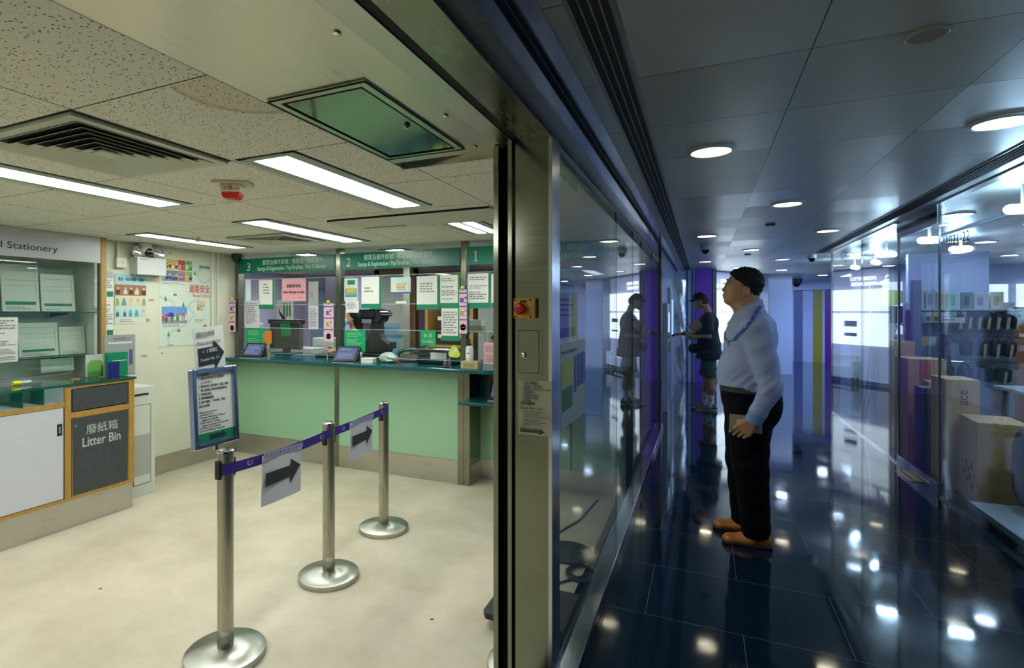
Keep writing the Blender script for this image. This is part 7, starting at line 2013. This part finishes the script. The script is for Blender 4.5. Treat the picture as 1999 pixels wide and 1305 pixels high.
for i in range(25):
    f = i / 24
    x = -0.105 + (0.085 + 0.105) * f ** 0.9; y = 0.075 + 0.02 * math.sin(f * 3.1) - 0.07 * f; z = 1.515 - 0.265 * f ** 1.05
    # aim from outside towards the torso axis
    o_ = Vector((-0.05 + (x + 0.05) * 4, y * 5, z + 0.25 * (1 - f)))
    left.append((o_, Vector((x * 0.55 - 0.02, y * 0.5, z)) - o_))
left = [(Vector((-0.090 + 0.160 * (i / 24) ** 0.95, 0.9, 1.530 - 0.215 * (i / 24) ** 1.1)), Vector((0, -1, 0))) for i in range(25)]
lan, hsL = strap(m1, left, 0.018, LAN, 'lanyard', bv, 0.006)
right = [(Vector((0.9, -0.075 + 0.125 * i / 20, 1.47 - 0.150 * i / 20)), Vector((-1, 0, 0))) for i in range(21)]
ln2, hsR = strap(m1, right, 0.018, LAN, 'lanyard', bv, 0.006)
q = B()
for k in range(3, len(hsL) - 2, 4):
    p, n = hsL[k]; t = (hsL[k + 1][0] - hsL[k - 1][0]).normalized(); s__ = t.cross(n).normalized()
    for (a0, a1, b0, b1) in ((-0.005, -0.003, -0.010, 0.010), (0.003, 0.005, -0.010, 0.010), (-0.005, 0.005, -0.001, 0.001), (-0.004, 0.004, 0.006, 0.008)):
        vs = [p + n * 0.0018 + s__ * a + t * b2 for a, b2 in ((a0, b0), (a1, b0), (a1, b1), (a0, b1))]
        q.quad(*vs)
q.obj('white_print', CR('white print'), lan)
pe = (hsL[-1][0] + hsR[-1][0]) / 2 + Vector((0.006, 0, -0.012))
B().tube([hsL[-1][0], pe, hsR[-1][0]], 0.004, 6).cyl(pe, pe + Vector((0.002, 0, -0.03)), 0.004, n=8).obj('clip', CHR, lan)
q = B()
for z in (1.39, 1.27, 1.15, 1.05):
    h = bv.ray_cast(Vector((0.6, 0.0, z)), Vector((-1, 0, 0)))
    if h[0] is not None: q.cyl(h[0] - h[1] * 0.001, h[0] + h[1] * 0.002, 0.0055, n=12)
q.obj('buttons', CR('navy button', 0.01, 0.015, 0.05), shirt1)
# placket edge, shoulder seam, cuff
pk, _ = strap(shirt1, [(Vector((0.6, 0.018, 1.46 - 0.43 * i / 20)), Vector((-1, 0, 0))) for i in range(21)], 0.004, SHIRT, 'placket_seam', bv, 0.001)
cs_ = [(Vector((-0.075 + 0.55 * math.cos(a), 0.9, 1.40 + 0.0)), Vector((-0.55 * math.cos(a) + 0.06 * math.cos(a), -0.9 + 0.2, 0.085 * math.sin(a)))) for a in [math.pi * (0.38 + 0.30 * i / 20) for i in range(21)]]
strap(shirt1, cs_, 0.003, mat('shirt seam', (0.18, 0.24, 0.36), 0.8), 'shoulder_seam', bv, 0.001)
dirw = (Vector(LWr) - Vector(LE_)).normalized()
a_ = dirw.orthogonal().normalized(); c_ = dirw.cross(a_); vs = []
for i in range(28):
    t = 2 * math.pi * i / 28
    for (dd_, r_) in ((-0.055, 0.0495), (-0.055, 0.0515), (0.018, 0.0470), (0.018, 0.0435)):
        vs.append(Vector(LWr) + dirw * dd_ + a_ * (r_ * math.cos(t)) + c_ * (r_ * math.sin(t)))
fs = []
for i in range(28):
    j = (i + 1) % 28
    for k in range(4): fs.append((i * 4 + k, j * 4 + k, j * 4 + (k + 1) % 4, i * 4 + (k + 1) % 4))
B().add(vs, fs).obj('cuff', mat('cuff blue', (0.16, 0.26, 0.48), 0.8), shirt1, smooth=True)
pb = B().box(-0.090, 0.090, -0.006, 0.006, -0.052, 0.052).obj('notebook', mat('beige notebook', (0.30, 0.28, 0.19), 0.6), bevel=0.002)
tag(pb, 'thin beige notebook held in the hand of the man in the blue-grey shirt', 'notebook')
pb.location = (0.245 - 0.004, 4.07 - 0.228, 0.80); pb.rotation_euler = (0, 0.03, 0.02)
B().box(-0.086, 0.086, 0.003, 0.0065, -0.048, 0.048).obj('pages', WHITE_P, pb)

# ------------------------------------------------------------------ the man in the cap at the kiosk
NAVYT = mat('dark navy tee', (0.010, 0.018, 0.030), 0.85, noise=0.05, nscale=60)
SHORT = mat('green shorts', (0.018, 0.070, 0.060), 0.8, bump=0.1, bscale=300)
SOCK = mat('white sock', (0.55, 0.58, 0.62), 0.9, bump=0.2, bscale=300)
m2_ = thing('person', 'man in a black cap, dark t-shirt and green shorts reaching for the kiosk', 'person', (0.035, 9.17, 0), math.pi - 0.03)
HC2 = (0.062, 0.0, 1.640)
F = Field((-0.34, -0.40, 0.02), (0.62, 0.40, 1.82), 0.0075)
Pm2 = head(F, HC2, -0.34, 0.93, 1.02)
F.cap((0.0, 0, 1.57), (-0.045, 0, 1.44), 0.056, 0.062, 0.03)
F.ell((-0.045, 0, 1.28), (0.115, 0.18, 0.17), 0.05)
F.ell((-0.03, 0, 1.05), (0.13, 0.17, 0.17), 0.06)
S_, E_, W2_ = (-0.03, 0.195, 1.37), (-0.045, 0.255, 1.13), (0.150, 0.150, 1.105)
F.cap(S_, E_, 0.052, 0.043, 0.03); F.cap(E_, W2_, 0.041, 0.027, 0.02)
hand(F, W2_, (0.225, 0.115, 1.115), (0.2, 0.1, 0.9), (0, 1, 0.2), 0.45)
S3, E3, W3 = (-0.02, -0.195, 1.37), (0.07, -0.225, 1.13), (0.315, -0.19, 1.145)
F.cap(S3, E3, 0.052, 0.043, 0.03); F.cap(E3, W3, 0.041, 0.027, 0.02)
hand(F, W3, (0.40, -0.18, 1.140), (0.1, 0.9, 0.1), (0, 0.0, 1), 0.16)
for sg, kx_, ax2 in ((1, -0.055, -0.075), (-1, -0.01, 0.005)):
    F.cap((-0.035, sg * 0.085, 0.88), (kx_, sg * 0.09, 0.50), 0.085, 0.058, 0.04)
    F.cap((kx_ - 0.012, sg * 0.09, 0.47), (ax2 - 0.015, sg * 0.09, 0.33), 0.056, 0.058, 0.03)
    F.cap((ax2 - 0.015, sg * 0.09, 0.33), (ax2, sg * 0.095, 0.09), 0.054, 0.036, 0.03)
body2 = F.mesh('body', SKIN2, m2_)
F = Field((-0.36, -0.36, 0.70), (0.26, 0.36, 1.52), 0.0085)
F.ell((-0.045, 0, 1.30), (0.145, 0.205, 0.185), 0.05)
F.ell((-0.040, 0, 1.05), (0.160, 0.205, 0.20), 0.06)
F.cap((-0.05, 0, 0.95), (-0.055, 0, 0.82), 0.165, 0.180, 0.04, sq=1.2)
for sg, S_4, E_4 in ((1, S_, E_), (-1, S3, E3)):
    F.cap((-0.05, sg * 0.06, 1.455), (-0.04, sg * 0.18, 1.395), 0.045, 0.06, 0.05)
    m_ = tuple(np.array(S_4) * 0.22 + np.array(E_4) * 0.78)
    F.cap(S_4, m_, 0.080, 0.085, 0.03)
wrinkle(F, 0.004, 16, 20, 2.0)
X, Y, Z = F.grid(); F.a = np.maximum(np.maximum(F.a, 0.775 - Z), Z - 1.485)
cutd = np.maximum(F.a, 1.165 - Z)
F.a = np.where(np.abs(Y) > 0.215, cutd, F.a)
tee = F.mesh('t_shirt', NAVYT, m2_)
F = Field((-0.28, -0.26, 0.46), (0.22, 0.26, 0.92), 0.0085)
F.ell((-0.045, 0, 0.82), (0.135, 0.165, 0.10), 0.04)
for sg, kx_ in ((1, -0.055), (-1, -0.02)): F.cap((-0.045, sg * 0.08, 0.80), (kx_, sg * 0.10, 0.50), 0.100, 0.112, 0.03)
wrinkle(F, 0.004, 14, 18, 4.0)
X, Y, Z = F.grid(); F.a = np.maximum(F.a, 0.515 - Z)
F.mesh('shorts', SHORT, m2_)
for sg, ax2 in ((1, -0.075), (-1, 0.005)):
    sk_ = B().lathe([(0.0, 0.06), (0.046, 0.062), (0.043, 0.10), (0.043, 0.15), (0.050, 0.235), (0.047, 0.238)], (ax2 - 0.004, sg * 0.094, 0), 24).obj('sock', SOCK, m2_, smooth=True)
    B().prism([(ax2 - 0.015, 0.15), (ax2 + 0.0, 0.15), (ax2 + 0.012, 0.19), (ax2 + 0.004, 0.195), (ax2 - 0.006, 0.165), (ax2 - 0.016, 0.175)], sg * 0.094 + 0.044 , sg * 0.094 + 0.0475).obj('mark', INK, sk_)
    sh_ = shoe(m2_, 'shoe', None, mat('grey trainer', (0.10, 0.11, 0.12), 0.7), CR('pale trainer sole', 0.42, 0.44, 0.46), sg * 0.095, ax2 - 0.09, ax2 + 0.20, lace=True)
    B().box(ax2 + 0.0, ax2 + 0.05, sg * 0.095 + 0.046, sg * 0.095 + 0.050, 0.012, 0.03).obj('tan_patch', CR('tan patch', 0.35, 0.22, 0.10), sh_)
# cap
CAPM = mat('black cap cloth', (0.008, 0.009, 0.014), 0.8)
c = Pm2(-0.018, 0, 0.052)
F = Field(np.array(c) - (0.20, 0.16, 0.12), np.array(c) + (0.25, 0.16, 0.16), 0.005)
F.ell(c, (0.098, 0.085, 0.086), 0.01, -0.10)
F.cap(Pm2(-0.03, 0, 0.11), Pm2(0.03, 0, 0.11), 0.045, 0.045, 0.03)
X, Y, Z = F.grid(); F.a = np.maximum(F.a, (HC2[2] + 0.040 + (X - HC2[0]) * -0.10 - Z).astype(np.float32))
cap_ = F.mesh('cap', CAPM, m2_)
vs = []; fs = []
for i in range(13):
    a = -1.05 + 2.1 * i / 12
    for k_, (rx, dz) in enumerate(((0.085, 0.0), (0.135, -0.016), (0.178, -0.040))):
        y_ = 0.080 * math.sin(a) * (1.0 if k_ < 2 else 0.85); x_ = rx * math.cos(a * (0.95 if k_ else 1)) 
        vs.append((HC2[0] + x_, y_, HC2[2] + 0.050 + dz)); vs.append((HC2[0] + x_, y_, HC2[2] + 0.055 + dz))
for i in range(12):
    for k_ in range(2):
        a = i * 6 + k_ * 2; b2 = a + 6
        fs += [(a, b2, b2 + 2, a + 2), (a + 1, a + 3, b2 + 3, b2 + 1)]
    a = i * 6; fs += [(a, a + 1, a + 7, a + 6), (a + 4, a + 10, a + 11, a + 5)]
fs += [(0, 2, 3, 1), (2, 4, 5, 3), (72, 73, 75, 74), (74, 75, 77, 76)]
B().add(vs, fs).obj('brim', CAPM, cap_, smooth=True)
HCur = HC2
F = Field(np.array(Pm2(-0.05, 0, 0.0)) - 0.12, np.array(Pm2(-0.05, 0, 0.0)) + 0.12, 0.005)
F.ell(Pm2(-0.030, 0, 0.020), (0.098, 0.084, 0.088), 0.01)
X, Y, Z = F.grid(); F.a = np.maximum(np.maximum(F.a, (X - HC2[0] + 0.022)), (HC2[2] - 0.045 - Z)).astype(np.float32)
F.mesh('hair', mat('cropped hair', (0.035, 0.03, 0.028), 0.8), m2_)
for sg in (-1, 1):
    B().ell(Pm2(0.0825, sg * 0.029, 0.017), (0.010, 0.011, 0.007), 12, 8).obj('eye', mat('eye white'), m2_, smooth=True)
B().ell(Pm2(-0.006, 0.084, -0.002), (0.006, 0.005, 0.008), 10, 8).obj('earbud', CR('white print'), m2_, smooth=True)
B().cyl(Vector(W3) - Vector((0.012, 0, 0)), Vector(W3) + Vector((0.014, 0, 0)), 0.031, n=20).obj('wristwatch', BLK, m2_, smooth=True)
bg = B().ell((0, 0, 0), (0.075, 0.045, 0.075), 16, 10).obj('waist_pouch', BAGM, m2_, smooth=True)
bg.location = (0.165, 0.03, 0.93)
B().tube([(0.0, 0.05, 0.04), (-0.03, 0.10, 0.02), (-0.12, 0.17, 0.03)], 0.008, 6).obj('strap', BAGM, bg)
tb2 = B().box(-0.11, 0.075, -0.006, 0.006, -0.07, 0.07).obj('folder', CR('brown folder', 0.30, 0.19, 0.12)); tag(tb2, 'brown folder clamped under the arm of the man in the cap', 'folder')
tb2.location = (-0.085, 8.925, 1.285); tb2.rotation_euler = (0.0, -0.65, 0.0)
B().box(-0.113, -0.108, -0.007, 0.007, -0.07, 0.07).obj('white_edge', WHITE_P, tb2)
ph = B().box(-0.075, 0.035, -0.035, 0.035, -0.004, 0.004).obj('mobile_phone', mat('grey phone', (0.12, 0.13, 0.15), 0.2)); tag(ph, 'phone lying in the near hand of the man in the cap', 'phone')
ph.location = (-0.245, 9.02, 1.118); ph.rotation_euler = (0, 0.15, 0.2)
B().box(-0.07, 0.03, -0.031, 0.031, 0.004, 0.0046).obj('screen', emis('phone screen', (0.5, 0.6, 0.8), 0.5), ph)

# ------------------------------------------------------------------ the clerk behind the counter
m3 = thing('person', 'seated clerk with long black hair and a blue face mask behind window 2', 'person', (-3.80, 5.36, 0), math.radians(-125))
HC3 = (0.02, 0, 1.43)
F = Field((-0.30, -0.32, 0.45), (0.36, 0.32, 1.62), 0.009)
Pm3 = head(F, HC3, -0.15, 0.95, 0.95)
F.cap((-0.03, 0, 1.40), (-0.05, 0, 1.28), 0.046, 0.05, 0.03)
F.ell((-0.05, 0, 1.12), (0.10, 0.155, 0.17), 0.05)
F.ell((-0.04, 0, 0.90), (0.11, 0.15, 0.16), 0.05)
F.ell((-0.03, 0, 0.74), (0.14, 0.17, 0.11), 0.05)
for sg in (-1, 1):
    F.cap((-0.05, sg * 0.165, 1.20), (-0.02, sg * 0.20, 0.97), 0.045, 0.038, 0.03)
    F.cap((-0.02, sg * 0.20, 0.97), (0.17, sg * 0.13, 1.035), 0.036, 0.024, 0.02)
    hand(F, (0.17, sg * 0.13, 1.035), (0.235, sg * 0.11, 1.045), (0, -sg, 0.1), (0, 0, 1), 0.2, 0.92, 0.007)
    F.cap((0.0, sg * 0.09, 0.70), (0.30, sg * 0.10, 0.68), 0.075, 0.06, 0.03)
    F.cap((0.29, sg * 0.10, 0.66), (0.28, sg * 0.10, 0.48), 0.055, 0.045, 0.03)
F.mesh('body', SKIN, m3)
F = Field((-0.32, -0.34, 0.60), (0.26, 0.34, 1.34), 0.011)
F.ell((-0.05, 0, 1.12), (0.125, 0.185, 0.18), 0.05); F.ell((-0.04, 0, 0.88), (0.135, 0.18, 0.18), 0.05)
for sg in (-1, 1):
    F.cap((-0.05, sg * 0.165, 1.20), (-0.02, sg * 0.20, 0.97), 0.062, 0.052, 0.03); F.cap((-0.02, sg * 0.20, 0.97), (0.13, sg * 0.14, 1.02), 0.050, 0.036, 0.02)
F.mesh('blouse', CR('pale blouse', 0.50, 0.54, 0.58), m3)
HCur = HC3
F = Field((-0.22, -0.16, 1.10), (0.16, 0.16, 1.64), 0.006)
F.ell(Pm3(-0.025, 0, 0.034), (0.115, 0.096, 0.104), 0.02)
F.cap((-0.075, 0, 1.42), (-0.10, 0, 1.20), 0.075, 0.055, 0.04, sq=1.4)
X, Y, Z = F.grid()
F.a = np.maximum(F.a, np.where(Z < HC3[2] + 0.075, (X - HC3[0] + 0.0 - (Z - HC3[2]) * 0.5), -1.0).astype(np.float32))
F.mesh('hair', HAIR, m3)
F = Field(np.array(Pm3(0.08, 0, -0.03)) - 0.10, np.array(Pm3(0.08, 0, -0.03)) + 0.10, 0.005)
F.ell(Pm3(0.058, 0, -0.036), (0.070, 0.068, 0.056), 0.02)
F.ell(Pm3(0.104, 0, -0.02), (0.024, 0.026, 0.026), 0.02)
X, Y, Z = F.grid(); F.a = np.maximum(F.a, (HC3[0] + 0.035 - X)).astype(np.float32)
mk_ = F.mesh('face_mask', mat('mask blue', (0.20, 0.50, 0.75), 0.8), m3)
for sg in (-1, 1): B().tube([Pm3(0.06, sg * 0.062, -0.02), Pm3(0.02, sg * 0.074, -0.01), Pm3(-0.01, sg * 0.080, 0.02)], 0.0018, 5).obj('ear_loop', WHITE_P, mk_)
for sg in (-1, 1): B().ell(Pm3(0.0825, sg * 0.029, 0.017), (0.010, 0.011, 0.007), 12, 8).obj('eye', mat('iris'), m3, smooth=True)
ch = thing('office_chair', 'dark office chair the clerk sits on behind the counter', 'chair', (-3.80, 5.36, 0), math.radians(-125))
B().box(-0.24, 0.20, -0.23, 0.23, 0.53, 0.595).obj('seat', DGR, ch, bevel=0.02)
B().cyl((0, 0, 0.08), (0, 0, 0.53), 0.028, n=14).obj('column', CHR, ch, smooth=True)
q = B()
for k in range(5):
    a = k * 1.2566; q.tube([(0, 0, 0.09), (0.26 * math.cos(a), 0.26 * math.sin(a), 0.045)], [0.022, 0.014], 8)
q.obj('base', BLK, ch)
for k in range(5):
    a = k * 1.2566; B().cyl((0.26 * math.cos(a), 0.26 * math.sin(a) - 0.015, 0.026), (0.26 * math.cos(a), 0.26 * math.sin(a) + 0.015, 0.026), 0.026, n=12).obj('castor', BLK, ch, smooth=True)
